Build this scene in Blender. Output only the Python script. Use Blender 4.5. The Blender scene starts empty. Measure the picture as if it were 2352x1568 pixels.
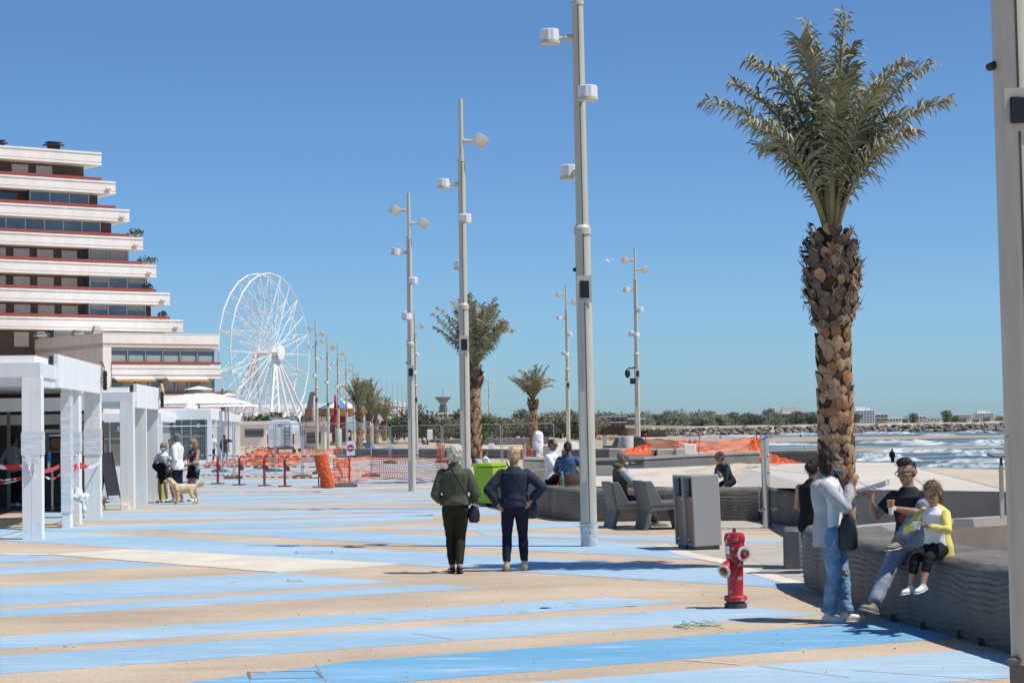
import bpy, math, random
from math import sin, cos, pi, radians as R_
from mathutils import Vector as V, Matrix, noise as mnoise
random.seed(11)
SC = bpy.context.scene; COL = SC.collection
# ---------------------------------------------------------------- camera, sky, sun, exposure
F, CX, CY, HY0, ROLL, CAMH = 4700.0, 1176.0, 784.0, 978.0, 0.015, 1.84
_p = math.atan((HY0 - CY) / F)
FW = V((0, cos(_p), sin(_p))); _u = V((0, -sin(_p), cos(_p))); _x = V((1, 0, 0))
RT = _x * cos(ROLL) - _u * sin(ROLL); UP = _u * cos(ROLL) + _x * sin(ROLL); CAM = V((0, 0, CAMH))
cd = bpy.data.cameras.new('camera'); cam = bpy.data.objects.new('camera', cd); COL.objects.link(cam)
cd.sensor_width = 36; cd.lens = F / 2352 * 36; cd.clip_start = .1; cd.clip_end = 9000
cam.matrix_world = Matrix(((RT.x, UP.x, -FW.x, 0), (RT.y, UP.y, -FW.y, 0), (RT.z, UP.z, -FW.z, CAMH), (0, 0, 0, 1)))
SC.camera = cam
SUN_EL = R_(60.3); SDIR = V((1, -.3, 0)).normalized()          # horizontal direction towards the sun
SDIR = V((SDIR.x * cos(SUN_EL), SDIR.y * cos(SUN_EL), sin(SUN_EL)))
wd = bpy.data.worlds.new('World'); SC.world = wd; wd.use_nodes = True
wn = wd.node_tree.nodes; sky = wn.new('ShaderNodeTexSky'); sky.sky_type = 'NISHITA'; sky.sun_disc = False
sky.sun_elevation = SUN_EL; sky.sun_rotation = math.atan2(SDIR.x, SDIR.y)
sky.altitude = 0; sky.air_density = .7; sky.dust_density = .45; sky.ozone_density = 3
tint = wn.new('ShaderNodeMix'); tint.data_type = 'RGBA'; tint.blend_type = 'MULTIPLY'; tint.inputs[0].default_value = 1; tint.inputs[7].default_value = (.67, .93, 1.14, 1)
wd.node_tree.links.new(sky.outputs[0], tint.inputs[6]); wd.node_tree.links.new(tint.outputs[2], wn['Background'].inputs[0]); wn['Background'].inputs[1].default_value = .1
sl = bpy.data.lights.new('sun', 'SUN'); sl.energy = 4.4; sl.angle = R_(.53); sl.color = (1, .955, .89)
so = bpy.data.objects.new('sun', sl); COL.objects.link(so); so.rotation_euler = SDIR.to_track_quat('Z', 'Y').to_euler(); so.location = (30, 0, 60)
SC.view_settings.view_transform = 'Standard'; SC.view_settings.look = 'None'; SC.view_settings.exposure = 0.14; SC.view_settings.gamma = 1

# ---------------------------------------------------------------- helpers
def ray(x, y): return FW + RT * ((x - CX) / F) + UP * ((CY - y) / F)
def G(x, y, z=0.0):                                            # where a sight line meets the level z
    r = ray(x, y); return CAM + r * ((z - CAMH) / r.z)
def D(x, y, d):                                                # ... or the depth d
    r = ray(x, y); return CAM + r * (d / r.y)
def PL(x, y, p0, n):                                           # ... or a vertical facade plane
    r = ray(x, y); return CAM + r * ((p0 - CAM).dot(n) / r.dot(n))
def tag(o, label=None, cat=None, group=None, kind=None):
    if label: o['label'] = label
    if cat: o['category'] = cat
    if group: o['group'] = group
    if kind: o['kind'] = kind
    return o
def thing(name, label, cat, loc=(0, 0, 0), rz=0.0, group=None, sc=1.0):
    o = bpy.data.objects.new(name, None); COL.objects.link(o); o.location = loc; o.rotation_euler = (0, 0, rz); o.scale = (sc,) * 3
    o.empty_display_size = .3
    return tag(o, label, cat, group)
def dup(o, loc=None, rz=None, sc=None, label=None, group=None, parent=None):
    c = o.copy(); COL.objects.link(c)
    if parent: c.parent = parent
    if loc is not None: c.location = loc
    if rz is not None: c.rotation_euler = (0, 0, rz)
    if sc is not None: c.scale = (sc,) * 3 if not hasattr(sc, '__len__') else sc
    if label: c['label'] = label
    if group: c['group'] = group
    for ch in list(o.children): dup(ch, parent=c)
    return c
TMP = bpy.data.scenes.new('workbench')                        # a bench scene to evaluate single meshes in; removed at the end
class MB:
    def __init__(s): s.v = []; s.f = []; s.m = []; s.mi = 0
    def add(s, vs, fs):
        b = len(s.v); s.v += [tuple(x) for x in vs]; s.f += [tuple(b + i for i in f) for f in fs]; s.m += [s.mi] * len(fs); return s
    def box(s, c, sz, M=None):
        x, y, z = sz[0] / 2, sz[1] / 2, sz[2] / 2
        vs = [V((i * x, j * y, k * z)) for k in (-1, 1) for j in (-1, 1) for i in (-1, 1)]
        if M is not None: vs = [M @ q for q in vs]
        c = V(c)
        return s.add([q + c for q in vs], [(0, 2, 3, 1), (4, 5, 7, 6), (0, 1, 5, 4), (2, 6, 7, 3), (0, 4, 6, 2), (1, 3, 7, 5)])
    def bb(s, a, b): return s.box([(a[i] + b[i]) / 2 for i in range(3)], [abs(b[i] - a[i]) for i in range(3)])
    def quad(s, a, b, c, d): return s.add([a, b, c, d], [(0, 1, 2, 3)])
    def prism(s, poly, h):                                     # poly: 3-D loop, h: extrusion vector
        n = len(poly); h = V(h); a = [V(p) for p in poly]
        return s.add(a + [p + h for p in a], [tuple(range(n))[::-1], tuple(range(n, 2 * n))] + [(i, (i + 1) % n, n + (i + 1) % n, n + i) for i in range(n)])
    def loft(s, pts, rads, n=10, ref=(1, 0, 0), caps=True, ph=0.0, sq=0.0):
        pts = [V(p) for p in pts]; ref = V(ref); vs = []; N = len(pts)
        for i, p in enumerate(pts):
            t = (pts[min(i + 1, N - 1)] - pts[max(i - 1, 0)])
            t = t.normalized() if t.length > 1e-9 else V((0, 0, 1))
            a = ref - t * ref.dot(t)
            if a.length < 1e-3: a = V((0, 1, 0)) - t * t.y if abs(t.y) < .9 else V((0, 0, 1)) - t * t.z
            a.normalize(); b = t.cross(a); r = rads[i] if hasattr(rads, '__len__') else rads
            rx, ry = r if hasattr(r, '__len__') else (r, r)
            for k in range(n):
                q = 2 * pi * k / n + ph; cx, sy = cos(q), sin(q)
                if sq: cx = math.copysign(abs(cx) ** (1 - sq), cx); sy = math.copysign(abs(sy) ** (1 - sq), sy)
                vs.append(p + a * (rx * cx) + b * (ry * sy))
        fs = [(i * n + k, i * n + (k + 1) % n, (i + 1) * n + (k + 1) % n, (i + 1) * n + k) for i in range(N - 1) for k in range(n)]
        if caps: fs += [tuple(range(n))[::-1], tuple((N - 1) * n + k for k in range(n))]
        return s.add(vs, fs)
    def tube(s, a, b, r, r2=None, n=8): return s.loft([a, b], [r, r if r2 is None else r2], n)
    def ball(s, c, r, M=None, n=14, m=9):
        r = (r,) * 3 if not hasattr(r, '__len__') else r; c = V(c); vs = [V((0, 0, -r[2]))]
        for j in range(1, m):
            t = -pi / 2 + pi * j / m
            vs += [V((r[0] * cos(t) * cos(2 * pi * i / n), r[1] * cos(t) * sin(2 * pi * i / n), r[2] * sin(t))) for i in range(n)]
        vs.append(V((0, 0, r[2]))); L = len(vs) - 1
        fs = [(0, 1 + (i + 1) % n, 1 + i) for i in range(n)] + [(L, 1 + (m - 2) * n + i, 1 + (m - 2) * n + (i + 1) % n) for i in range(n)]
        fs += [(1 + j * n + i, 1 + j * n + (i + 1) % n, 1 + (j + 1) * n + (i + 1) % n, 1 + (j + 1) * n + i) for j in range(m - 2) for i in range(n)]
        if M is not None: vs = [M @ q for q in vs]
        return s.add([q + c for q in vs], fs)
    def lathe(s, prof, c=(0, 0, 0), n=20, M=None):
        vs = []; c = V(c)
        for r, z in prof:
            for k in range(n):
                q = V((r * cos(2 * pi * k / n), r * sin(2 * pi * k / n), z)); vs.append((M @ q if M is not None else q) + c)
        N = len(prof); fs = [(i * n + k, i * n + (k + 1) % n, (i + 1) * n + (k + 1) % n, (i + 1) * n + k) for i in range(N - 1) for k in range(n)]
        return s.add(vs, fs + [tuple(range(n))[::-1], tuple((N - 1) * n + k for k in range(n))])
    def build(s, name, mats, parent=None, smooth=False, ang=38, bevel=0, loc=None, rz=0.0):
        me = bpy.data.meshes.new(name); me.from_pydata(s.v, [], s.f)
        mats = mats if isinstance(mats, (list, tuple)) else [mats]
        for m in mats: me.materials.append(m)
        if len(mats) > 1: me.polygons.foreach_set('material_index', s.m)
        if smooth or bevel:
            me.polygons.foreach_set('use_smooth', [True] * len(s.f)); me.update(); me.set_sharp_from_angle(angle=R_(ang))
        me.update()
        o = bpy.data.objects.new(name, me); COL.objects.link(o)
        if parent: o.parent = parent
        if loc is not None: o.location = loc
        if rz: o.rotation_euler = (0, 0, rz)
        if bevel:
            b = o.modifiers.new('b', 'BEVEL'); b.width = bevel; b.segments = 2; b.limit_method = 'ANGLE'
        return o
def struct(name, mb, m, **k):
    o = mb.build(name, m, **k); o['kind'] = 'structure'; return o
def solid(mb, name, mats, parent, vox, smooth=4, wr=0.0, wf=(9, 9, 4), fac=.5):   # melt the pieces into one continuous surface
    o = mb.build(name, mats, None); COL.objects.unlink(o); TMP.collection.objects.link(o)
    md = o.modifiers.new('r', 'REMESH'); md.mode = 'VOXEL'; md.voxel_size = vox
    if smooth: sm = o.modifiers.new('s', 'SMOOTH'); sm.iterations = smooth; sm.factor = fac
    TMP.view_layers[0].update(); dg = TMP.view_layers[0].depsgraph; me = bpy.data.meshes.new_from_object(o.evaluated_get(dg))
    TMP.collection.objects.unlink(o); COL.objects.link(o); o.modifiers.clear(); old = o.data; o.data = me; bpy.data.meshes.remove(old); me.name = name
    if wr:
        nv = len(me.vertices); co = [0.0] * (3 * nv); no = [0.0] * (3 * nv)
        me.vertices.foreach_get('co', co); me.vertices.foreach_get('normal', no); sd = random.random() * 50
        for i in range(nv):
            x, y, z = co[3 * i:3 * i + 3]
            d = wr * (mnoise.noise((x * wf[0] + sd, y * wf[1], z * wf[2])) + .6 * mnoise.noise((x * wf[0] * 2.3, y * wf[1] * 2.3 + sd, z * wf[2] * 2.6)))
            for k in range(3): co[3 * i + k] += no[3 * i + k] * d
        me.vertices.foreach_set('co', co)
    me.polygons.foreach_set('use_smooth', [True] * len(me.polygons)); me.update()
    if parent: o.parent = parent
    return o

# ---------------------------------------------------------------- materials
_M = {}
def lk(nt, a, b): nt.links.new(a, b)
def mat(key, col, rough=.6, metal=0.0, var=.12, scale=4.0, bump=0.0, bscale=60.0, coat=0.0, detail=4, spec=.5, stretch=(1, 1, 1), emit=None, trans=0.0, alpha=1.0):
    if key in _M: return _M[key]
    m = bpy.data.materials.new(key); m.use_nodes = True; nt = m.node_tree; b = nt.nodes['Principled BSDF']; _M[key] = m
    b.inputs['Roughness'].default_value = rough; b.inputs['Metallic'].default_value = metal; b.inputs['Specular IOR Level'].default_value = spec
    b.inputs['Coat Weight'].default_value = coat; b.inputs['Transmission Weight'].default_value = trans; b.inputs['Alpha'].default_value = alpha
    b.inputs['Base Color'].default_value = (*col, 1)
    if var or bump:
        tc = nt.nodes.new('ShaderNodeTexCoord'); mp = nt.nodes.new('ShaderNodeMapping'); mp.inputs['Scale'].default_value = stretch; lk(nt, tc.outputs['Object'], mp.inputs[0])
    if var:
        n = nt.nodes.new('ShaderNodeTexNoise'); n.inputs['Scale'].default_value = scale; n.inputs['Detail'].default_value = detail; n.inputs['Roughness'].default_value = .65; lk(nt, mp.outputs[0], n.inputs['Vector'])
        r = nt.nodes.new('ShaderNodeValToRGB'); r.color_ramp.elements[0].position = .3; r.color_ramp.elements[1].position = .7
        r.color_ramp.elements[0].color = (*[max(0, c * (1 - var)) for c in col], 1); r.color_ramp.elements[1].color = (*[min(1, c * (1 + var)) for c in col], 1)
        lk(nt, n.outputs['Fac'], r.inputs[0]); lk(nt, r.outputs[0], b.inputs['Base Color'])
    if bump:
        n2 = nt.nodes.new('ShaderNodeTexNoise'); n2.inputs['Scale'].default_value = bscale; n2.inputs['Detail'].default_value = 5; lk(nt, mp.outputs[0], n2.inputs['Vector'])
        bp = nt.nodes.new('ShaderNodeBump'); bp.inputs['Strength'].default_value = bump; bp.inputs['Distance'].default_value = .02
        lk(nt, n2.outputs['Fac'], bp.inputs['Height']); lk(nt, bp.outputs[0], b.inputs['Normal'])
    return m
def nodes(m): return m.node_tree, m.node_tree.nodes, m.node_tree.nodes['Principled BSDF']
def nz(nt, vec, scale, detail=4, rough=.6, dist=0.0):
    n = nt.nodes.new('ShaderNodeTexNoise'); n.inputs['Scale'].default_value = scale; n.inputs['Detail'].default_value = detail; n.inputs['Roughness'].default_value = rough; n.inputs['Distortion'].default_value = dist
    lk(nt, vec, n.inputs['Vector']); return n.outputs['Fac']
def ramp(nt, fac, stops):
    r = nt.nodes.new('ShaderNodeValToRGB'); e = r.color_ramp.elements
    while len(e) < len(stops): e.new(.5)
    for i, (p, c) in enumerate(stops): e[i].position = p; e[i].color = (*c, 1)
    lk(nt, fac, r.inputs[0]); return r.outputs[0]
def mixc(nt, fac, a, b, mode='MIX'):
    n = nt.nodes.new('ShaderNodeMix'); n.data_type = 'RGBA'; n.blend_type = mode
    for s, x in ((n.inputs[0], fac), (n.inputs[6], a), (n.inputs[7], b)):
        if hasattr(x, 'links') or hasattr(x, 'is_linked'): lk(nt, x, s)
        else: s.default_value = x if not hasattr(x, '__len__') else (*x, 1)
    return n.outputs[2]
def coords(nt, stretch=(1, 1, 1), rot=(0, 0, 0)):
    tc = nt.nodes.new('ShaderNodeTexCoord'); mp = nt.nodes.new('ShaderNodeMapping'); mp.inputs['Scale'].default_value = stretch; mp.inputs['Rotation'].default_value = rot
    lk(nt, tc.outputs['Object'], mp.inputs[0]); return mp.outputs[0]
def bumpn(nt, h, b, strength, dist=.02):
    bp = nt.nodes.new('ShaderNodeBump'); bp.inputs['Strength'].default_value = strength; bp.inputs['Distance'].default_value = dist
    lk(nt, h, bp.inputs['Height']); lk(nt, bp.outputs[0], b.inputs['Normal'])
def special(key, rough=.7):
    m = bpy.data.materials.new(key); m.use_nodes = True; _M[key] = m; nt, n, b = nodes(m); b.inputs['Roughness'].default_value = rough; return m, nt, b
# exposed-aggregate paving
AGG, nt, b = special('aggregate', .85); v = coords(nt)
c1 = mixc(nt, 1.0, ramp(nt, nz(nt, v, 90, 3, .8), [(.28, (.26, .19, .14)), (.5, (.51, .4, .285)), (.72, (.72, .61, .49))]), ramp(nt, nz(nt, v, 22, 4, .75), [(.3, (.82, .8, .78)), (.5, (1, 1, 1)), (.7, (1.16, 1.16, 1.16))]), 'MULTIPLY')
c2 = ramp(nt, nz(nt, v, .35, 5, .6), [(.35, (.84, .83, .82)), (.65, (1.08, 1.07, 1.05))])
c3 = ramp(nt, nz(nt, coords(nt, (.3, 1.4, 1)), 1.2, 6, .7), [(.3, (.82, .81, .8)), (.5, (1, 1, 1)), (.7, (1.08, 1.08, 1.08))])
lk(nt, mixc(nt, 1.0, mixc(nt, 1.0, c1, c2, 'MULTIPLY'), c3, 'MULTIPLY'), b.inputs['Base Color']); bumpn(nt, nz(nt, v, 90, 3), b, .35, .006)
# worn blue paint
def bluepaint(key, a, bcol):
    m, nt, b = special(key, .75); v = coords(nt)
    t = ramp(nt, nz(nt, coords(nt, (.12, .5, 1)), 1.0, 5, .6), [(.38, a), (.64, bcol)])
    w = ramp(nt, nz(nt, coords(nt, (.35, 2.2, 1)), 2.2, 8, .75), [(.55, (0, 0, 0)), (.72, (.85, .85, .85))])
    s = ramp(nt, nz(nt, v, 14, 6, .8), [(.6, (0, 0, 0)), (.72, (.6, .6, .6))])
    c = mixc(nt, w, t, (.62, .72, .82)); c = mixc(nt, s, c, (.6, .7, .8))
    d = ramp(nt, nz(nt, coords(nt, (.5, 3, 1)), 3, 6, .7), [(.3, (.78, .81, .84)), (.55, (1, 1, 1))])
    g = ramp(nt, nz(nt, v, 110, 2, .7), [(.3, (.9, .9, .9)), (.6, (1.04, 1.04, 1.04))])
    lk(nt, mixc(nt, 1.0, mixc(nt, 1.0, c, d, 'MULTIPLY'), g, 'MULTIPLY'), b.inputs['Base Color']); bumpn(nt, nz(nt, v, 90, 3), b, .2, .004); return m
BLUE = bluepaint('blue_paint', (.285, .44, .56), (.39, .515, .6))
BLUE2 = bluepaint('blue_paint_fresh', (.135, .35, .535), (.2, .41, .58))
PALE = mat('pale_concrete', (.63, .57, .47), .85, var=.12, scale=1.5, bump=.15, bscale=70)
CONC = mat('concrete', (.36, .34, .31), .85, var=.16, scale=1.2, bump=.15, bscale=30)
CONCL = mat('light_concrete', (.56, .505, .425), .85, var=.1, scale=.6, bump=.1, bscale=30)
CONCD = mat('dark_concrete', (.16, .158, .15), .8, var=.2, scale=1.5, bump=.2, bscale=30)
WHITE = mat('white_panel', (.86, .845, .81), .45, var=.05, scale=2.5, stretch=(1.5, 1.5, .22))
WHITEM = mat('white_metal', (.8, .8, .79), .4, var=.04, scale=3)
GREYW = mat('grey_white_panel', (.77, .77, .75), .4, var=.06, scale=2.5, stretch=(1.5, 1.5, .22))
CREAM = mat('cream_render', (.8, .75, .69), .8, var=.08, scale=1.2, stretch=(1, 1, .3))
PINK = mat('pinkish_render', (.6, .5, .44), .8, var=.06, scale=.5)
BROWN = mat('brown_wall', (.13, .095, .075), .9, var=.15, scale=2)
RED = mat('red_rail', (.34, .07, .045), .55, var=.12, scale=3)
GLASSD = mat('dark_glass', (.035, .05, .06), .08, var=.3, scale=.7, spec=.8)
GLASSB = mat('bluish_glass', (.1, .14, .17), .1, var=.3, scale=.6, spec=.8)
ALU = mat('aluminium', (.5, .5, .5), .35, .6, var=.06)
POLE = mat('pole_paint', (.52, .5, .41), .42, var=.09, scale=6, spec=.5, stretch=(2, 2, .3))
LAMPW = mat('lamp_white', (.76, .76, .76), .4, var=.02)
BLACK = mat('black_plastic', (.012, .012, .013), .45, var=.1)
BLACKR = mat('black_rubber', (.02, .02, .02), .8, var=.1)
STEEL = mat('stainless', (.55, .55, .54), .18, 1.0, var=.05, scale=3, bump=.03, bscale=20)
GALV = mat('galvanised', (.45, .46, .47), .4, .5, var=.1)
ORANGE = mat('orange_net', (.8, .13, .02), .6, var=.15, scale=8)
SAND, nt, b = special('sand', .95); v = coords(nt)
lk(nt, mixc(nt, 1.0, ramp(nt, nz(nt, coords(nt, (.4, 1, 1)), .06, 6, .65), [(.35, (.46, .375, .27)), (.65, (.56, .47, .36))]), ramp(nt, nz(nt, v, 3, 5), [(.3, (.85, .85, .85)), (.65, (1.05, 1.05, 1.05))]), 'MULTIPLY'), b.inputs['Base Color']); bumpn(nt, nz(nt, v, 2.5, 6), b, .5, .1)
# ---------------------------------------------------------------- ground, paint, sand, sea
def z3(x, y): return (x * .3418, 1148.4 + y * .3418)
def z4(x, y): return (803.9 + x * .3418, 1148.4 + y * .3418)
def z5(x, y): return (1550.4 + x * .3408, 1205.9 + y * .3408)
def sheet(mb, pts, z):                                          # a thin layer with its own edges
    q = [G(*p) for p in pts]; n = len(q)
    mb.add([(p.x, p.y, z) for p in q] + [(p.x, p.y, .0003) for p in q], [tuple(range(n))] + [(i, n + i, n + (i + 1) % n, (i + 1) % n) for i in range(n)])
m = MB(); pr = [(-400, -30), (5.5, -30), (6.2, 17), (8, 24), (9.2, 40), (9.3, 62), (17, 139), (5, 142), (10, 420), (0, 900), (-400, 900)]
m.add([(x, y, 0) for x, y in pr], [tuple(range(len(pr)))]); struct('promenade', m, AGG)
m = MB(); m.add([(-2500, -60, -2.52), (2500, -60, -2.52), (2500, 7000, -2.52), (-2500, 7000, -2.52)], [(0, 1, 2, 3)]); struct('beach', m, SAND)
m = MB(); m2 = MB()
S = [[z3(0, 370), z3(150, 365), z3(550, 397), z3(0, 422)], [z3(0, 448), z3(780, 410), z3(1180, 437), z3(0, 500)],
     [z3(0, 585), z3(1880, 487), z4(340, 550), z3(0, 710)], [z3(0, 740), z4(0, 596), z4(590, 568), z4(885, 590), z3(0, 788)],
     [z3(0, 918), z4(0, 765), z4(1740, 650), z4(2240, 688), z4(0, 840), z3(0, 1003)],
     [z3(0, 1048), z4(0, 885), z5(340, 545), z5(480, 548), z5(990, 600), z5(0, 672), z4(0, 997), z3(0, 1168)],
     [z5(-2200, 1150), z5(0, 988), z5(1900, 845), z5(2500, 900), z5(2500, 1010), z5(1500, 1080), z5(-1200, 1290)],
     [z3(1060, 206), z3(1980, 190), z4(0, 205), z4(740, 247), z4(1650, 272), z4(2050, 302), z4(2352, 398), z4(0, 275)],
     [z3(1060, 203), z4(0, 160), z4(560, 148), z4(600, 152), z4(0, 176), z3(1980, 185)],
     [z4(240, 200), z4(700, 165), z4(1540, 145), z4(1640, 176), z4(830, 206)],
     [z4(840, 209), z4(2400, 255), z4(2400, 286), z4(900, 238)],
     [(1690, 1236.5), (1850, 1236.5), (1850, 1245), (1690, 1245)],
     [z3(0, 186), z3(480, 212), z4(0, 322), z4(2352, 448), z5(300, 283), z5(480, 312), z5(840, 422), z5(800, 425), z4(2352, 555), z4(0, 410), z3(900, 325), z3(0, 270)],
     [z3(-200, 180), z3(290, 181), z4(0, 122), z4(560, 100), z4(560, 126), z4(0, 152), z3(1050, 201), z3(480, 211), z3(-200, 186)]]
for a, b_ in [(1187, 1194.5), (1174, 1184), (1161.5, 1166), (1152, 1157.5), (1143, 1150), (1135.5, 1140), (1126, 1130.5), (1116, 1121), (1106, 1113), (1096.5, 1101), (1086.5, 1091), (1075, 1082), (1067, 1071), (1057, 1062), (1049, 1053)]:
    e = 1170 if a > 1160 else 1080
    S.append([(60, a + 4), (345, a), (e, a - 11 * (e - 345) / 745), (e, b_ - 11.5 * (e - 345) / 745), (345, b_), (60, b_ + 4)])
for s in S: sheet(m, s, .004)
struct('blue_stripes', m, BLUE)
sheet(m2, [(z5(-2600, 975)), z4(0, 1083), z5(0, 757), z5(1100, 670), z5(1500, 640), z5(1890, 750), z5(1720, 772), z5(0, 905), z4(0, 1250), z4(-1600, 1290)], .004)
struct('bright_blue_stripe', m2, BLUE2)
m = MB(); sheet(m, [z3(330, 365), z3(900, 328), z4(0, 409.5), z4(330, 430), z4(0, 455), z3(1860, 486)], .008); struct('pale_slab', m, PALE)
# white scuff lines
m = MB()
for a, c, w in [(z4(1000, 218), z4(1500, 208), .05), (z4(1600, 362), z4(1920, 350), .04), (z4(420, 425), z4(670, 412), .06), (z3(0, 362), z3(330, 365), .3), ((520, 1119), (760, 1124), .25), ((990, 1127), (1075, 1130), .2), (z5(60, 908), z5(440, 940), .03)]:
    p, q = G(*a), G(*c); t = V((-(q - p).y, (q - p).x, 0)).normalized() * w / 2; m.quad(*[(k.x, k.y, .0059) for k in (p - t, q - t, q + t, p + t)])
struct('scuff_marks', m, mat('scuff', (.62, .6, .56), .9, var=.2, scale=20))
# concrete strip and timber decks
strip_l = [(1447, 1212), (1460, 1218), (1500, 1253), (1560, 1275), (1645, 1291.5), (1711, 1314.5), (1809, 1342.7), (1900, 1372)]
strip_r = [(1490, 1207), (1500, 1213), (1556, 1250), (1610, 1272), (1690, 1290), (1750, 1310), (1850, 1338), (1940, 1364)]
m = MB(); a = [G(1500, 1253), G(1560, 1275), G(1645, 1291.5), G(1711, 1314.5), G(1809, 1342.7), G(1900, 1372)]
c = [G(1530, 1249.5), G(1592, 1270), G(1672, 1286), G(1736, 1308), G(1838, 1335.5), G(1930, 1362)]
for i in range(5): m.add([(p.x, p.y, .0065) for p in (a[i], a[i + 1], c[i + 1], c[i])], [(0, 1, 2, 3)])
struct('concrete_strip', m, PALE)
DECK, nt, b = special('deck_planks', .8); v = coords(nt)
w = nt.nodes.new('ShaderNodeTexBrick'); w.inputs['Scale'].default_value = 1.0; w.inputs['Brick Width'].default_value = 3.2; w.inputs['Row Height'].default_value = .14; w.inputs['Mortar Size'].default_value = .008; w.offset = .37
for k, cc in (('Color1', (.44, .395, .33)), ('Color2', (.54, .49, .42)), ('Mortar', (.06, .05, .045))): w.inputs[k].default_value = (*cc, 1)
lk(nt, v, w.inputs['Vector'])
lk(nt, mixc(nt, 1.0, w.outputs['Color'], ramp(nt, nz(nt, coords(nt, (.6, 9, 1)), 3, 6), [(.3, (.75, .75, .75)), (.7, (1.12, 1.12, 1.12))]), 'MULTIPLY'), b.inputs['Base Color'])
m = MB(); p = c + [G(1930, 1258), G(1530, 1249.5)]
sheet(m, [(1530, 1249.5), (1592, 1270), (1672, 1286), (1736, 1308), (1838, 1335.5), (1930, 1362), (1990, 1250)], .0065)
sheet(m, [(1370, 1212), (1330, 1199), (1560, 1196), (1760, 1195), (1870, 1216), (1860, 1219), (1700, 1216)], .0065)
struct('timber_deck', m, DECK)
# covers let into the paving
m = MB()
for q in ([z3(1670, 1158), z3(2125, 1150), z3(2165, 1195), z3(1680, 1205)], [z3(1990, 347), z3(2230, 345), z3(2232, 356), z3(1990, 358)], [z3(1935, 540), z3(2030, 545), z3(2030, 548), z3(1935, 549)]):
    for i in range(4):
        p, r = G(*q[i]), G(*q[(i + 1) % 4]); t = V((-(r - p).y, (r - p).x, 0)).normalized() * .012; m.quad(*[(k.x, k.y, .0058) for k in (p - t, r - t, r + t, p + t)])
struct('drain_cover_joints', m, CONCD)
# stains, joints and grit
m = MB()
for (x, y), r in ((z4(1130, 748), .11), (z4(1500, 690), .09), (z4(1340, 725), .1), (z4(1310, 726), .06), (z4(1530, 712), .06), (z4(1880, 710), .07), (z4(1860, 688), .05), (z3(1030, 1040), .05), (z4(1940, 760), .1)):
    p = G(x, y); m.add([(p.x + r * (1 + .2 * mnoise.noise((k, r * 50, 0))) * cos(2 * pi * k / 14), p.y + r * 1.2 * sin(2 * pi * k / 14), .0053) for k in range(14)], [tuple(range(14))])
struct('paving_stains', m, mat('stain', (.3, .43, .49), .9, var=.25, scale=12))
m = MB()
for a, c, w in [(z4(400, 893), z4(700, 938), .012), (z5(560, 950), z5(1180, 1030), .012), (z5(1200, 980), z5(2200, 1050), .012), (z3(2125, 1105), z3(2190, 1228), .012), (z3(1665, 1150), z3(1680, 1228), .012), (z4(120, 795), z4(250, 799), .03), (z3(1545, 555), z3(1590, 546), .03), (z5(305, 490), z5(325, 488), .03), (z4(1940, 538), z4(1975, 540), .03), ((300, 1229), (640, 1219), .02), ((1450, 1330), (1600, 1346), .012)]:
    p, q = G(*a), G(*c); t = V((-(q - p).y, (q - p).x, 0)).normalized() * w / 2; m.quad(*[(k.x, k.y, .0056) for k in (p - t, q - t, q + t, p + t)])
struct('paving_joints', m, mat('joint_grey', (.24, .28, .31), .9, var=.3, scale=20))
rq = random.Random(21); m = MB()
for i in range(170): p = G(rq.uniform(0, 2300), 1160 + 400 * rq.random()); s = rq.uniform(.003, .009); m.ball((p.x, p.y, s * .5), (s, s * rq.uniform(.6, 1.4), s * .6), None, 5, 3)
o = m.build('grit', mat('grit_grey', (.1, .09, .08), .9, var=.5, scale=3)); o['kind'] = 'stuff'; o['label'] = 'small stones and grit strewn over the paving'; o['category'] = 'grit'
# sea
SEA, nt, b = special('sea_water', .4); v = coords(nt, (.35, 1, 1)); b.inputs['Specular IOR Level'].default_value = .3
base = ramp(nt, nz(nt, coords(nt, (.2, 1, 1)), .05, 5), [(.3, (.045, .1, .115)), (.52, (.09, .14, .145)), (.75, (.17, .18, .155))])
foam = ramp(nt, nz(nt, coords(nt, (.22, 1, 1)), .15, 9, .7, .4), [(.52, (0, 0, 0)), (.62, (.9, .9, .9))])
lk(nt, mixc(nt, foam, base, (.72, .75, .76)), b.inputs['Base Color']); bumpn(nt, nz(nt, v, .35, 8, .7), b, .9, .8)
SZ = -2.5
m = MB(); m2 = MB()
def sheetz(mb, pts, z): mb.add([tuple(G(x, y, z)) for x, y in pts], [tuple(range(len(pts)))])
sheetz(m, [(1480, 1035), (1700, 1040), (2000, 1090), (2160, 1071), (2260, 1076), (2420, 1079), (3600, 1130), (3600, 975), (2420, 984), (2100, 987), (1700, 992), (1580, 1000), (1520, 1012)], SZ)
sheetz(m2, [(1440, 1008), (1560, 1004), (1700, 1003.5), (1960, 1002.5), (2320, 999), (2900, 993), (2900, 996), (2420, 1002), (2200, 1005.5), (1960, 1011), (1800, 1015), (1710, 1022), (1690, 1042), (1440, 1042)], SZ + .03)
sheetz(m2, [(1690, 1038), (1790, 1033), (1960, 1029), (2140, 1026), (2320, 1025), (2320, 1026.5), (2150, 1032.5), (1990, 1036), (1850, 1042), (1700, 1044)], SZ + .03)
struct('sea', m, SEA); struct('sandbars', m2, mat('wet_sand', (.38, .305, .215), .7, var=.12, scale=.2))
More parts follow.
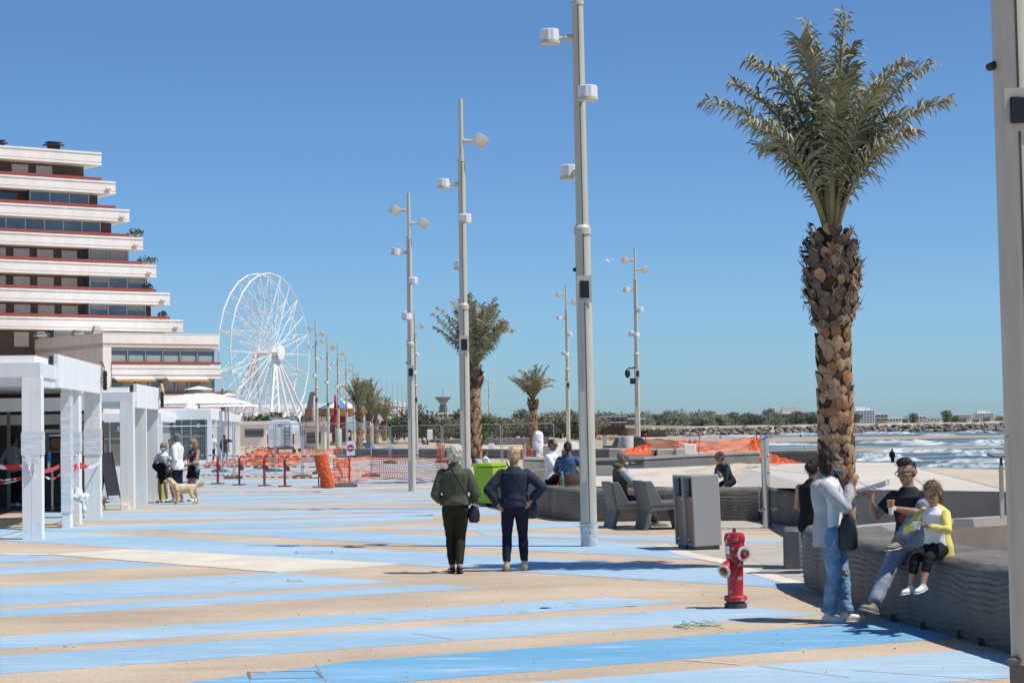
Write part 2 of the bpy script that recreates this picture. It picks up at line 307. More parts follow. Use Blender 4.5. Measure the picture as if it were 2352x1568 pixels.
# breaking waves: rolling strips of foam
FOAM, nt, b = special('foam', .8); v = coords(nt, (.5, 1, 1))
lk(nt, ramp(nt, nz(nt, coords(nt, (.25, 1, 1)), .35, 8, .7), [(.38, (.14, .24, .28)), (.52, (.5, .56, .58)), (.62, (.82, .83, .83))]), b.inputs['Base Color']); bumpn(nt, nz(nt, v, 1.2, 8), b, 1, .5)
random.seed(5)
def wave(x0, x1, y, h, dep, k=26, bend=0):
    p0, p1 = G(x0, y, SZ), G(x1, y + bend, SZ); m = MB(); vs = []; n = 6
    for i in range(k + 1):
        t = i / k; e = min(1, 4 * t, 4 * (1 - t)) ** .7; q = p0.lerp(p1, t); wob = mnoise.noise((t * 9, y, 3)) * dep * .5; hh = h * e * (.75 + .5 * mnoise.noise((t * 13, y, 0)))
        for j, (dy, dz) in enumerate(((-.6, .01), (-.35, .35), (-.1, .9), (.1, 1), (.5, .5), (1.2, .01))):
            vs.append((q.x, q.y + dy * dep * e + wob, SZ + .02 + hh * dz))
    m.add(vs, [(i * n + j, (i + 1) * n + j, (i + 1) * n + j + 1, i * n + j + 1) for i in range(k) for j in range(n - 1)])
    struct('breaking_wave', m, FOAM, smooth=True, ang=80)
for a in [(2110, 2330, 1072, .45, 4, 26, 2), (2150, 2335, 1062, .5, 4), (1955, 2120, 1058, .6, 5), (2185, 2330, 1046, .9, 7), (1960, 2080, 1048, .6, 6), (1990, 2240, 1038.5, .6, 6), (2220, 2330, 1019, .9, 9), (1970, 2180, 1017, .7, 9), (2060, 2300, 1022, .5, 8), (1690, 1890, 1022, .5, 8), (1960, 2110, 996, 1.0, 14), (2210, 2290, 993.5, 1.0, 14), (1600, 1760, 1003, .8, 14), (1780, 1900, 998.5, .9, 14), (2120, 2200, 1000, .6, 12)]: wave(*a)
# ---------------------------------------------------------------- concrete walls and terrace on the sea side
RIP, nt, b = special('ripple_concrete', .68); v = coords(nt)
lk(nt, mixc(nt, 1.0, ramp(nt, nz(nt, coords(nt, (1, 1, .5)), 1.4, 6, .65), [(.3, (.1, .09, .076)), (.55, (.16, .143, .122)), (.75, (.24, .215, .18))]), ramp(nt, nz(nt, v, 40, 4), [(.3, (.85, .85, .85)), (.7, (1.1, 1.1, 1.1))]), 'MULTIPLY'), b.inputs['Base Color']); bumpn(nt, nz(nt, coords(nt, (3, 3, 30)), 2, 4), b, .3, .02)
def resample(pts, step):
    out = [pts[0]]
    for a, c in zip(pts, pts[1:]):
        n = max(1, int((c - a).length / step)); out += [a.lerp(c, (i + 1) / n) for i in range(n)]
    return out
def smoothpath(p, k=3):
    for _ in range(k):
        q = [p[0]]
        for a, c in zip(p, p[1:]): q += [a.lerp(c, .25), a.lerp(c, .75)]
        p = q + [p[-1]]
    return p
def sweep(mb, path, prof, ripple=None):                        # prof: (offset to the left of the path, z)
    n = len(prof); vs = []; s = 0.0; N = len(path)
    for i, p in enumerate(path):
        t = (path[min(i + 1, N - 1)] - path[max(i - 1, 0)]); t.z = 0; t.normalize(); r = V((-t.y, t.x, 0))
        if i: s += (p - path[i - 1]).length
        for o, z in prof:
            if ripple: do, dz = ripple(s, o, z)
            else: do = dz = 0
            q = p + r * (o + do); vs.append((q.x, q.y, p.z + z + dz))
    fs = [(i * n + k, i * n + k + 1, (i + 1) * n + k + 1, (i + 1) * n + k) for i in range(N - 1) for k in range(n - 1)]
    fs += [tuple(range(n)), tuple((N - 1) * n + k for k in range(n))[::-1]]
    mb.add(vs, fs)
def rip_prof(h, dep, rows=34, bulge=.03, r=.09):
    pr = []
    for i in range(rows): z = h * .9 * i / rows; pr.append((-bulge * sin(pi * min(1, z / h)), z))
    for k in range(7): a = pi / 2 * k / 6; pr.append((r - r * cos(a), h - r + r * sin(a)))
    for k in range(1, 13): pr.append((r + (dep - r) * k / 12, h - .02 * k / 12))
    return pr + [(dep + .02, h * .6), (dep + .02, 0)]
def rippler(A, pitch, h, dep, seed):
    def f(s, o, z):
        if o > dep or z < .02: return 0, 0
        w = z if z < h - .1 and o < .1 else h - .1 + o + .1
        ph = w / pitch + 1.5 * mnoise.noise((s * 1.3, w * 1.7, seed)) + .5 * mnoise.noise((s * 4.5, w * 3, seed + 3))
        q = ph - math.floor(ph); k = (q if q < .78 else (1 - q) / .22 * .78) / .78
        k *= A * (.7 + .6 * mnoise.noise((s * .9, w * 1.1, seed + 9)))
        if (s % 1.55) < .035 and s > .2: k = -.012
        return (-k, 0) if z < h - .06 and o < .05 else (0, k)
    return f
def ripple_wall(name, label, px, h, dep, A=.012, pitch=.036, step=.05, z0=0.0, seed=1.0, rows=34, mt=None, kind=None):
    p = resample(smoothpath([G(x, y, z0) for x, y in px], 2), step); m = MB(); sweep(m, p, rip_prof(h, dep, rows), rippler(A, pitch, h, dep, seed))
    return tag(m.build(name, mt or RIP, smooth=True, ang=60), label, 'wall')
nw = ripple_wall('bench_wall', 'grey ripple-cast concrete bench wall the boy and girl sit on', [(1849, 1340), (1862, 1357), (1960, 1396), (2044, 1424), (2119, 1443), (2194, 1461), (2317, 1499), (2520, 1560)], .66, .86, A=.02, pitch=.052, rows=100)
m = MB()
for x, y in [(2053, 1427), (2121, 1444.5), (2206, 1465), (2255, 1481), (1992, 1407)]:
    p = G(x, y); m.box((p.x + .0, p.y, .035), (.05, .11, .06), Matrix.Rotation(-.25, 3, 'Z'))
m.build('drain_slot', BLACK, nw)
ripple_wall('bench_wall', 'long dark grey concrete bench wall behind the two moulded armchairs', [(1088, 1148), (1130, 1160), (1180, 1172), (1234, 1183), (1290, 1194), (1318, 1197), (1400, 1197), (1560, 1196.5), (1743, 1195.5)], .62, .75, A=.022, pitch=.062, step=.09, seed=4, rows=70)
ripple_wall('bench_wall', 'dark grey concrete bench wall between the shower post and the big palm', [(1750, 1196), (1775, 1201), (1850, 1213), (1930, 1222), (1962, 1224)], .62, .75, A=.022, pitch=.062, step=.1, seed=8, rows=70)
ripple_wall('bench_wall', 'curved ripple-cast wall enclosing the planter beside the right hand post', [(2120, 1200), (2190, 1209), (2260, 1216), (2400, 1226)], .5, .5, A=.018, pitch=.055, step=.06, seed=12, rows=60)
m = MB(); p = [G(x, y, .66) - V((0, 0, .66)) for x, y in [(1930, 1216), (1980, 1209), (2070, 1201), (2200, 1193), (2420, 1180)]]
sweep(m, resample(smoothpath(p, 2), .3), [(.12, 0), (.2, .2), (.14, .42), (.02, .54), (0, .56), (0, .66), (.24, .66), (.24, 0)])
tag(m.build('trough_wall', CONC, smooth=True), 'curved smooth concrete trough wall with pale rim behind the seated girl', 'wall')
m = MB()
p = [G(x, y, .62) for x, y in [(2155, 1152), (2163, 1144), (2288, 1143), (2330, 1170), (2345, 1170), (2345, 1158), (2300, 1136), (2160, 1137), (2145, 1150)]]
m.prism([V((q.x, q.y, 0)) for q in p], (0, 0, .64)); tag(m.build('planter_rim', CONC, bevel=.02), 'low angular concrete planter rim left of the right hand post', 'planter')

# terrace: light bowl and raised slab
m = MB()
front = [(1318, 1116), (1450, 1117), (1600, 1117), (1760, 1117), (1880, 1119)]; back = [(1330, 1077), (1480, 1075), (1600, 1070), (1730, 1064.5), (1885, 1064)]
fp = [G(x, y, .42) for x, y in front]; bp_ = [G(x, y, .6) for x, y in back]; k = 8; vs = []
for i in range(5):
    for j in range(k + 1): t = j / k; q = fp[i].lerp(bp_[i], t); vs.append((q.x, q.y, .42 + .18 * t * t))
m.add(vs, [(i * (k + 1) + j, (i + 1) * (k + 1) + j, (i + 1) * (k + 1) + j + 1, i * (k + 1) + j + 1) for i in range(4) for j in range(k)])
struct('terrace_bowl', m, CONCL, smooth=True)
m = MB(); top = [G(x, y, .82) for x, y in [(1885, 1122), (1960, 1123.5), (2140, 1126), (2330, 1129), (2055, 1062), (1955, 1061.5), (1850, 1063)]]
m.prism([V((q.x, q.y, -.1)) for q in top], (0, 0, .92)); struct('terrace_slab', m, CONCL)
m = MB(); a, b_, c, d = G(1886, 1122, .815), G(1851, 1063.2, .815), G(1690, 1067, .57), G(1690, 1118, .4); m.add([a, b_, c, d], [(0, 1, 2, 3)]); struct('terrace_ramp', m, CONCL)
m = MB()
q = [V((p.x, p.y, .815)) for p in top[:4]]
for a, c in zip(q, q[1:]):
    d = V((0, -.03, 0)); m.add([a + d, c + d, c + d - V((0, 0, .9)), a + d - V((0, 0, .9))], [(0, 1, 2, 3)])
    m.add([a + V((0, -.06, .02)), c + V((0, -.06, .02)), c + V((0, .05, .02)), a + V((0, .05, .02))], [(0, 1, 2, 3)])
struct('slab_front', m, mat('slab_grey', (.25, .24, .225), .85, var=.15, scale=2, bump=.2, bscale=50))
m = MB()
for a, c in [((2052, 1063), (2138, 1125)), ((1775, 1066), (1880, 1090)), ((1960, 1100), (2010, 1123)), ((2062, 1063), (2325, 1127.5))]:
    a, c = G(*a, .825), G(*c, .825); t = V(((c - a).y, -(c - a).x, 0)).normalized() * .012; m.quad(a - t, c - t, c + t, a + t)
struct('slab_joints', m, CONC)
def wallpx(name, label, pts, z0, thick, mt, cat='wall', rim=None, kind=None):
    m = MB(); b = []; N = len(pts)
    for x, yt, yb in pts:
        p = G(x, yb, z0); b.append((p, (yb - yt) * p.y / F))
    vs = []
    for p, h in b: bk = V((p.x * (1 + thick / p.y), p.y + thick, p.z)); vs += [p - V((0, 0, .3)), p + V((0, 0, h)), bk + V((0, 0, h)), bk - V((0, 0, .3))]
    m.add(vs, [(i * 4 + k, i * 4 + (k + 1) % 4, i * 4 + 4 + (k + 1) % 4, i * 4 + 4 + k) for i in range(N - 1) for k in range(4)] + [(0, 1, 2, 3), tuple(4 * (N - 1) + k for k in (3, 2, 1, 0))])
    o = m.build(name, mt); tag(o, label, cat)
    if rim:
        m = MB()
        for (p, h), (p2, h2) in zip(b, b[1:]): m.add([p + V((0, -.04, h + .01)), p2 + V((0, -.04, h2 + .01)), p2 + V((0, thick, h2 + .01)), p + V((0, thick, h + .01)), p + V((0, -.04, h - .06)), p2 + V((0, -.04, h2 - .06))], [(0, 1, 2, 3), (4, 5, 1, 0)])
        m.build('rim', rim, o)
    return o
wallpx('low_wall', 'long dark curved concrete wall behind the smoking man and the crouching boy', [(1205, 1050, 1086), (1370, 1053.5, 1079), (1480, 1050, 1077), (1600, 1043, 1072), (1747, 1037, 1066), (1808, 1035, 1065.5), (1890, 1034, 1065.5)], .55, .7, mat('weathered_concrete', (.2, .19, .17), .85, var=.25, scale=1.2, stretch=(1, 1, .4)), rim=CONC)
wallpx('low_wall', 'pale concrete block wall right behind the seated couple', [(1216, 1082, 1118), (1240, 1078, 1118), (1370, 1070, 1118), (1404, 1069.5, 1118), (1419, 1081, 1118)], .2, .35, CONCL)
wallpx('low_wall', 'dark low wall across the plaza behind the fence of orange netting', [(766, 1031, 1044), (785, 1030, 1050), (900, 1030, 1051), (1060, 1030.5, 1051.5), (1232, 1032, 1052)], 0, 1.6, CONCD, rim=CONC)
wallpx('low_wall', 'long upper grey wall in front of the dune bushes', [(955, 1011, 1020), (1075, 1007, 1029), (1150, 1006, 1030), (1262, 1004, 1029), (1310, 1010, 1022)], -.4, 1.5, CONC, rim=CONCL)
wallpx('low_wall', 'low grey wall around the palm group by the carousel', [(775, 1018, 1030), (880, 1015, 1028), (985, 1012, 1026)], -.3, 2, CONC)
wallpx('low_wall', 'grey quay wall below the two dark loungers', [(1290, 1033, 1050), (1400, 1030, 1052), (1520, 1032, 1046)], .2, 2.5, CONCD, rim=CONC)
m = MB()
for (x, y), (x2, y2) in [((958, 1022), (976, 1043)), ((893, 1032), (880, 1038)), ((845, 1024), (852, 1032))]:
    p, q = G(x, y, .3), G(x2, y2, 0); m.loft([p, q], [(.5, .25)] * 2, 4, caps=True, ph=pi / 4)
tag(m.build('stair_cheeks', CONC), 'sloping concrete stair cheeks left of the thick lamp pole', 'stairs')
sheetm = MB(); sheet(sheetm, [(1085, 1012 + 12), (1240, 1030), (1236, 1036), (1070, 1029)], .02); struct('beige_path', sheetm, PALE)
sheetm = MB(); sheet(sheetm, [(1255, 1016), (1320, 1014), (1420, 1046), (1250, 1047)], .02); struct('upper_deck', sheetm, CONCL)
# sand blown over the terrace
BY0, BY1 = G(1600, 1117, .42).y, G(1600, 1070, .6).y
def mound(px0, px1, z, w, h, seed, name='blown_sand', y2=None):
    a, c = G(*px0, z), G(*px1, z); n, k = 26, 10; vs = []; t = (c - a); sd = V((-t.y, t.x, 0)).normalized()
    for i in range(n + 1):
        for j in range(k + 1):
            u, q = i / n, j / k * 2 - 1; e = max(0, 1 - q * q) * max(0, sin(pi * u)) ** .6
            wv = w * (.6 + .6 * mnoise.noise((u * 4, seed, 0)))
            p = a + t * u + sd * (q * wv); tb = min(1.1, max(0, (p.y - BY0) / (BY1 - BY0))); vs.append((p.x, p.y, .42 + .18 * tb * tb - .012 + h * e * (.7 + .7 * mnoise.noise((p.x * 1.5, p.y * 1.5, seed)))))
    m = MB(); m.add(vs, [(i * (k + 1) + j, (i + 1) * (k + 1) + j, (i + 1) * (k + 1) + j + 1, i * (k + 1) + j + 1) for i in range(n) for j in range(k)])
    struct(name, m, SAND, smooth=True, ang=80)
mound((1440, 1087), (1560, 1082), .57, .7, .1, 2); mound((1570, 1077), (1880, 1070), .6, .9, .3, 3); mound((1630, 1100), (1800, 1090), .5, .6, .07, 9); mound((1700, 1082), (1900, 1070), .6, 2.0, .22, 14)
m = MB(); random.seed(3)
for i in range(60): p = G(random.uniform(1715, 1790), random.uniform(1077, 1098), .5); m.ball(p, (random.uniform(.03, .07), .05, .02), n=6, m=4)
m.build('seaweed_litter', mat('seaweed', (.09, .065, .04), .95))['kind'] = 'stuff'

# ---------------------------------------------------------------- furniture
def moulded_chair(label, loc, rz, sc=1.0):
    t = thing('moulded_armchair', label, 'chair', loc, rz, 'moulded grey armchairs', sc); cg = mat('moulded_grey', (.135, .14, .137), .6, var=.07, scale=3, bump=.08, bscale=80); W = .36
    m = MB(); m.prism([(-W, -.3, .36), (-W, .36, .36), (-W, .36, .44), (-W, -.26, .42)], (2 * W, 0, 0)); m.build('seat', cg, t, bevel=.015)
    m = MB(); m.prism([(-W, -.3, .3), (-W, -.23, .3), (-W, -.33, .82), (-W, -.4, .82)], (2 * W, 0, 0)); m.build('backrest', cg, t, bevel=.02)
    for s in (-1, 1):
        m = MB(); x = s * W; m.prism([(x, -.3, .3), (x, .36, .36), (x, .36, .47), (x, -.06, .47), (x, -.2, .76), (x, -.24, .82), (x, -.4, .82)], (-s * .05, 0, 0)); m.build('side_panel', cg, t, bevel=.012)
    for y0, y1 in ((-.24, -.34), (.22, .32)):
        m = MB(); m.prism([(-W + .01, y0 - .04, .36), (-W + .01, y0 + .04, .36), (-W + .01, y1 + .04, 0), (-W + .01, y1 - .04, 0)], (2 * W - .02, 0, 0)); m.build('leg', cg, t, bevel=.015)
    return t
c1 = moulded_chair('grey moulded armchair the smoking man sits in', G(1442, 1210), R_(-80), 1.0)
c2 = dup(c1, G(1518, 1214), R_(-80), 1.04, 'empty grey moulded armchair beside the litter bin')
c3 = dup(c1, D(1408, 1047, 118), R_(70), 1.3, 'dark armchair shape on the far quay left of the bollard')
t = thing('moulded_bench', 'dark grey moulded bench under the woman in the black top', 'bench', G(1836, 1305), R_(-8)); cg = _M['moulded_grey']
m = MB(); m.prism([(-.19, -.2, .4), (.75, -.2, .4), (.75, .25, .4), (-.19, .25, .4)], (0, 0, .12)); m.build('seat', cg, t, bevel=.04)
for x in (-.16, .62): m = MB(); m.box((x, .02, .2), (.07, .42, .4)); m.build('leg', cg, t, bevel=.02)
m = MB(); m.prism([(-.19, -.22, .0), (-.19, .0, .0), (-.19, .0, .46), (-.19, -.22, .5)], (.22, 0, 0)); m.build('end_panel', cg, t, bevel=.03)
# dark loungers on the quay
t = thing('lounger', 'angular dark grey lounger block on the far quay', 'lounger', D(1452, 1043, 112))
m = MB(); m.prism([(-.9, 0, .0), (.9, 0, .0), (.9, 0, .55), (.5, 0, .95), (-.1, 0, .95), (-.45, 0, .45), (-.9, 0, .35)], (0, .8, 0)); m.build('body', mat('moulded_dark', (.05, .052, .055), .6, var=.1), t, bevel=.03)
# litter bin: two units side by side
t = thing('litter_bin', 'tall grey stone twin litter bin with brown slatted fronts', 'bin', G(1628, 1263), R_(0)); Wb, Db, H = .37, .43, 1.09
t.rotation_euler = (R_(0), R_(-2.0), R_(17)); stone = mat('bin_stone', (.33, .325, .31), .8, var=.3, scale=70, bump=.2, bscale=150, detail=2); slat = mat('brown_slats', (.27, .14, .08), .6, var=.25, scale=6, stretch=(1, 1, .15))
for i in range(2):
    y0 = i * (Wb + .02)
    m = MB(); x0, x1 = -Db / 2, Db / 2
    m.bb((x0, y0, .06), (x1, y0 + .035, H)); m.bb((x0, y0 + Wb - .035, .06), (x1, y0 + Wb, H)); m.bb((x0, y0 + .035, H - .04), (x1, y0 + Wb - .035, H)); m.bb((x1 - .03, y0 + .035, .06), (x1, y0 + Wb - .035, H - .04)); m.bb((x0 + .02, y0 + .035, .06), (x1 - .03, y0 + Wb - .035, .1))
    s = m.build('shell', stone, t, bevel=.012)
    m = MB()
    for k in range(4): m.bb((x0 + .03, y0 + .04 + k * .073, .1), (x0 + .05, y0 + .04 + k * .073 + .068, .78))
    m.build('slat_front', slat, t)
    m = MB(); m.bb((x0 + .09, y0 + .036, .11), (x0 + .11, y0 + Wb - .036, H - .045)); m.build('inner_lining', BLACK, t)
    m = MB(); m.bb((x0 + .022, y0 + .06, .72), (x0 + .029, y0 + .1, .76)); m.bb((x0 + .022, y0 + .26, .14), (x0 + .029, y0 + .3, .17)); m.build('sticker', WHITE, t)
    m = MB(); m.bb((x0 + .03, y0 + .03, .0), (x1 - .03, y0 + Wb - .03, .058)); m.build('plinth', mat('plinth_grey', (.11, .11, .11), .7), t)
# hydrant
HR, nt, b = special('hydrant_red', .38); v = coords(nt)
chip = ramp(nt, nz(nt, v, 11, 8, .75), [(.57, (0, 0, 0)), (.6, (1, 1, 1))])
lk(nt, mixc(nt, chip, ramp(nt, nz(nt, coords(nt, (2, 2, .7)), 3, 5), [(.3, (.36, .012, .02)), (.7, (.55, .03, .04))]), (.5, .42, .4)), b.inputs['Base Color']); bumpn(nt, chip, b, .3, .004)
t = thing('fire_hydrant', 'chipped red fire hydrant with two outlets on the painted paving', 'hydrant', G(1690, 1396), R_(12)); t.scale = (.97,) * 3
m = MB(); m.lathe([(.115, 0), (.115, .05), (.095, .055), (.095, .075)], n=22); m.build('gasket_base', mat('gasket', (.06, .06, .055), .8, var=.3, scale=20), t, smooth=True)
m = MB(); m.lathe([(.1, .075), (.118, .08), (.118, .12), (.105, .13), (.078, .135), (.088, .5), (.1, .58), (.1, .665), (.094, .67)], n=28); m.build('barrel', HR, t, smooth=True)
m = MB(); m.lathe([(.1, .671), (.104, .68), (.104, .735), (.094, .765), (.05, .775), (.02, .777)], n=28); cp = m.build('cap', HR, t, smooth=True)
m = MB()
for i in range(10): a = 2 * pi * i / 10; m.box((.104 * cos(a), .104 * sin(a), .708), (.012, .012, .05), Matrix.Rotation(a, 3, 'Z'))
m.build('cap_rib', HR, cp)
m = MB(); m.tube((0, 0, .775), (0, 0, .815), .019, .017, 8); m.build('spindle', mat('rust', (.16, .07, .03), .85, var=.4, scale=30), t)
def outlet(p, d, r, L, name):
    q = V(d).normalized().to_track_quat('Z', 'Y').to_matrix(); m = MB(); m.lathe([(r * .85, 0), (r, L * .3), (r, L), (r * .8, L + .004)], p, 20, q); o = m.build(name, HR, t, smooth=True)
    m = MB(); m.lathe([(r * .99, L + .003), (r * .99, L + .012), (r * .68, L + .013), (r * .66, L - .02)], p, 20, q); m.build('ring', mat('ring_white', (.6, .58, .55), .6, var=.2, scale=20), o, smooth=True)
    m = MB(); m.lathe([(r * .64, L - .015), (r * .5, L - .005), (r * .2, L + .004)], p, 18, q); m.box(V(p) + V(d).normalized() * (L + .012), (r * .5,) * 3, q); m.build('plug', mat('brass', (.22, .16, .08), .5, .5, var=.3, scale=30), o, smooth=True)
outlet((.035, -.05, .56), (.1, -1, .02), .078, .115, 'front_outlet'); outlet((-.05, -.02, .44), (-.85, -.65, -.45), .074, .13, 'side_outlet')
m = MB(); m.box((-.098, -.055, .6), (.012, .05, .08), Matrix.Rotation(.55, 3, 'Z')); m.build('number_plate', LAMPW, t)
# stainless shower posts
def shower(label, loc, H, r=.075):
    t = thing('shower_post', label, 'shower', loc, R_(20), 'stainless beach shower posts'); t.rotation_euler[1] = R_(-1)
    m = MB(); m.loft([(0, 0, 0), (0, 0, .01), (0, 0, H)], r, 20); m.v[-20:] = [(x, y, z + x * .5) for x, y, z in m.v[-20:]]; m.build('post', STEEL, t, smooth=True)
    for z in (H * .46, H * .8, H * .62): m = MB(); m.lathe([(.02, 0), (.02, .02), (.012, .026)], (.02, -r, z), 12, V((0, -1, 0)).to_track_quat('Z', 'Y').to_matrix()); m.build('push_button', STEEL, t, smooth=True)
    for s in (-1, 1): m = MB(); m.loft([(s * r * .9, 0, .33), (s * (r + .07), -.04, .33), (s * (r + .1), -.1, .31)], [.022, .03, .01], 8); m.build('foot_spout', STEEL, t, smooth=True)
    m = MB(); m.lathe([(r * 1.7, 0.013), (r * 1.7, .022), (r, .024)], n=20); m.build('base_plate', STEEL, t, smooth=True)
shower('tall stainless shower post standing right of the litter bin', G(1763, 1213), 1.56); shower('slim stainless shower post behind the woman in denim', G(1206, 1102), 1.22, .06)
t = thing('bollard', 'pale grey round bollard behind the smoking man', 'bollard', D(1441, 1052, 105)); m = MB(); m.lathe([(.33, 0), (.33, 1.05), (.3, 1.12), (.12, 1.14)], n=20); m.build('shaft', POLE, t, smooth=True)
t = thing('bollard', 'pale round bollard beside the no entry sign', 'bollard', D(778, 1029, 150)); m = MB(); m.lathe([(.24, 0), (.24, 1.35), (.2, 1.42)], n=14); m.build('shaft', POLE, t, smooth=True)
def block(label, x0, x1, yt, yb, d, dep, mt=None, name='concrete_block', cat='block'):
    a, c = D(x0, yb, d), D(x1, yb, d); h = (yb - yt) * d / F; m = MB(); w = c.x - a.x
    m.bb((-w / 2, 0, 0), (w / 2, dep, h)); return tag(m.build(name, mt or CONCL, bevel=.03, loc=((a + c) / 2)), label, cat)
block('long pale block by the orange netting left of the tall one', 1510, 1552, 1031, 1049, 104, 1.2); block('short pale block in the middle of the row by the netting', 1553, 1576, 1030, 1049, 103, 1.2); block('tall white utility block at the netting', 1572, 1599, 1019.5, 1048, 104, 1.0, WHITE, 'utility_block')
block('small weathered block left of the bollard', 1398, 1409, 1044, 1052, 104, .5, CONC); block('white upright board among the dune bushes', 981, 993, 986, 1009, 190, .5, WHITE, 'board', 'board'); block('white notice board on the pale path', 1122, 1135, 1018, 1032, 130, .15, WHITE, 'board', 'board')
block('grey plinth beside the wrapped statue', 1248, 1262, 1023, 1052, 112, .6, CONC, 'plinth', 'plinth'); block('dark litter bin at the far deck', 1254, 1262, 1003, 1017, 190, .5, CONCD, 'far_bin', 'bin')
# wrapped statue
m = MB(); m.loft([(0, 0, 0), (.05, 0, .3), (0, 0, .8), (.04, 0, 1.2), (.03, 0, 1.45), (.02, 0, 1.58)], [(.34, .3), (.36, .3), (.33, .28), (.3, .26), (.24, .2), (.06, .06)], 14)
o = solid(m, 'wrapped_statue', WHITE, None, .05, 2, .05, (4, 4, 4)); o.location = D(1236, 1052, 118); o.scale = (1.0, 1, 1.02); tag(o, 'statue shrouded in crumpled white sheeting behind the couple', 'statue')
# wheelie bin
t = thing('wheelie_bin', 'lime green wheelie bin between the two walking women', 'bin', G(1126, 1163), R_(-35)); LIME = mat('lime_plastic', (.36, .55, .02), .4, var=.05)
m = MB(); m.loft([(0, .03, .08), (0, 0, .92)], [(.32, .27), (.4, .38)], 4, ph=pi / 4); m.build('body', LIME, t, bevel=.02)
m = MB(); m.bb((-.3, -.33, .92), (.3, .3, .965)); m.bb((-.28, -.3, .965), (.28, .26, 1.0)); m.bb((-.26, .28, .93), (.26, .36, .99)); m.build('lid', LIME, t, bevel=.02)
m = MB(); m.tube((-.2, .36, .95), (.2, .36, .95), .018); m.build('handle', LIME, t)
for s in (-1, 1): m = MB(); m.lathe([(.03, -.03), (.1, -.03), (.1, .03), (.03, .03)], (s * .24, .26, .1), 16, V((1, 0, 0)).to_track_quat('Z', 'Y').to_matrix()); m.build('wheel', BLACKR, t, smooth=True)
# bag and bottle on the wall
t = thing('handbag', 'brown handbag with tan base on the wall beside the red trousers', 'bag', G(1320, 1118, .62) + V((0, 0, .02)), R_(8))
m = MB(); m.loft([(0, 0, 0), (0, 0, .04), (.02, 0, .15), (.04, 0, .26)], [(.19, .08), (.2, .085), (.16, .06), (.1, .02)], 16, sq=.4); m.build('body', mat('brown_leather', (.07, .035, .02), .55, var=.3, scale=20), t, smooth=True)
m = MB(); m.loft([(0, 0, -.002), (0, 0, .035)], [(.192, .084), (.204, .088)], 16, sq=.4); m.build('trim', mat('tan_leather', (.3, .15, .06), .5), t, smooth=True)
m = MB(); m.loft([(.1, -.02, .24), (.14, -.02, .27), (.17, -.02, .2), (.16, -.02, .08)], .008, 6); m.build('strap', _M['tan_leather'], t)
t = thing('water_bottle', 'clear green-tinted water bottle on the wall beside the man in white', 'bottle', G(1303, 1116, .62) + V((-.1, .06, 0)))
m = MB(); m.lathe([(.036, 0), (.04, .02), (.038, .1), (.04, .17), (.036, .2), (.014, .25), (.013, .27)], n=14); m.build('body', mat('bottle_green', (.15, .42, .36), .1, var=0, spec=.8, trans=.4), t, smooth=True)
m = MB(); m.lathe([(.016, .268), (.016, .292)], n=12); m.build('cap', LAMPW, t); m = MB(); m.lathe([(.0405, .09), (.0405, .15)], n=14); m.build('label_band', mat('band_green', (.04, .25, .16), .5), t)
# green twine on the paving
m = MB(); random.seed(9)
for k in range(5):
    a = V((random.uniform(-.25, -.1), random.uniform(-.1, .1), .01)); pts = [a]
    for i in range(7): a = a + V((random.uniform(.02, .09), random.uniform(-.14, .14), 0)); pts.append(V((a.x, a.y, .008 + .04 * random.random())))
    m.loft(pts, .0035, 5)
tag(m.build('green_twine', mat('twine', (.02, .3, .14), .6, var=.1), loc=G(1592, 1440)), 'tangle of green twine lying on the paving before the hydrant', 'twine')
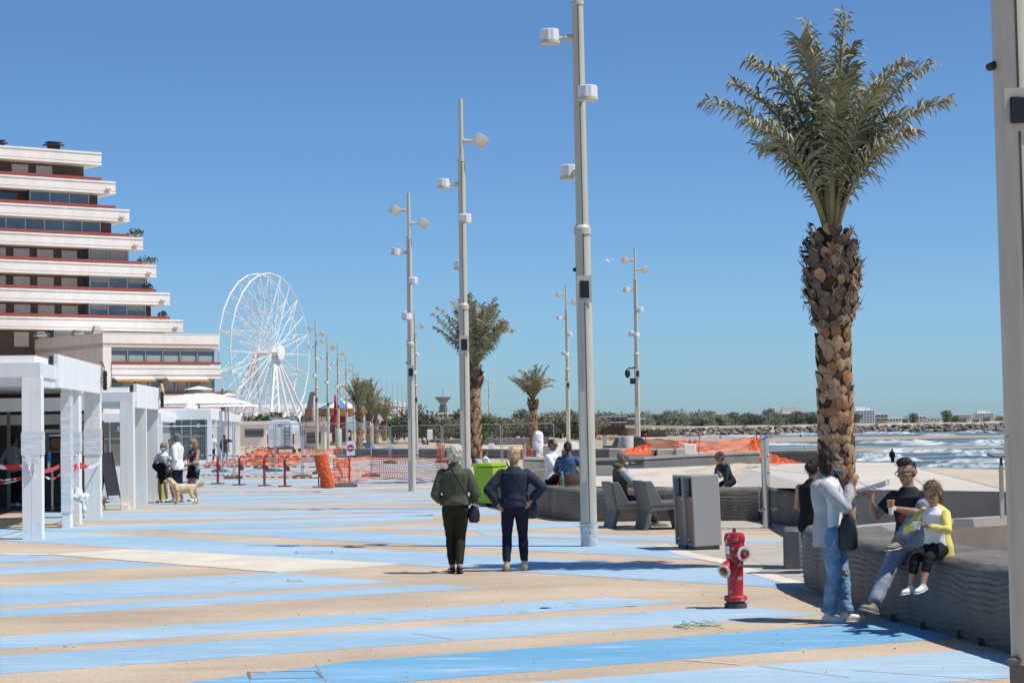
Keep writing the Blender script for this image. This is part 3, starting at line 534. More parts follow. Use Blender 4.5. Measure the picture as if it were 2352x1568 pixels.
# ---------------------------------------------------------------- white pergolas and kiosks on the left
FILM = mat('plastic_film', (.74, .76, .77), .2, var=.16, scale=5, stretch=(.6, .6, 3), bump=.45, bscale=9, spec=.8)
def pergola(label, pa, pb, t, w, posts, y0, left, cable):
    A, B = G(*pa), G(*pb); dr = B - A; rz = math.atan2(-dr.x, dr.y); L = dr.length; T = thing('white_pergola', label, 'pergola', A, rz); Mi = Matrix.Rotation(-rz, 3, 'Z')
    m = MB(); m.bb((-left, 0, t[2]), (-.02, L + .2, t[1])); m.build('lower_fascia', GREYW, T)
    m = MB(); m.bb((-left, .14, t[1]), (-.14, L, t[0])); m.build('upper_fascia', WHITE, T)
    m = MB(); m.bb((-left, .04, t[3]), (-w, .2, t[2])); m.bb((-.2, w, t[3]), (-.05, y0 + .2, t[2])); m.build('beam', GREYW, T)
    m = MB(); m.bb((-.06, y0, t[3] + .01), (.03, L + .05, t[0] + .08)); pn = m.build('side_panel', WHITE, T, bevel=.005)
    for k in (1, 2): m = MB(); m.bb((.03, y0 + (L - y0) * k / 3 - .006, t[3] + .02), (.033, y0 + (L - y0) * k / 3 + .006, t[0] + .07)); m.build('panel_joint', GREYW, pn)
    m = MB(); m.bb((-.12, y0 - .14, t[1] + .0), (-.06, y0 - .01, t[0] + .05)); m.build('gutter_gap', BLACK, T)
    for x, y, ww, dd in posts:
        q = Mi @ (G(x, y) - A); m = MB(); m.bb((q.x - ww, q.y, 0), (q.x, q.y + dd, t[2] if q.y < .5 else t[3] + .3)); p = m.build('post', WHITE, T, bevel=.006)
        if ww > .25:
            m = MB(); m.bb((q.x - ww * .52, q.y - .003, .02), (q.x - ww * .5, q.y, t[3])); m.build('seam', GREYW, p)
            m = MB()
            for dx, z in ((-.06, .15), (-.06, .28), (-.27, .15), (-.06, t[3] - .1)): m.ball((q.x + dx, q.y - .002, z), .008, n=6, m=4)
            m.build('screw', GALV, p)
    if cable:
        c = thing('cable_coil', cable, 'cable', A + Matrix.Rotation(rz, 3, 'Z') @ V((.09, L - .05, (t[0] + t[3]) / 2 + .08)), rz); m = MB(); random.seed(4)
        for i in range(9):
            r, ph = random.uniform(.05, .1), random.uniform(0, 6); pts = [V((.03 * cos(3 * a + ph) + .03, r * cos(a), r * 2.0 * sin(a) + random.uniform(-.01, .01) - .03 * i * .3)) for a in [2 * pi * k / 14 for k in range(15)]]
            m.loft(pts, .014, 5)
        m.loft([(.02, 0, .2), (-.02, .02, .33), (-.08, 0, .36)], .012, 5); m.build('coil', BLACKR, c)
    return T, A, rz
P1, A1, rz1 = pergola('large white pergola with film-wrapped posts and barrier tape at the left edge', (97, 1238), (231, 1188), (3.2, 3.07, 2.82, 2.66), .34,
                      [(97, 1238, .34, .3), (161.5, 1212, .16, .42), (183, 1205, .16, .42), (231, 1188, .34, .34)], 2.0, 9, 'black cable coil hanging on the nearer pergola panel')
P2, A2, rz2 = pergola('smaller white pergola with four bare posts behind the near one', (308, 1170), (364, 1151), (2.9, 2.78, 2.56, 2.4), .32,
                      [(308, 1170, .32, .3), (337.5, 1161, .31, .12), (364, 1151, .3, .12)], .55, 1.3, 'black cable coil hanging on the farther pergola panel')
m = MB(); q = G(308, 1170); m.bb((-.3, -.06, 0), (-.12, 0, .12)); o = m.build('socket_box', WHITE, P2)
def L1(x, y, z=0): return A1 + Matrix.Rotation(rz1, 3, 'Z') @ V((x, y, z))
# snack kiosk under the first pergola
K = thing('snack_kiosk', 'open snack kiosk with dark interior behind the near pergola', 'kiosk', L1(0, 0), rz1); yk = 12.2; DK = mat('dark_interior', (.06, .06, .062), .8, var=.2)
m = MB(); m.bb((-9, yk, 2.35), (-.5, yk + .3, 2.66)); m.build('fascia', GREYW, K)
m = MB(); m.bb((-9, yk - 3.3, 2.85), (-1.0, yk + 5.1, 2.95)); m.build('roof', GREYW, K)
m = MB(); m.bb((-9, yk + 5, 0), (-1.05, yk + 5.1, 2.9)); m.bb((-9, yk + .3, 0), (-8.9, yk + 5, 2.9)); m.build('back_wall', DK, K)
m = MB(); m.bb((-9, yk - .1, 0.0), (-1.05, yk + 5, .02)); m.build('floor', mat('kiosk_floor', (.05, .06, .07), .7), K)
m = MB(); m.bb((-4.5, yk + 3.2, 2.05), (-1.0, yk + 3.3, 2.3)); m.bb((-2.5, yk + 3.2, 0), (-2.42, yk + 3.3, 2.05)); m.bb((-1.75, yk + 3.2, 0), (-1.68, yk + 3.3, 2.05)); m.bb((-2.42, yk + 3.2, 1.85), (-1.75, yk + 3.3, 1.93)); m.build('door_frame', WHITE, K)
m = MB(); m.bb((-2.42, yk + 3.24, 0), (-1.75, yk + 3.26, 1.85)); d_ = m.build('door', GLASSD, K); m = MB(); m.bb((-2.36, yk + 3.19, 1.35), (-2.26, yk + 3.21, 1.37)); m.bb((-2.36, yk + 3.19, 1.28), (-2.34, yk + 3.21, 1.4)); m.build('handle', ALU, d_)
m = MB(); m.bb((-4.0, yk + 2.4, 0), (-3.9, yk + 2.5, 2.4)); m.bb((-3.9, yk + 2.4, 1.9), (-3.2, yk + 2.5, 2.4)); m.bb((-2.85, yk + 2.0, 0), (-2.78, yk + 2.1, 2.4)); m.build('inner_partition', mat('partition_grey', (.2, .19, .17), .8), K)
m = MB(); m.bb((-1.5, yk + 2.6, 1.3), (-.6, yk + 2.65, 2.12)); m.build('menu_board', mat('menu_red', (.35, .02, .02), .5), K)
m = MB(); m.bb((-1.5, yk + 2.59, 1.82), (-.6, yk + 2.599, 2.12)); m.build('menu_header', mat('menu_grey', (.35, .34, .34), .5), K)
def text(s, size, mt, parent, loc, rot, name='lettering', ext=.002, shear=0):
    cu = bpy.data.curves.new(name, 'FONT'); cu.body = s; cu.size = size; cu.extrude = ext; cu.align_x = 'CENTER'; cu.align_y = 'CENTER'; cu.shear = shear
    o = bpy.data.objects.new(name, cu); COL.objects.link(o); dg = bpy.context.evaluated_depsgraph_get(); me = bpy.data.meshes.new_from_object(o.evaluated_get(dg)); bpy.data.objects.remove(o)
    o = bpy.data.objects.new(name, me); COL.objects.link(o); me.materials.clear(); me.materials.append(mt); o.location = loc; o.rotation_euler = rot
    if parent: o.parent = parent
    return o
text('DRI', .075, _M['menu_red'], K, (-1.2, yk + 2.58, 2.0), (pi / 2, 0, 0), shear=.2)
EX = thing('exit_sign', 'green emergency exit sign above the kiosk door', 'sign', L1(-2.2, yk + 2.2, 2.42), rz1); m = MB(); m.bb((-.34, 0, -.09), (.34, .04, .09)); m.build('panel', mat('exit_green', (.0, .12, .06), .4), EX)
m = MB(); m.bb((-.12, -.006, -.06), (0, -.001, .06)); m.bb((.12, -.006, -.01), (.15, -.001, .06)); m.add([(.08, -.004, -.005), (.19, -.004, -.005), (.135, -.004, -.06)], [(0, 1, 2)]); m.build('pictogram', mat('exit_pale', (.4, .6, .5), .4), EX)
CT = thing('service_counter', 'dark service counter inside the snack kiosk', 'counter', L1(-2.15, yk + .5), rz1); m = MB(); m.bb((0, 0, .95), (1.5, .8, 1.0)); m.bb((0, .3, 1.38), (1.5, .8, 1.42)); m.build('worktop', mat('dark_top', (.05, .05, .05), .3), CT)
for x in (.1, .55, 1.0, 1.4): m = MB(); m.bb((x, .05, 0), (x + .05, .1, .95)); m.build('leg', ALU, CT)
m = MB(); m.bb((.1, .3, .1), (1.45, .75, .14)); m.bb((.1, .6, .14), (1.45, .75, 1.37)); m.build('back_panel', DK, CT)
def atk(x, y, z): return L1(-2.15 + x, yk + .5 + y, z)
CM = thing('coffee_machine', 'brown and black coffee machine on the kiosk counter', 'coffee machine', atk(.78, .52, 1.42), rz1); m = MB(); m.bb((-.3, -.2, .02), (.3, .2, .34)); m.build('housing', mat('machine_brown', (.055, .025, .018), .4), CM, bevel=.04); m = MB(); m.bb((-.31, -.21, .34), (.31, .21, .38)); m.build('top_tray', ALU, CM); m = MB(); m.bb((.08, -.15, .38), (.3, .1, .42)); m.build('red_box', _M['menu_red'], CM)
for lb, cc, x, h in (('stack of orange paper cups in a steel holder on the counter', (.75, .2, .04), .36, .14), ('taller stack of blue paper cups in a steel holder on the counter', (.02, .25, .6), .5, .22)):
    c = thing('cup_stack', lb, 'cups', atk(x, .1, .95), rz1, 'cup stacks'); m = MB(); m.lathe([(.045, .05), (.045, .2)], n=14); m.build('holder', STEEL, c, smooth=True)
    m = MB(); m.lathe([(.046, .2), (.05, .22), (.034, .2 + h), (.02, .21 + h)], n=14); m.build('cups', mat('cup' + lb[9:13], cc, .5), c, smooth=True)
DR = thing('display_fridge', 'red and black drinks cabinet behind the second film-wrapped post', 'cabinet', atk(1.0, -.7, 0), rz1); m = MB(); m.bb((0, 0, 0), (.55, .7, .95)); m.build('cabinet', mat('cab_dark', (.04, .04, .042), .35), DR, bevel=.02); m = MB(); m.bb((.05, .05, .951), (.5, .6, 1.35)); m.build('red_unit', _M['menu_red'], DR, bevel=.03); m = MB(); m.bb((.05, -.02, .0), (.12, -.001, .9)); m.build('handle', ALU, DR)
# plastic film round posts, barrier tape
def wrap(label, x, y, w, d, z0, z1, tail=0, seed=1):
    q = G(x, y); c = q + Matrix.Rotation(rz1, 3, 'Z') @ V((-w / 2, d / 2, 0)); m = MB(); n = 9; pts, rd = [], []
    for i in range(n): t = i / (n - 1); pts.append((0, 0, z0 + (z1 - z0) * t)); e = .012 + .008 * mnoise.noise((t * 9, seed, 0)); rd.append(((w / 2 + e) * 1.4142, (d / 2 + e) * 1.4142))
    m.loft(pts, rd, 4, ph=pi / 4, caps=False)
    if tail:
        vs = []
        for i in range(7):
            for j in range(5): u, v = j / 4, i / 6; vs.append(((u - .5) * w * .8 * (1 - .6 * v) + .02 * sin(9 * v), -d / 2 - .02 - .05 * sin(3 * u * pi) * v, z0 - tail * v * (1 - abs(u - .45) * .8)))
        m.add(vs, [(i * 5 + j, i * 5 + j + 1, i * 5 + 6 + j, i * 5 + 5 + j) for i in range(6) for j in range(4)])
    return tag(m.build('plastic_wrap', FILM, loc=c, rz=rz1, smooth=True, ang=70), label, 'plastic wrap', 'film wound round the pergola posts')
wrap('band of clear film with a hanging tail round the nearest pergola post', 97, 1238, .34, .3, 1.46, 1.86, .42)
wrap('clear film wound round almost the whole height of a narrow post', 161.5, 1212, .16, .42, .3, 2.62, 0, 3)
wrap('band of film round the narrow post beside the fully wrapped one', 183, 1205, .16, .42, 1.45, 1.85, .1, 5)
wrap('band of film round the far corner post of the near pergola', 231, 1188, .34, .34, 1.35, 1.9, 0, 7)
q = G(184, 1207); m = MB(); random.seed(2)
for i in range(10): m.ball((random.uniform(-.07, .1), random.uniform(-.15, .05), .58 + random.uniform(-.14, .14)), (random.uniform(.05, .11), .06, random.uniform(.05, .1)), n=8, m=6)
m.ball((.1, -.1, .34), (.05, .03, .17)); o = solid(m, 'film_bundle', FILM, None, .018, 1, .02, (14, 14, 14)); o.location = q; tag(o, 'crumpled bundle of clear film bunched low on a narrow post', 'plastic wrap')
TAPE, nt, b = special('barrier_tape', .5); w = nt.nodes.new('ShaderNodeTexWave'); w.inputs['Scale'].default_value = 1.15; w.bands_direction = 'DIAGONAL'; w.wave_profile = 'SAW'; lk(nt, coords(nt, (1, .0, 1)), w.inputs['Vector'])
lk(nt, ramp(nt, w.outputs['Fac'], [(.49, (.62, .02, .03)), (.51, (.75, .75, .75))]), b.inputs['Base Color'])
def tape(mb, pts, w, twist=0):
    n = 14; vs = []; P = []
    for a, c in zip(pts, pts[1:]):
        for i in range(n): t = i / n; q = a.lerp(c, t); q.z -= .05 * sin(pi * t) * (c - a).length / 2; P.append(q)
    P.append(pts[-1]); k = 0
    for i, q in enumerate(P): a = twist * i * .8; d = V((0, sin(a), cos(a))) * w / 2; vs += [q + d, q - d]
    mb.add(vs, [(2 * i, 2 * i + 1, 2 * i + 3, 2 * i + 2) for i in range(len(P) - 1)])
def on(x, y, px, py): d = G(px, py).y; return D(x, y, d - .06)
m = MB(); tape(m, [on(-20, 1070, 85, 1236), on(60, 1071, 85, 1236), on(143, 1066, 150, 1210), on(165, 1071, 165, 1206), on(186, 1066, 183, 1204), on(230, 1060, 225, 1187)], .075)
tag(m.build('barrier_tape', TAPE), 'upper red and white barrier tape tied across the pergola posts', 'tape')
m = MB(); tape(m, [on(-20, 1104, 70, 1237), on(50, 1096, 70, 1237), on(98, 1091, 90, 1237), on(145, 1081, 150, 1211), on(185, 1074, 183, 1204), on(229, 1063, 225, 1187)], .045, 1)
tag(m.build('barrier_tape', TAPE), 'lower twisted red and white tape sagging between the pergola posts', 'tape')
m = MB(); tape(m, [on(-10, 1112, 60, 1237), on(50, 1100, 70, 1237)], .02); tape(m, [D(480, 1072, 95), D(540, 1069, 95)], .08); tape(m, [D(412, 1078, 95), D(480, 1072, 95)], .08)
tag(m.build('barrier_tape', TAPE), 'loose tape strip running to the fence behind the family', 'tape')
# A-board
t = thing('menu_stand', 'dark folding menu board standing behind the corner post', 'menu board', G(240, 1146), R_(70)); BB = mat('chalkboard', (.02, .02, .022), .7)
for s in (1, -1): m = MB(); m.prism([(-.32, s * .28, .1), (.32, s * .28, .1), (.32, s * .02, 1.28), (-.32, s * .02, 1.28)], (0, s * .02, 0)); m.build('board', BB, t); m = MB(); m.tube((-.32, s * .31, 0), (-.32, s * .05, 1.3), .02); m.tube((.32, s * .31, 0), (.32, s * .05, 1.3), .02); m.build('leg', mat('dark_wood', (.05, .03, .02), .7), t)
t = thing('waste_drum', 'yellow drum half hidden by the farthest pergola post', 'drum', G(369, 1147)); m = MB(); m.lathe([(.16, 0), (.17, .03), (.17, .62), (.15, .64)], n=16); m.build('body', mat('drum_yellow', (.5, .5, .06), .5), t, smooth=True); m = MB(); m.lathe([(.14, .64), (.14, .95), (.1, .98)], n=14); m.build('upper', BLACK, t, smooth=True)
# middle shop behind pergola two and the glazed kiosk
def glazed(label, pa, pb, xl, zt, zf, fins, gl):
    A, B = G(*pa), G(*pb); dr = B - A; rz = math.atan2(-dr.x, dr.y); L = dr.length; T = thing('glazed_kiosk', label, 'kiosk', A, rz); Wd = (pa[0] - xl) * A.y / F
    m = MB(); m.bb((-Wd - 3, 0, zf), (0, L, zt)); m.build('fascia', WHITE, T, bevel=.02)
    m = MB(); m.bb((-.22, 0, 0), (0, .3, zf)); m.build('corner_pillar', WHITE, T)
    m = MB(); m.bb((-Wd - 3, .02, 0), (-.22, .2, .22)); m.build('plinth', WHITE, T)
    m = MB(); m.bb((-Wd - 3, .18, .22), (-.25, .22, zf)); m.build('glass_front', gl, T)
    m = MB(); x = -.3; k = 0
    while x > -Wd - 2: m.bb((x - .03, .13, .22), (x + .03, .18, zf)); x -= .82 if k % 2 == 0 else .5; k += 1
    m.bb((-Wd - 3, .13, 1.5), (-.25, .18, 1.54)); m.build('mullions', ALU, T)
    m = MB()
    for i in range(3): m.bb((-.8 - 1.3 * i, .1, zf - .42), (-.62 - 1.3 * i, .125, zf - .2))
    m.build('glass_sticker', mat('sticker_blue', (.5, .62, .68), .5), T)
    for i in range(fins):
        y = .6 + (L - 1) * (i / max(1, fins - 1)) if fins > 1 else 1; m = MB(); m.bb((-.25, y, 0), (0, y + .3, zf)); m.build('fin_post', WHITE, T)
    m = MB(); m.bb((-.5, .3, 0), (-.3, L, zf)); m.build('side_wall', mat('side_grey', (.4, .4, .39), .6), T)
    m = MB(); m.bb((-Wd - 3, 1.2, 0), (-.5, 1.3, zf)); m.build('inner_wall', mat('inner_beige', (.28, .24, .19), .8, var=.2, scale=1), T)
    return T
glazed('long white glazed kiosk with narrow side fins behind the family', (486, 1065), (552, 1040), 380, 3.05, 2.45, 9, mat('shop_glass', (.12, .14, .13), .12, var=.5, scale=.8, spec=.7))
glazed('white shop with beige glass partly hidden by the two pergolas', (372, 1079), (420, 1060), 200, 2.75, 2.3, 2, mat('beige_glass', (.24, .2, .155), .15, var=.12, scale=.8, spec=.6))
# parasols on the terrace behind
def parasol(label, loc, R, h0, h1, panels=8, closed=False, col=None, name='parasol', sc=1):
    t = thing(name, label, 'parasol', loc); CV = col or mat('canvas_white', (.72, .7, .65), .85, var=.06, scale=1)
    m = MB(); m.tube((0, 0, 0), (0, 0, h1), .05); m.build('pole', ALU, t)
    m = MB()
    if closed: m.lathe([(.05, h0), (.22, h0 + .15), (.2, h0 + .8), (.1, h1 - .1), (.03, h1)], n=10); m.build('canopy', CV, t, smooth=True); return t
    vs = [(0, 0, h1)]
    for r, z in ((.45, .62), (1, 0)):
        for k in range(panels * 2):
            a = 2 * pi * k / (panels * 2); q = R * r * (1 if k % 2 == 0 else .95); vs.append((q * cos(a), q * sin(a), h0 + (h1 - h0) * z * (1 if k % 2 == 0 else .93)))
    n = panels * 2; m.add(vs, [(0, 1 + k, 1 + (k + 1) % n) for k in range(n)] + [(1 + k, 1 + n + k, 1 + n + (k + 1) % n, 1 + (k + 1) % n) for k in range(n)]); m.build('canopy', CV, t)
    m = MB(); vs = [(0, 0, h1 + .28)] + [(R * .3 * cos(2 * pi * k / 8), R * .3 * sin(2 * pi * k / 8), h1 - (h1 - h0) * .2 + .22) for k in range(8)]; m.add(vs, [(0, 1 + k, 1 + (k + 1) % 8) for k in range(8)]); m.build('vent_flap', CV, t)
    for k in range(panels): a = 2 * pi * k / panels; m = MB(); m.tube((0, 0, h1 - .05), (R * cos(a), R * sin(a), h0 - .03), .025); m.build('rib', ALU, t)
    return t
parasol('big off-white parasol over the glazed kiosk roof', D(458, 1040, 126), 3.3, 3.0, 3.85); parasol('smaller white parasol at the right end of the glazed kiosk roof', D(525, 1038, 134), 2.1, 2.95, 3.6)
parasol('closed beige parasol standing on the lower balcony', D(371, 930, 150), .3, .4, 1.6, closed=True, col=mat('canvas_beige', (.55, .4, .26), .85)); parasol('closed red parasol in front of the carousel', D(771, 1000, 205), .3, .9, 4.1, closed=True, col=mat('canvas_red', (.45, .02, .03), .8), sc=1)
parasol('closed pale parasol left of the carousel', D(723, 1000, 200), .3, 1.4, 3.9, closed=True)
t = thing('roof_vent', 'white domed roof vent on top of the glazed kiosk', 'vent', D(437, 940, 115)); m = MB(); m.lathe([(.42, .05), (.3, .25), (.18, .42), (.08, .46)], n=16); m.build('dome', WHITE, t, smooth=True); m = MB(); m.lathe([(.25, 0), (.25, .05)], n=14); m.build('collar', BLACK, t)

# ---------------------------------------------------------------- apartment tower and its lower block
ua = R_(37); un = V((sin(ua), -cos(ua), 0)); uu = V((cos(ua), sin(ua), 0)); P0 = D(297, 500, 204)
TW = thing('apartment_tower', 'stepped cream apartment tower with red balcony rails', 'apartment block', (P0.x, P0.y, 0), ua)
def tz(zx, zy): q = PL(zx / 3.2508, 321.6 + zy / 3.2508, P0, un); return (q - P0).dot(uu), q.z
dk = [(757, 95, 190, 607), (863, 312, 405, 711), (966, 520, 612, 815), (1067, 730, 821, 945), (1166, 934, 1026, 1085), (1267, 1140, 1232, 1115), (1366, 1342, 1432, 1215)]
xl = -46; SHUT = mat('white_shutter', (.62, .59, .54), .7, var=.08, scale=2); LN = mat('groove', (.2, .17, .15), .9)
lev = [(tz(a, b_), tz(a, c)) for a, b_, c, w in dk]
loggia = [None, (215, 655), (-260, 742), (660, 943), (665, 1082), (660, 1080), (400, 700)]
shut = [[(62, 185), (245, 367)], [(-140, 100)], [], [(-90, 15), (75, 195), (253, 375), (440, 555)], [(-90, 15), (75, 198), (256, 378), (438, 555)], [(-90, 15), (80, 202), (260, 384), (440, 560)], [(80, 190), (265, 380), (445, 550)]]
for i, ((t1, zt), (t2, zb)) in enumerate(lev):
    H = zt - zb; m = MB(); m.bb((xl, 0, zb + H * .24), (t1, 13, zt - H * .17)); m.bb((xl, -.08, zb), (t1, 13, zb + H * .15)); m.bb((xl, -.06, zt - H * .155), (t1, 13, zt)); dkk = m.build('deck', CREAM, TW)
    m = MB(); m.bb((xl, .02, zb + H * .15), (t1 - .02, 12.9, zb + H * .24)); m.build('pink_band', PINK, dkk)
    m = MB(); m.bb((xl, .06, zt - H * .17), (t1 - .03, 12.8, zt - H * .155)); m.build('groove', LN, dkk)
    if i:
        m = MB(); m.bb((xl, -.03, zt + .07), (t1 - 1.5, .3, zt + .31)); m.build('red_rail', RED, TW)
        m = MB(); x = -44
        while x < t1 - 2: m.bb((x, .15, zt), (x + .08, .35, zt + .1)); x += 4
        m.build('rail_post', RED, TW)
        m = MB(); m.bb((t1 - 1.2, -.3, zb + H * .26), (t1 - .6, -.08, zb + H * .48)); m.build('spout', PINK, TW, bevel=.1)
    zn = lev[i + 1][0][1] if i < 6 else zb - 1.6
    we = tz(dk[i][3], dk[i][2] + 60)[0]
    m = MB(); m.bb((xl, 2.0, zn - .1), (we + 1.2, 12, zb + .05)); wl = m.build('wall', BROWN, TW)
    ym = dk[i][2] + 50
    for a, c in shut[i]:
        ta, tb = tz(a, ym)[0] + 1.2, tz(c, ym)[0] + 1.2; m = MB(); m.bb((ta, 1.94, zn), (tb, 2.0, zb - .18)); m.build('shutter', SHUT if i != 1 else GLASSD, wl)
    if loggia[i]:
        ta, tb = tz(loggia[i][0], ym)[0] + .5, tz(loggia[i][1], ym)[0] + .5; m = MB(); m.bb((ta, .9, zn), (tb, 2.0, zb)); lg = m.build('loggia_glazing', GLASSB, wl)
        m = MB(); n = max(2, round((tb - ta) / 2.05))
        for k in range(n + 1): x = ta + (tb - ta) * k / n; m.bb((x - .05, .84, zn), (x + .05, .9, zb))
        m.bb((ta, .84, zb - .12), (tb, .9, zb)); m.build('glazing_bar', ALU, lg)
        if i > 2:
            for k in range(n):
                if k % 2 == 0 or i in (3,): m = MB(); x = ta + (tb - ta) * k / n; m.bb((x + .15, .87, zn + (.05 if i == 3 else .9)), (x + (tb - ta) / n - .15, .895, zb - .15)); m.build('blind', mat('blind', (.3, .32, .31), .8), lg)
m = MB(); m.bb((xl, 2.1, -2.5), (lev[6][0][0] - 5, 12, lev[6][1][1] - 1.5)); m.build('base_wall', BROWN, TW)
for zx, zy, s in ((432, 58, 1), (20, 45, .8)):
    t_, z_ = tz(zx, zy + 14); m = MB(); m.bb((t_ - .5 * s, .6, z_), (t_ + .5 * s, 1.4, z_ + .5)); m.bb((t_ - .9 * s, .4, z_ + .5), (t_ + .9 * s, 1.6, z_ + .6)); m.bb((t_ - .7 * s, .5, z_ + .75), (t_ + .7 * s, 1.5, z_ + .85)); m.build('roof_vent', BLACKR, TW)
C0 = D(236, 790, 188); LB = thing('lower_apartment_block', 'two-storey cream wing with glazed front and orange awnings', 'apartment block', (C0.x, C0.y, 0), ua)
def bz(x, y): q = PL(x, y, C0, un); return (q - C0).dot(uu), q.z
xr = bz(503, 790)[0]; Z = {y: bz(370, y)[1] for y in (766.6, 789.4, 799, 801.4, 830.4, 835.9, 838, 846, 862, 868.8, 872, 899.9, 905.5, 916, 930)}
Lw = 40
m = MB(); m.bb((0, 0, Z[789.4]), (xr, Lw, Z[766.6])); m.bb((0, -.03, Z[766.6] - .02), (xr + .05, Lw, Z[766.6] + .06)); m.build('parapet', CREAM, LB)
m = MB(); m.bb((.05, .06, Z[799]), (xr - .05, Lw, Z[789.4])); m.build('pink_band', PINK, LB)
m = MB(); m.bb((.1, .8, -3), (xr - .3, Lw - .1, Z[799])); wl = m.build('wall', CREAM, LB)
m = MB(); m.bb((0, 0, -3), (bz(256, 850)[0], .8, Z[799])); m.build('pier', CREAM, LB)
xa = bz(256, 850)[0]
for za, zb, nn in ((Z[801.4], Z[830.4], 6), (Z[868.8], Z[899.9], 8)):
    m = MB(); m.bb((xa, .4, zb), (xr - .3, .5, za)); w_ = m.build('glazing', GLASSB, LB); m = MB()
    for k in range(nn + 1): x = xa + (xr - .35 - xa) * k / nn; m.bb((x - .05, .33, zb), (x + .05, .4, za))
    m.bb((xa, .33, za - .15), (xr - .3, .4, za)); m.build('glazing_bar', ALU, w_)
    for k in range(nn): m = MB(); x = xa + (xr - .35 - xa) * k / nn; q = .5 if nn == 6 else (.1 if k % 3 else .75); m.bb((x + .15, .36, zb + .02), (x + (xr - xa) / nn - .3, .39, zb + (za - zb) * (1 - q))); m.build('blind', mat('blind2', (.36, .37, .34), .8, var=.1), w_)
for zt, zb in ((Z[838], Z[868.8]), (Z[905.5], Z[930] - .6)):
    H = zt - zb; m = MB(); m.bb((xa, -.1, zb + H * .28), (xr + .1, 6, zt - H * .3)); m.bb((xa, -.13, zt - H * .27), (xr + .1, 6, zt)); m.bb((xa, -.1, zb), (xr + .1, 6, zb + H * .13)); dkk = m.build('balcony_front', CREAM, LB)
    m = MB(); m.bb((xa, -.04, zb + H * .13), (xr + .05, 5.9, zb + H * .28)); m.build('pink_band', PINK, dkk); m = MB(); m.bb((xa, -.05, zt - H * .3), (xr + .05, 5.9, zt - H * .27)); m.build('groove', LN, dkk)
for zt, zb in ((Z[830.4], Z[835.9]), (Z[899.9], Z[905.5])): m = MB(); m.bb((xa, -.08, zb), (xr + .1, .12, zt)); m.build('red_rail', RED, LB)
AW = mat('awning_orange', (.62, .26, .07), .8, var=.1, scale=3)
for xa_, xb_ in ((258, 348), (378, 470)):
    a, c = bz(xa_, 880)[0], bz(xb_, 880)[0]; zt = Z[872] + .3; m = MB(); m.prism([(a, -.1, zt), (a, -.1, zt - .1), (a, -.7, zt - .3), (a, -.7, zt - .2)], (c - a, 0, 0)); aw = m.build('awning', CREAM, LB)
    m = MB(); n = 30
    m.add([(a + .1 + (c - a) * i / n, -.72, zt - .3 - j * (.16 + .05 * (i % 2))) for i in range(n + 1) for j in (0, 1)], [(2 * i, 2 * i + 1, 2 * i + 3, 2 * i + 2) for i in range(n)]); m.build('valance', AW, aw)
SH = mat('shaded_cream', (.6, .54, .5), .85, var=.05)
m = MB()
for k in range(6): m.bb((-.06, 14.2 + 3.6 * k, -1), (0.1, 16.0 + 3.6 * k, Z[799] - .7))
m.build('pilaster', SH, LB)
m = MB()
for k in range(6): m.bb((.02, 12.5 + 3.6 * k, -1), (.1, 14.2 + 3.6 * k, Z[799] - .9))
m.build('side_window', GLASSD, LB)
for i, (x, y) in enumerate(((222, 764), (92, 770), (178, 766))):
    t_, z_ = bz(x, y); q = D(x, y + 4, 189 + (236 - x) * .05); m = MB(); m.bb((-.5, -.4, 0), (.5, .4, .25)); m.bb((-.4, -.3, .35), (.4, .3, .5)); m.bb((-.3, -.2, .25), (.3, .2, .8 if i == 0 else .5)); o = m.build('chimney', PINK if i == 0 else CONC, None); o.location = q; o.rotation_euler = (0, 0, ua)
    tag(o, ['slatted chimney at the corner of the low wing', 'white vent cluster on the low wing roof at the left', 'flat dark vent on the low wing roof'][i], 'chimney')
LEAF = mat('leaf_mid', (.07, .105, .035), .6, var=.45, scale=1.2); LEAFD = mat('leaf_dark', (.09, .1, .05), .6, var=.4, scale=1); LEAFY = mat('leaf_olive', (.21, .195, .11), .7, var=.35, scale=.6); LEAFG = mat('leaf_greygreen', (.22, .21, .14), .7, var=.35, scale=.5)
def leafcloud(blobs, n, size, seed=1, flat=.8):
    rd = random.Random(seed); m = MB(); vs, fs = [], []
    tot = sum(b[3] * b[4] * b[5] for b in blobs)
    for bx, by, bz_, rx, ry, rz in blobs:
        k = max(6, int(n * rx * ry * rz / tot))
        for _ in range(k):
            d = V((rd.gauss(0, 1), rd.gauss(0, 1), rd.gauss(0, 1))).normalized(); r = (.35 + .65 * rd.random() ** .5) * (1 + .28 * mnoise.noise((d.x * 2.2 + seed, d.y * 2.2, d.z * 2.2 + bx)))
            c = V((bx + d.x * rx * r, by + d.y * ry * r, bz_ + d.z * rz * r)); a = V((rd.gauss(0, 1), rd.gauss(0, 1), rd.gauss(0, 1) * flat)).normalized(); b2 = a.cross(V((rd.gauss(0, 1), rd.gauss(0, 1), rd.gauss(0, 1)))).normalized(); s = size * rd.uniform(.6, 1.4)
            i = len(vs); vs += [c - a * s, c + b2 * s * .45, c + a * s, c - b2 * s * .45]; fs.append((i, i + 1, i + 2, i + 3))
    m.add(vs, fs); return m
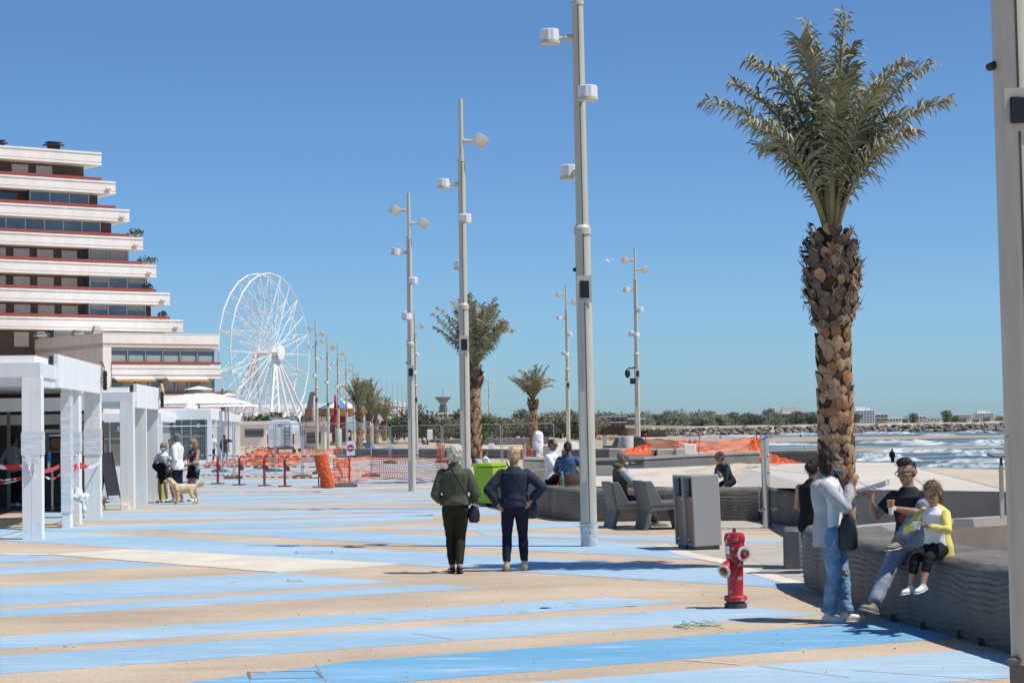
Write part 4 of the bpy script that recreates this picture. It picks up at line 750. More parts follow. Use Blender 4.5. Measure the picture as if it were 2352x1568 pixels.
for i, (x, y, d, s, lb) in enumerate(((1005, 697, 1, .9, 'planter shrub on the fifth balcony corner'), (1090, 905, 1, 1.2, 'widest green planter hedge on a tower balcony corner'), (1095, 1100, 1, .6, 'small balcony bush beside the glazed loggia'), (1210, 1310, 1, .5, 'dark succulent on the lowest tower balcony'))):
    q = PL(x / 3.2508, 321.6 + (y + 12) / 3.2508, P0 - un * 1.0, un); t = thing('balcony_plant', lb, 'plant', q); leafcloud([(0, 0, .25, .9 * s, .5, .45), (.5 * s, 0, .2, .6 * s, .4, .35)], 160, .14, i).build('foliage', LEAF, t); m = MB(); m.bb((-.6 * s, -.2, -.5), (.6 * s, .2, .05)); m.build('trough', PINK, t)
# ---------------------------------------------------------------- lamp posts
def spot(parent, ang, z, r0, big, tilt, scale=1.0):
    q = Matrix.Rotation(ang, 4, 'Z'); m = MB(); L = .26 if big else .2
    m.tube((r0 * .6, 0, z), (r0 + L, 0, z), .035); m.lathe([(.05, -.06), (.05, .06)], (r0 + .05, 0, z), 10, V((1, 0, 0)).to_track_quat('Z', 'Y').to_matrix())
    m.v = [tuple(q @ V(p)) for p in m.v]; arm = m.build('lamp_arm', POLE, parent)
    c = q @ V((r0 + L + .12, 0, z + (.02 if not big else 0))); T = q.to_3x3() @ Matrix.Rotation(-tilt, 3, 'Y')
    m = MB(); R, h = (.155, .27) if big else (.14, .2)
    if big: m.lathe([(.05, h * .55), (R * .93, h * .5), (R, h * .4), (R, -h * .5), (R * .92, -h * .5)], c, 20, T)
    else:
        n = 40; prof = [(.9, h * .55), (1, h * .5), (1.02, -h * .28)]; vs = []
        for a, zz in prof:
            for k in range(n): rr = R * a * (1 if k % 4 < 2 else .93); vs.append(T @ V((rr * cos(2 * pi * k / n), rr * sin(2 * pi * k / n), zz)) + c)
        m.add(vs, [(i * n + k, i * n + (k + 1) % n, (i + 1) * n + (k + 1) % n, (i + 1) * n + k) for i in range(2) for k in range(n)] + [tuple(range(n))[::-1]])
    hd = m.build('spotlight', POLE if big else LAMPW, parent, smooth=True)
    m = MB()
    if not big: m.lathe([(R * 1.05, -h * .28), (R * 1.05, -h * .5), (R * .9, -h * .52)], c, 24, T); m.build('rim', POLE, hd, smooth=True); m = MB()
    m.lathe([(R * .88, -h * .5), (R * .8, -h * .535), (.02, -h * .54)], c, 20, T); m.build('lens', mat('lens_glass', (.5, .5, .46), .2, var=0), hd, smooth=True)
def lamp_post(name, label, lamps, H=9.3, camera=False, film=False):
    t = thing(name, label, 'lamp post', (0, 0, 0), 0, 'tall spotlight posts along the promenade')
    m = MB(); m.lathe([(.118, 0), (.112, .49 * H)], n=24); p = m.build('lower_shaft', POLE, t, smooth=True)
    m = MB(); m.bb((.0, -.118, .1), (.012, -.1, .49 * H)); m.build('groove', mat('groove_dark', (.06, .06, .055), .7), p)
    m = MB(); m.lathe([(.128, .485 * H), (.128, .495 * H), (.09, .5 * H)], n=24); m.build('collar', POLE, t, smooth=True)
    m = MB(); m.lathe([(.09, .495 * H), (.085, .845 * H), (.095, .846 * H), (.095, .852 * H), (.05, .853 * H)], n=22); p = m.build('upper_shaft', POLE, t, smooth=True)
    m = MB(); m.bb((.0, -.093, .5 * H), (.01, -.075, .845 * H)); m.build('groove', _M['groove_dark'], p)
    m = MB(); m.lathe([(.055, .85 * H), (.05, H), (.01, H + .005)], n=16); m.build('top_tube', POLE, t, smooth=True)
    for a, f, big, tilt in lamps: spot(t, R_(a), f * H, .055 if big else .09, big, R_(tilt))
    m = MB(); m.bb((-.06, -.13, .385 * H), (.075, -.1, .412 * H)); sp = m.build('speaker', BLACK, t, bevel=.008)
    m = MB(); m.bb((-.1, -.119, .378 * H), (.11, -.102, .42 * H)); m.build('speaker_panel', POLE, t)
    m = MB(); m.bb((-.095, -.1165, .1 * H), (-.03, -.1, .24 * H)); m.build('access_door', POLE, t)
    m = MB(); m.ball((-.125, -.02, .43 * H), (.03, .03, .03)); m.build('sensor', BLACK, t)
    if film: m = MB(); m.loft([(0, 0, .0), (.01, 0, .08), (0, .01, .2), (0, 0, .34)], [.122, .132, .126, .135], 18, caps=False); m.build('wrapping', mat('pole_wrap', (.5, .56, .56), .4, var=.2, scale=9, bump=.8, bscale=14), t, smooth=True)
    if camera: m = MB(); m.tube((0, 0, .42 * H), (-.4, 0, .42 * H), .03); m.ball((-.4, 0, .385 * H), (.13, .13, .17)); m.bb((-.4, -.1, .3 * H), (-.1, .1, .34 * H)); m.build('camera_dome', BLACK, t, smooth=True)
    return t
STD = [(180, .943, True, 30), (0, .898, True, -35), (180, .80, False, 12), (-72, .70, False, -8), (110, .59, False, 0), (-100, .58, False, 0)]
def place(o, x, y, H, label=None, rz=0.0):
    p = G(x, y); s = H * p.y / F / 9.3; o.location = p; o.scale = (s, s, s); o.rotation_euler[2] = rz
    if label: o['label'] = label
    return o
pa = lamp_post('lamp_post', 'thick lamp post with film-wrapped foot right of the two walking women', [(180, .794, False, 0), (-75, .697, False, 0), (112, .585, False, 0)], film=True); place(pa, 1354, 1254, 1475); pa.rotation_euler[1] = R_(-.35)
pb = lamp_post('lamp_post', 'lamp post rising from behind the shoulder of the woman in green', [(0, .897, True, -35), (180, .79, False, 0), (-80, .70, False, -8), (100, .594, False, 0)]); place(pb, 1071, 1168, 943)
pc = lamp_post('lamp_post', 'lamp post with two angled top spotlights left of the woman in green', STD); place(pc, 947, 1128, 685)
pd = dup(pc)
place(pd, 1466, 1049, 479, 'lamp post with a black camera dome right of the bollard', R_(8)); m = MB(); m.tube((0, 0, 3.95), (-.4, 0, 3.95), .03); m.ball((-.42, 0, 3.72), (.13, .13, .2)); m.bb((-.3, -.12, 3.25), (-.1, .12, 3.5)); m.build('camera_dome', BLACK, pd, smooth=True)
rest = [(1306, 1036, 381, 'lamp post beside the palm with the wrapped statue', 5), (728.5, 1038, 301, 'leftmost lamp post of the far row beside the van', -4), (754.5, 1034, 266, 'second lamp post of the far row right of the van', 3), (778, 1030, 243, 'third lamp post of the far row before the carousel', 0), (797, 1026, 211, 'fourth lamp post of the far row at the carousel edge', 6), (813, 1022, 182, 'fifth lamp post of the far row left of the palm group', -5), (826, 1018, 165, 'lamp post rising behind the tallest palm of the group', 2), (841, 1014, 146, 'lamp post between the first and second grouped palms', 4), (855, 1011, 128, 'lamp post behind the second grouped palm', -3), (1124, 1005, 139, 'small lamp post alone among the dune bushes', 10), (957, 1052, 337, 'thin lamp post half hidden behind the one left of the woman in green', 0)]
for x, y, H, lb, a in rest: o = dup(pc); place(o, x, y, H, lb, R_(a))
# far thin masts
MAST = mat('mast_grey', (.5, .5, .47), .5, var=.03)
mm = MB(); mm.lathe([(.13, 0), (.06, 5.5), (.025, 9)], n=8); t0 = thing('lamp_mast', 'far slender mast with round lamp heads near the palm group', 'lamp post', (0, 0, 0), 0, 'slender masts in the far row'); mm.build('mast', MAST, t0)
for z, s in ((5.6, 1), (5.1, -1), (4.3, 1)): m = MB(); m.ball((s * .28, 0, z), (.22, .2, .17), n=10, m=6); m.tube((0, 0, z), (s * .2, 0, z), .04); m.build('lamp_head', LAMPW if s > 0 else POLE, t0, smooth=True)
for i, (x, yt, yb) in enumerate([(862, 860, 1008), (877, 867, 1006), (890, 872, 1004), (903, 876, 1002), (914, 880, 1000), (925, 884, 998), (934, 888, 996), (961, 897, 985), (969, 902, 984)]):
    o = t0 if i == 0 else dup(t0); d = 205 + 22 * i; p = D(x, yb, d); s = (yb - yt) * d / F / 9; o.location = p; o.scale = (s * 1.25, s * 1.25, s); o['label'] = 'slender mast with lamp heads, one of the row fading behind the palm group'
# big post at the right edge
pr = lamp_post('lamp_post', 'broad lamp post with black speaker cut by the right edge', [], H=11); p = V((3.31, 13.2, 0)); pr.location = p; pr.rotation_euler = (0, R_(-.45), R_(-4)); pr.scale = (1.13, 1.13, 1)
for c in list(pr.children):
    if c.name.split('.')[0] in ('speaker', 'speaker_panel', 'access_door', 'sensor'):
        me = c.data; bpy.data.objects.remove(c)
for c in list(pr.children):
    if c.name.startswith('lower_shaft'):
        m = MB(); m.lathe([(.112, 5), (.112, 9.5)], n=24); m.build('middle_shaft', POLE, pr, smooth=True); m = MB(); m.bb((0, -.116, 5), (.012, -.1, 9.5)); m.build('groove', _M['groove_dark'], c)
m = MB(); m.bb((-.045, -.15, 3.73), (.05, -.11, 3.9)); m.build('speaker', BLACK, pr, bevel=.008); m = MB(); m.bb((-.075, -.121, 3.68), (.08, -.1, 3.96)); m.build('speaker_panel', POLE, pr); m = MB(); m.tube((-.1, -.02, 4.13), (-.145, -.05, 4.11), .03, .025); m.build('sensor', BLACK, pr)
m = MB(); m.bb((-.12, -.06, 1.0), (-.09, -.01, 1.72)); m.build('access_door', POLE, pr); m = MB(); m.loft([(0, 0, 0), (.01, 0, .14), (0, .01, .27), (0, 0, .3)], [.125, .14, .13, .122], 18, caps=False); m.ball((-.115, -.07, .3), (.05, .03, .03)); m.build('wrapping', mat('sack', (.2, .18, .15), .8, var=.2, bump=.5), pr, smooth=True)

# ---------------------------------------------------------------- palms
FR1 = mat('frond_green', (.27, .285, .18), .5, var=.4, scale=3, spec=.3); FR2 = mat('frond_dry', (.3, .22, .12), .6, var=.3, scale=4); FRS = mat('frond_stalk', (.24, .19, .085), .55, var=.25, scale=5)
def frond_mesh(seed, L, e0, bend, nl, lw, dry=.08, ll=.42, tip=None):
    rd = random.Random(seed); pts = []; p = V((.06, 0, 0)); N = 18; e = e0; pts.append(p.copy()); dirs = []
    for i in range(N): t = (i + 1) / N; e = e0 - bend * t ** 1.6; d = V((cos(e), .12 * sin(t * 3 + seed) * t, sin(e))).normalized(); dirs.append(d); p = p + d * (L / N); pts.append(p.copy())
    dirs.append(dirs[-1])
    if tip:                                                      # a frond that reaches a given tip (radius, height, curl)
        ro, zt, curl = tip; b1, b2, b3 = V((ro * .1, 0, zt * .42)), V((ro * .42, .05 * sin(seed), zt * (.86 + curl))), V((ro, .12 * sin(seed * 2), zt)); pts = []
        for i in range(N + 1): t = i / N; u_ = 1 - t; pts.append(b1 * (3 * u_ * u_ * t) + b2 * (3 * u_ * t * t) + b3 * t ** 3 + V((.05, 0, 0)))
        dirs = [(pts[min(i + 1, N)] - pts[max(i - 1, 0)]).normalized() for i in range(N + 1)]
    m = MB(); m.mi = 2
    m.loft(pts, [(.045 * (1 - t) ** .8 + .006, .03 * (1 - t) + .005) for t in [i / N for i in range(N + 1)]], 5, ref=(0, 1, 0))
    def at(t): k = min(N - 1, int(t * N)); f = t * N - k; return pts[k].lerp(pts[k + 1], f), dirs[k]
    for i in range(nl):
        t = (.25 if tip else .16) + (.75 if tip else .84) * (i / nl); q, d = at(min(.999, t)); up = V((-d.z, 0, d.x)); prof = min(1, (t - (.2 if tip else .1)) * 4) * (1 - .5 * max(0, t - .5) / .5)
        for s in (-1, 1):
            l = ll * prof * rd.uniform(.75, 1.15)
            if t < .3 and rd.random() < .4: l *= .5
            fw = .3 + .62 * t + rd.uniform(-.2, .25); vup = .28 + rd.uniform(-.62, .55)
            dr = (V((0, s, 0)) + d * fw + up * vup).normalized(); q1 = q + dr * l * .5; dr2 = (dr + V((0, 0, -1)) * rd.uniform(.2, 1.25)).normalized(); q2 = q1 + dr2 * l * .3; dr3 = (dr2 + V((0, 0, -1)) * rd.uniform(.2, 1.0)).normalized(); q3 = q2 + dr3 * l * .25
            w = (dr.cross(up) + up * rd.uniform(-.9, .9)).normalized() * lw * rd.uniform(.7, 1.2)
            m.mi = 1 if rd.random() < dry + (.55 if t > .88 else 0) * min(1, dry * 8) else 0
            m.add([q - w * .5, q + w * .5, q1 + w, q1 - w, q2 + w * .75, q2 - w * .75, q3], [(0, 1, 2, 3), (3, 2, 4, 5), (5, 4, 6)])
    me_o = m; return me_o
BK = [mat('bark_tan', (.42, .27, .155), .8, var=.35, scale=9, stretch=(1, 1, 2.5), bump=.4, bscale=30), mat('bark_orange', (.32, .16, .07), .8, var=.35, scale=9, bump=.4), mat('bark_grey', (.16, .12, .088), .9, var=.4, scale=12, bump=.5), mat('bark_dark', (.075, .045, .026), .95, var=.3, scale=10)]
def palm_trunk(seed, Ht, r, bulge, zb0, zb1, sw=.17, sh=.2):
    rd = random.Random(seed); m = MB(); m.mi = 3
    def rad(z):
        t = (z - zb0) / (zb1 - zb0); b = bulge * max(0, sin(pi * min(1, max(0, t)))) ** .7 if 0 < t < 1 else 0
        return r * (1 - .08 * z / Ht) + b
    m.lathe([(rad(Ht * i / 24) * (.97 if i < 24 else .6), Ht * i / 24) for i in range(25)], n=18)
    row = 0; z = 0.02
    while z < Ht - sh * .3:
        R = rad(z); n = max(5, int(2 * pi * R / sw * rd.uniform(.85, 1.2))); shag = zb0 - .1 < z < zb1 + .1; off = rd.uniform(0, 1)
        for k in range(n):
            if rd.random() < (.15 if shag else .03): continue
            a = 2 * pi * (k + off) / n + rd.uniform(-.16, .16); w = sw * rd.uniform(.44, .64); h = sh * rd.uniform(.7, 1.25); zz = z + rd.uniform(-.06, .06)
            o1 = R * 1.0; o2 = R + rd.uniform(.004, .034) + (rd.uniform(.0, .06) if shag else 0)
            def P(u, v, o): return V(((o) * cos(a + u / R), (o) * sin(a + u / R), zz + v))
            m.mi = 2 if shag and rd.random() < .75 else (1 if rd.random() < .35 else 0)
            tip = rd.uniform(-.3, .3) * w
            vs = [P(-w * .25, 0, o1 - .005), P(w * .25, 0, o1 - .005), P(w, h * .45, (o1 + o2) / 2), P(w * .75, h * .8, o2), P(tip, h, o2 + .005), P(-w * .75, h * .8, o2), P(-w, h * .45, (o1 + o2) / 2), P(0, h * .5, (o1 + o2) / 2 + .012)]
            m.add(vs, [(0, 1, 7), (1, 2, 7), (2, 3, 7), (3, 4, 7), (4, 5, 7), (5, 6, 7), (6, 0, 7)])
            m.mi = 3; m.add([P(w * .75, h * .8, o2), P(tip, h, o2 + .005), P(-w * .75, h * .8, o2), P(-w * .6, h * .75, R * .95), P(tip, h * .9, R * .95), P(w * .6, h * .75, R * .95)], [(0, 1, 4, 5), (1, 2, 3, 4)])
            for _ in range(rd.choice([2, 4, 6]) if shag else (1 if rd.random() < .12 else 0)):
                m.mi = rd.choice([2, 2, 0, 3]); b = P(rd.uniform(-w, w), h * rd.uniform(.3, .95), o2); q = rd.uniform(.01, .07) * (1 if shag else .5); ta = rd.uniform(-.09, .09); m.add([b, b + V((cos(a) * q - sin(a) * ta, sin(a) * q + cos(a) * ta, rd.uniform(-.14, .15))), b + V((-sin(a) * .022, cos(a) * .022, .02))], [(0, 1, 2)])
        z += sh * .62; row += 1
    return m
def palm(label, loc, rz, Ht, r, fr, protos, seed, bulge=.09, zb=(.78, .97), name='palm_tree', sw=.17, sh=.2):
    t = thing(name, label, 'palm tree', loc, rz); palm_trunk(seed, Ht, r, bulge, zb[0] * Ht, zb[1] * Ht, sw, sh).build('trunk', BK, t, smooth=False)
    for az, pi_, s, tilt in fr:
        o = bpy.data.objects.new('frond', protos[pi_]); COL.objects.link(o); o.parent = t; o.location = (0, 0, Ht - .06); o.rotation_euler = (0, R_(tilt), R_(az)); o.scale = (s,) * 3
    return t
def protos(defs): 
    out = []
    for i, a in enumerate(defs):
        m = frond_mesh(*a); o = m.build('frond', [FR1, FR2, FRS]); out.append(o.data); bpy.data.objects.remove(o)
    return out
tips = [(-275, -318, .0, .06), (-205, -372, .25, -.02), (-168, -412, -.1, .06), (-196, -262, -.5, .1), (-120, -330, .7, 0), (-95, -402, .35, 0), (-30, -500, .1, -.08), (-62, -452, -.35, -.04), (36, -512, -.1, -.1), (72, -452, .3, 0), (228, -402, .1, -.04), (256, -308, -.1, .05), (190, -300, .5, .05), (150, -392, -.45, 0), (112, -330, -.8, .06), (6, -352, -.75, .05), (-130, -225, .55, .1), (170, -225, -.55, .12), (128, -250, .7, .08), (85, -395, .75, 0)]
fr = []; NP = []
for i, (dx, dz, dy, cu) in enumerate(tips):
    x, z = dx / 180, -dz / 180; ro = math.hypot(x, dy); NP += protos([(i + 1, 2.7, 1.2, .5, 84, .0165, .05 + .1 * (i % 4 == 1), .52 if abs(dx) > 60 else .46, (ro, z, cu))]); fr.append((math.degrees(math.atan2(dy, x)), i, 1.0, 0))
palm('large palm tree towering behind the woman eating, with a thick scaly trunk', G(1926, 1302), 0, 4.2, .222, fr, NP, 3, .115, (.72, 1.0), sw=.125, sh=.17)
MP = protos([(11, 2.95, R_(82), R_(18), 60, .03, .08, .5), (12, 2.8, R_(73), R_(28), 60, .03, .08, .5), (13, 2.65, R_(64), R_(34), 60, .03, .1, .5), (14, 2.6, R_(74), R_(80), 54, .03, .6, .46), (15, 3.0, R_(86), R_(12), 54, .028, .3, .4)])
def ring(seed, n, a, dry=0, lo=.8):
    rd = random.Random(seed); return [(360 * i / n + rd.uniform(-14, 14), (3 if rd.random() < dry else rd.choice(a)), rd.uniform(lo, 1.05), rd.uniform(-5, 6)) for i in range(n)]
def palmpx(label, x, yb, ytr, ytop, d, r, seed, n, a, dry, rz=0):
    p = D(x, yb, d); s = F / d; Ht = (yb - ytr) / s; cs = (ytr - ytop) / s / 3.05; fr = [(az, k, q * cs, tl) for az, k, q, tl in ring(seed, n, a, dry)]
    return palm(label, p, rz, Ht, r, fr, MP, seed, r * .35, sw=.2, sh=.24)
palmpx('medium palm right behind the second lamp post from the centre', 1092, 1052, 850, 668, 68, .21, 21, 24, [0, 1, 1, 2, 4, 0], .05); palmpx('short palm with a wide sunburnt crown beside the wrapped statue', 1226, 1030, 918, 826, 120, .24, 22, 22, [0, 1, 1, 2], .3)
palmpx('tallest palm of the group in front of the carousel', 826, 1030, 950, 866, 120, .19, 23, 22, [0, 0, 1, 4], .05); palmpx('brown-tinged palm in the middle of the group by the carousel', 849, 1020, 950, 868, 135, .18, 24, 20, [0, 0, 1, 4], .45); palmpx('withered narrow palm right of the middle one by the carousel', 864, 1018, 962, 890, 142, .16, 25, 14, [0, 4, 0], .7); palmpx('bushy small palm at the right end of the carousel group', 884, 1012, 968, 910, 160, .19, 26, 20, [0, 1, 1], .05)
palmpx('dark palm crown behind the low apartment wing', 512, 985, 925, 882, 230, .3, 27, 16, [1, 2, 2], .1)

# ---------------------------------------------------------------- ferris wheel
dW = 400.0; hc = D(609, 811, dW); W = thing('ferris_wheel', 'white ferris wheel without gondolas behind the apartment block', 'ferris wheel', (hc.x, hc.y, 0), R_(67.5)); WM = mat('wheel_white', (.8, .8, .78), .45, var=.03); zc = hc.z; Rw = 15.6; hw = 1.3; N = 24
for s in (-1, 1):
    m = MB(); m.loft([(Rw * cos(2 * pi * i / N), s * hw, zc + Rw * sin(2 * pi * i / N)) for i in range(N + 1)], .15, 6, ref=(0, 1, 0), caps=False); m.build('rim', WM, W)
for i in range(N):
    a = 2 * pi * i / N; c, s_ = cos(a), sin(a); a2 = a + 2 * pi / N; m = MB()
    m.tube((Rw * c, -hw, zc + Rw * s_), (Rw * c, hw, zc + Rw * s_), .09, n=5)
    for s in (-1, 1): m.tube((.6 * c, s * 1.7, zc + .6 * s_), (Rw * c, s * hw, zc + Rw * s_), .075, n=5)
    for f in (.28, .52, .76): m.tube((Rw * f * c, -1.55, zc + Rw * f * s_), (Rw * f * c, 1.55, zc + Rw * f * s_), .045, n=4)
    m.tube((Rw * .28 * c, -1.6, zc + Rw * .28 * s_), (Rw * .52 * c, 1.5, zc + Rw * .52 * s_), .04, n=4); m.tube((Rw * .52 * c, 1.5, zc + Rw * .52 * s_), (Rw * .76 * c, -1.4, zc + Rw * .76 * s_), .04, n=4); m.tube((Rw * .76 * c, -1.4, zc + Rw * .76 * s_), (Rw * c, hw, zc + Rw * s_), .04, n=4)
    if i % 2 == 0:
        for s in (-1, 1): m.tube((Rw * .5 * c, s * 1.5, zc + Rw * .5 * s_), (Rw * cos(a2), s * hw, zc + Rw * sin(a2)), .04, n=4); m.tube((Rw * .5 * c, s * 1.5, zc + Rw * .5 * s_), (Rw * cos(a - 2 * pi / N), s * hw, zc + Rw * sin(a - 2 * pi / N)), .04, n=4)
    m.build('spoke', WM, W)
Y = V((0, 1, 0)).to_track_quat('Z', 'Y').to_matrix()
m = MB(); m.lathe([(.5, -3.6), (.5, 2.2)], (0, 0, zc), 14, Y); m.build('axle', WM, W, smooth=True)
m = MB(); m.lathe([(.2, 3.7), (1.42, 3.6), (1.47, 3.45), (.2, 3.4)], (0, 0, zc), 24, V((0, -1, 0)).to_track_quat('Z', 'Y').to_matrix()); m.build('hub_disc', WM, W, smooth=True)
for s in (-1, 1):
    for u in (-9.5, -5, 0, 5, 9.5): m = MB(); m.tube((0, s * 2.3, zc - .4), (u, s * 6.0, 0), .24, n=6); m.build('leg', WM, W)
m = MB()
for k in range(9): z0 = zc * k / 9.5; q = 1 - k / 9.5; m.tube((-9.5 * q, -2.3 - 3.7 * q, z0), (-5 * (1 - (k + 1) / 9.5), -2.3 - 3.7 * (1 - (k + 1) / 9.5), zc * (k + 1) / 9.5), .06, n=4); m.tube((-9.5 * q, -2.3 - 3.7 * q, z0), (9.5 * q * 0 - 5 * q, 2.3 + 3.7 * q, z0), .05, n=4); m.tube((-9.5 * q, 2.3 + 3.7 * q, z0), (-5 * (1 - (k + 1) / 9.5), 2.3 + 3.7 * (1 - (k + 1) / 9.5), zc * (k + 1) / 9.5), .06, n=4)
m.build('leg_bracing', WM, W)
m = MB(); m.bb((-9, -5, .0), (9, 5, 1.2)); m.build('platform', CONC, W)
# white event building with ribs
b = D(655, 985, 500); T = thing('event_building', 'white ribbed event building behind the ferris wheel', 'building', (b.x, b.y, 0), R_(10)); s = F / 500
m = MB(); m.bb((-13, 0, 0), (15, 14, 6.0)); m.build('wall', CREAM, T); m = MB(); m.bb((-14, -1, 6.0), (16, 15, 7.2)); m.bb((-8, 2, 7.2), (11, 10, 8.0)); m.build('roof', WHITEM, T)
for i in range(8): x = -12 + 3.6 * i; m = MB(); m.loft([(x, -1.6, 0), (x + .4, -1.9, 3), (x + 1.2, -1.2, 5.4), (x + 2, -.6, 6.3)], [(.5, .3), (.45, .3), (.35, .25), (.25, .2)], 6); m.build('rib', WHITEM, T)
for i in range(7): x = -10.6 + 3.6 * i; m = MB(); m.bb((x - .9, -.05, 1.0), (x + .9, 0.0, 5)); m.build('window', GLASSD, T)
m = MB(); 
for i in range(22): x = -13 + i * 1.35; m.tube((x, -.8, 7.2), (x, -.8, 8.1), .04, n=4)
m.tube((-13, -.8, 8.1), (15.5, -.8, 8.1), .05, n=4); m.build('railing', GALV, T)
b = D(707, 1000, 300); t = thing('concrete_sail', 'dark grey sail-shaped concrete wall left of the carousel', 'monument', (b.x, b.y, 0), 0); s = F / 300.0; q = [((x - 707) / s, (1005 - y) / s) for x, y in [(682, 1005), (690, 962), (703, 935), (712, 895), (714, 891), (726, 891), (727, 1005)]]
m = MB(); m.prism([(x, 0, z) for x, z in q], (0, .8, 0)); m.build('wall', mat('slate_concrete', (.16, .165, .17), .8, var=.1), t); m = MB(); m.bb((19.3 / s, -.03, 0), (20 / s, .0, 112 / s)); m.build('edge_strip', WHITE, t)
# hedge and low kiosks
for i, (x, w, h, lb) in enumerate(((585, 26, 36, 'leafy hedge bush below the ferris wheel at the kiosk end'), (625, 28, 42, 'tall leafy hedge bush in the middle below the wheel'), (665, 24, 34, 'leafy hedge bush above the van roof'), (716, 14, 30, 'small green bush between the van and the carousel'))):
    b = D(x, 1000, 240); s = F / 240; t = thing('hedge_bush', lb, 'bush', b); leafcloud([(0, 0, h / s * .6, w / s * 1.1, 2, h / s * .62), (-w / s * .6, .3, h / s * .5, w / s * .6, 1.6, h / s * .45), (w / s * .5, .2, h / s * .8, w / s * .5, 1.5, h / s * .5)], 900, .26, i).build('foliage', LEAF, t); m = MB(); m.tube((0, 0, 0), (0, 0, 1.5), .12); m.build('stem', BK[3], t)
for x0, x1, yt, yb, d, lb, c in ((548, 612, 967, 1012, 200, 'low white kiosk between the glazed kiosk and the van', CREAM), (694, 742, 968, 1030, 190, 'low beige kiosk with dark opening right of the van', PINK)):
    a, c_ = D(x0, yb, d), D(x1, yb, d); h = (yb - yt) * d / F; t = thing('beach_kiosk', lb, 'kiosk', (a + c_) / 2); w = (c_.x - a.x) / 2
    m = MB(); m.bb((-w, 0, -.5), (w, 4, h * .8)); m.build('wall', c, t); m = MB(); m.bb((-w - .3, -.6, h * .82), (w + .3, 4.3, h)); m.build('roof', c, t); m = MB(); m.bb((-w * .55, -.04, h * .2), (w * .8, -.005, h * .6)); m.build('opening', GLASSD, t)
    for k in (-.6, -.2): m = MB(); m.lathe([(.16, h), (.2, h + .45), (.1, h + .5)], (w * k, 1, 0), 8); m.build('chimney_pot', BROWN, t)
# carousel
b = D(781, 1022, 230); t = thing('carousel', 'carousel with blue and white striped tent roof', 'carousel', b); s = F / 230.0; Rr = 3.75; he = 3.95; ha = 5.3; RB = mat('canvas_blue', (.06, .22, .52), .7, var=.05); RWh = mat('canvas_cream', (.72, .69, .62), .7, var=.05)
m = MB(); n = 16; m.add([(0, 0, ha)] + [(Rr * cos(2 * pi * k / n), Rr * sin(2 * pi * k / n), he) for k in range(n)], [(0, 1 + k, 1 + (k + 1) % n) for k in range(n)]); m.m = [k % 2 for k in range(n)]; m.build('roof', [RB, RWh], t)
GD = mat('carousel_gold', (.3, .16, .065), .6, var=.5, scale=2.5); m = MB(); n = 64
vs = []
for k in range(n): a = 2 * pi * k / n; vs += [(Rr * 1.04 * cos(a), Rr * 1.04 * sin(a), he + .12 + .1 * abs(sin(8 * a))), (Rr * 1.04 * cos(a), Rr * 1.04 * sin(a), he - .75 + .12 * abs(cos(8 * a)))]
m.add(vs, [(2 * k, 2 * k + 1, (2 * k + 3) % (2 * n), (2 * k + 2) % (2 * n)) for k in range(n)]); m.build('fascia', GD, t); m = MB(); m.lathe([(Rr * 1.02, .1), (Rr * 1.02, .4)], n=32); m.build('platform', GD, t); m = MB(); m.lathe([(.9, .4), (.9, he)], n=10); m.build('centre_drum', mat('drum_red', (.25, .05, .03), .5, var=.4, scale=2), t)
for k in range(12): a = 2 * pi * k / 12; m = MB(); m.tube((Rr * .95 * cos(a), Rr * .95 * sin(a), .4), (Rr * .95 * cos(a), Rr * .95 * sin(a), he - .5), .06, n=6); m.build('pole', mat('brass_pole', (.4, .28, .1), .3, .5), t)
def horse(loc, sc, mt, parent, rz=0):
    m = MB(); m.loft([(-.5, 0, .9), (-.2, 0, .95), (.25, 0, .95), (.5, 0, 1.05)], [.16, .2, .2, .16], 8, ref=(0, 1, 0)); m.loft([(.42, 0, 1.05), (.62, 0, 1.4), (.7, 0, 1.55)], [.14, .09, .08], 8, ref=(0, 1, 0)); m.loft([(.66, 0, 1.58), (.95, 0, 1.42)], [.09, .055], 8, ref=(0, 1, 0))
    for x, y, dx in ((.4, .1, .3), (.4, -.1, .15), (-.45, .1, -.2), (-.45, -.1, -.05)): m.loft([(x, y, .9), (x + dx * .6, y, .6), (x + dx, y, .25)], [.09, .05, .04], 6, ref=(0, 1, 0))
    m.loft([(-.55, 0, 1.0), (-.75, 0, .8), (-.8, 0, .5)], [.06, .07, .02], 6, ref=(0, 1, 0)); o = m.build('horse', mt, parent, smooth=True); o.location = loc; o.scale = (sc,) * 3; o.rotation_euler = (0, 0, rz); return o
horse((.3, 0, ha + .45), .95, mat('horse_white', (.75, .6, .56), .5, var=.15), t, pi); m = MB(); m.lathe([(.18, 0), (.2, .05), (.18, .1)], (0, 0, ha + .25), 12, V((0, 1, 0)).to_track_quat('Z', 'Y').to_matrix()); m.tube((0, 0, ha), (0, 0, ha + 1.3), .04); m.build('finial', GALV, t)
for k in range(6): a = 2 * pi * (k + .3) / 6; horse((2.6 * cos(a), 2.6 * sin(a), .7), .95, [mat('horse_white', (1, 1, 1)), _M['drum_red'], CREAM][k % 3], t, a + pi / 2)
b = D(905, 1000, 250); t = thing('curved_shell', 'white curved shell wall behind the palm group', 'pavilion', D(893, 1008, 215)); s = F / 215.0
m = MB(); q = [(-28, 0), (-34, 62), (-20, 66), (-8, 55), (2, 52), (8, 40), (12, 18), (13, 0)]; m.prism([(x / s, 0, z / s) for x, z in q], (0, 2.5, 0)); m.build('shell', WHITEM, t); m = MB(); m.prism([(x / s, -.05, z / s) for x, z in [(-24, 26), (-24, 36), (-2, 36), (-2, 26)]], (0, .04, 0)); m.build('opening', GLASSD, t)
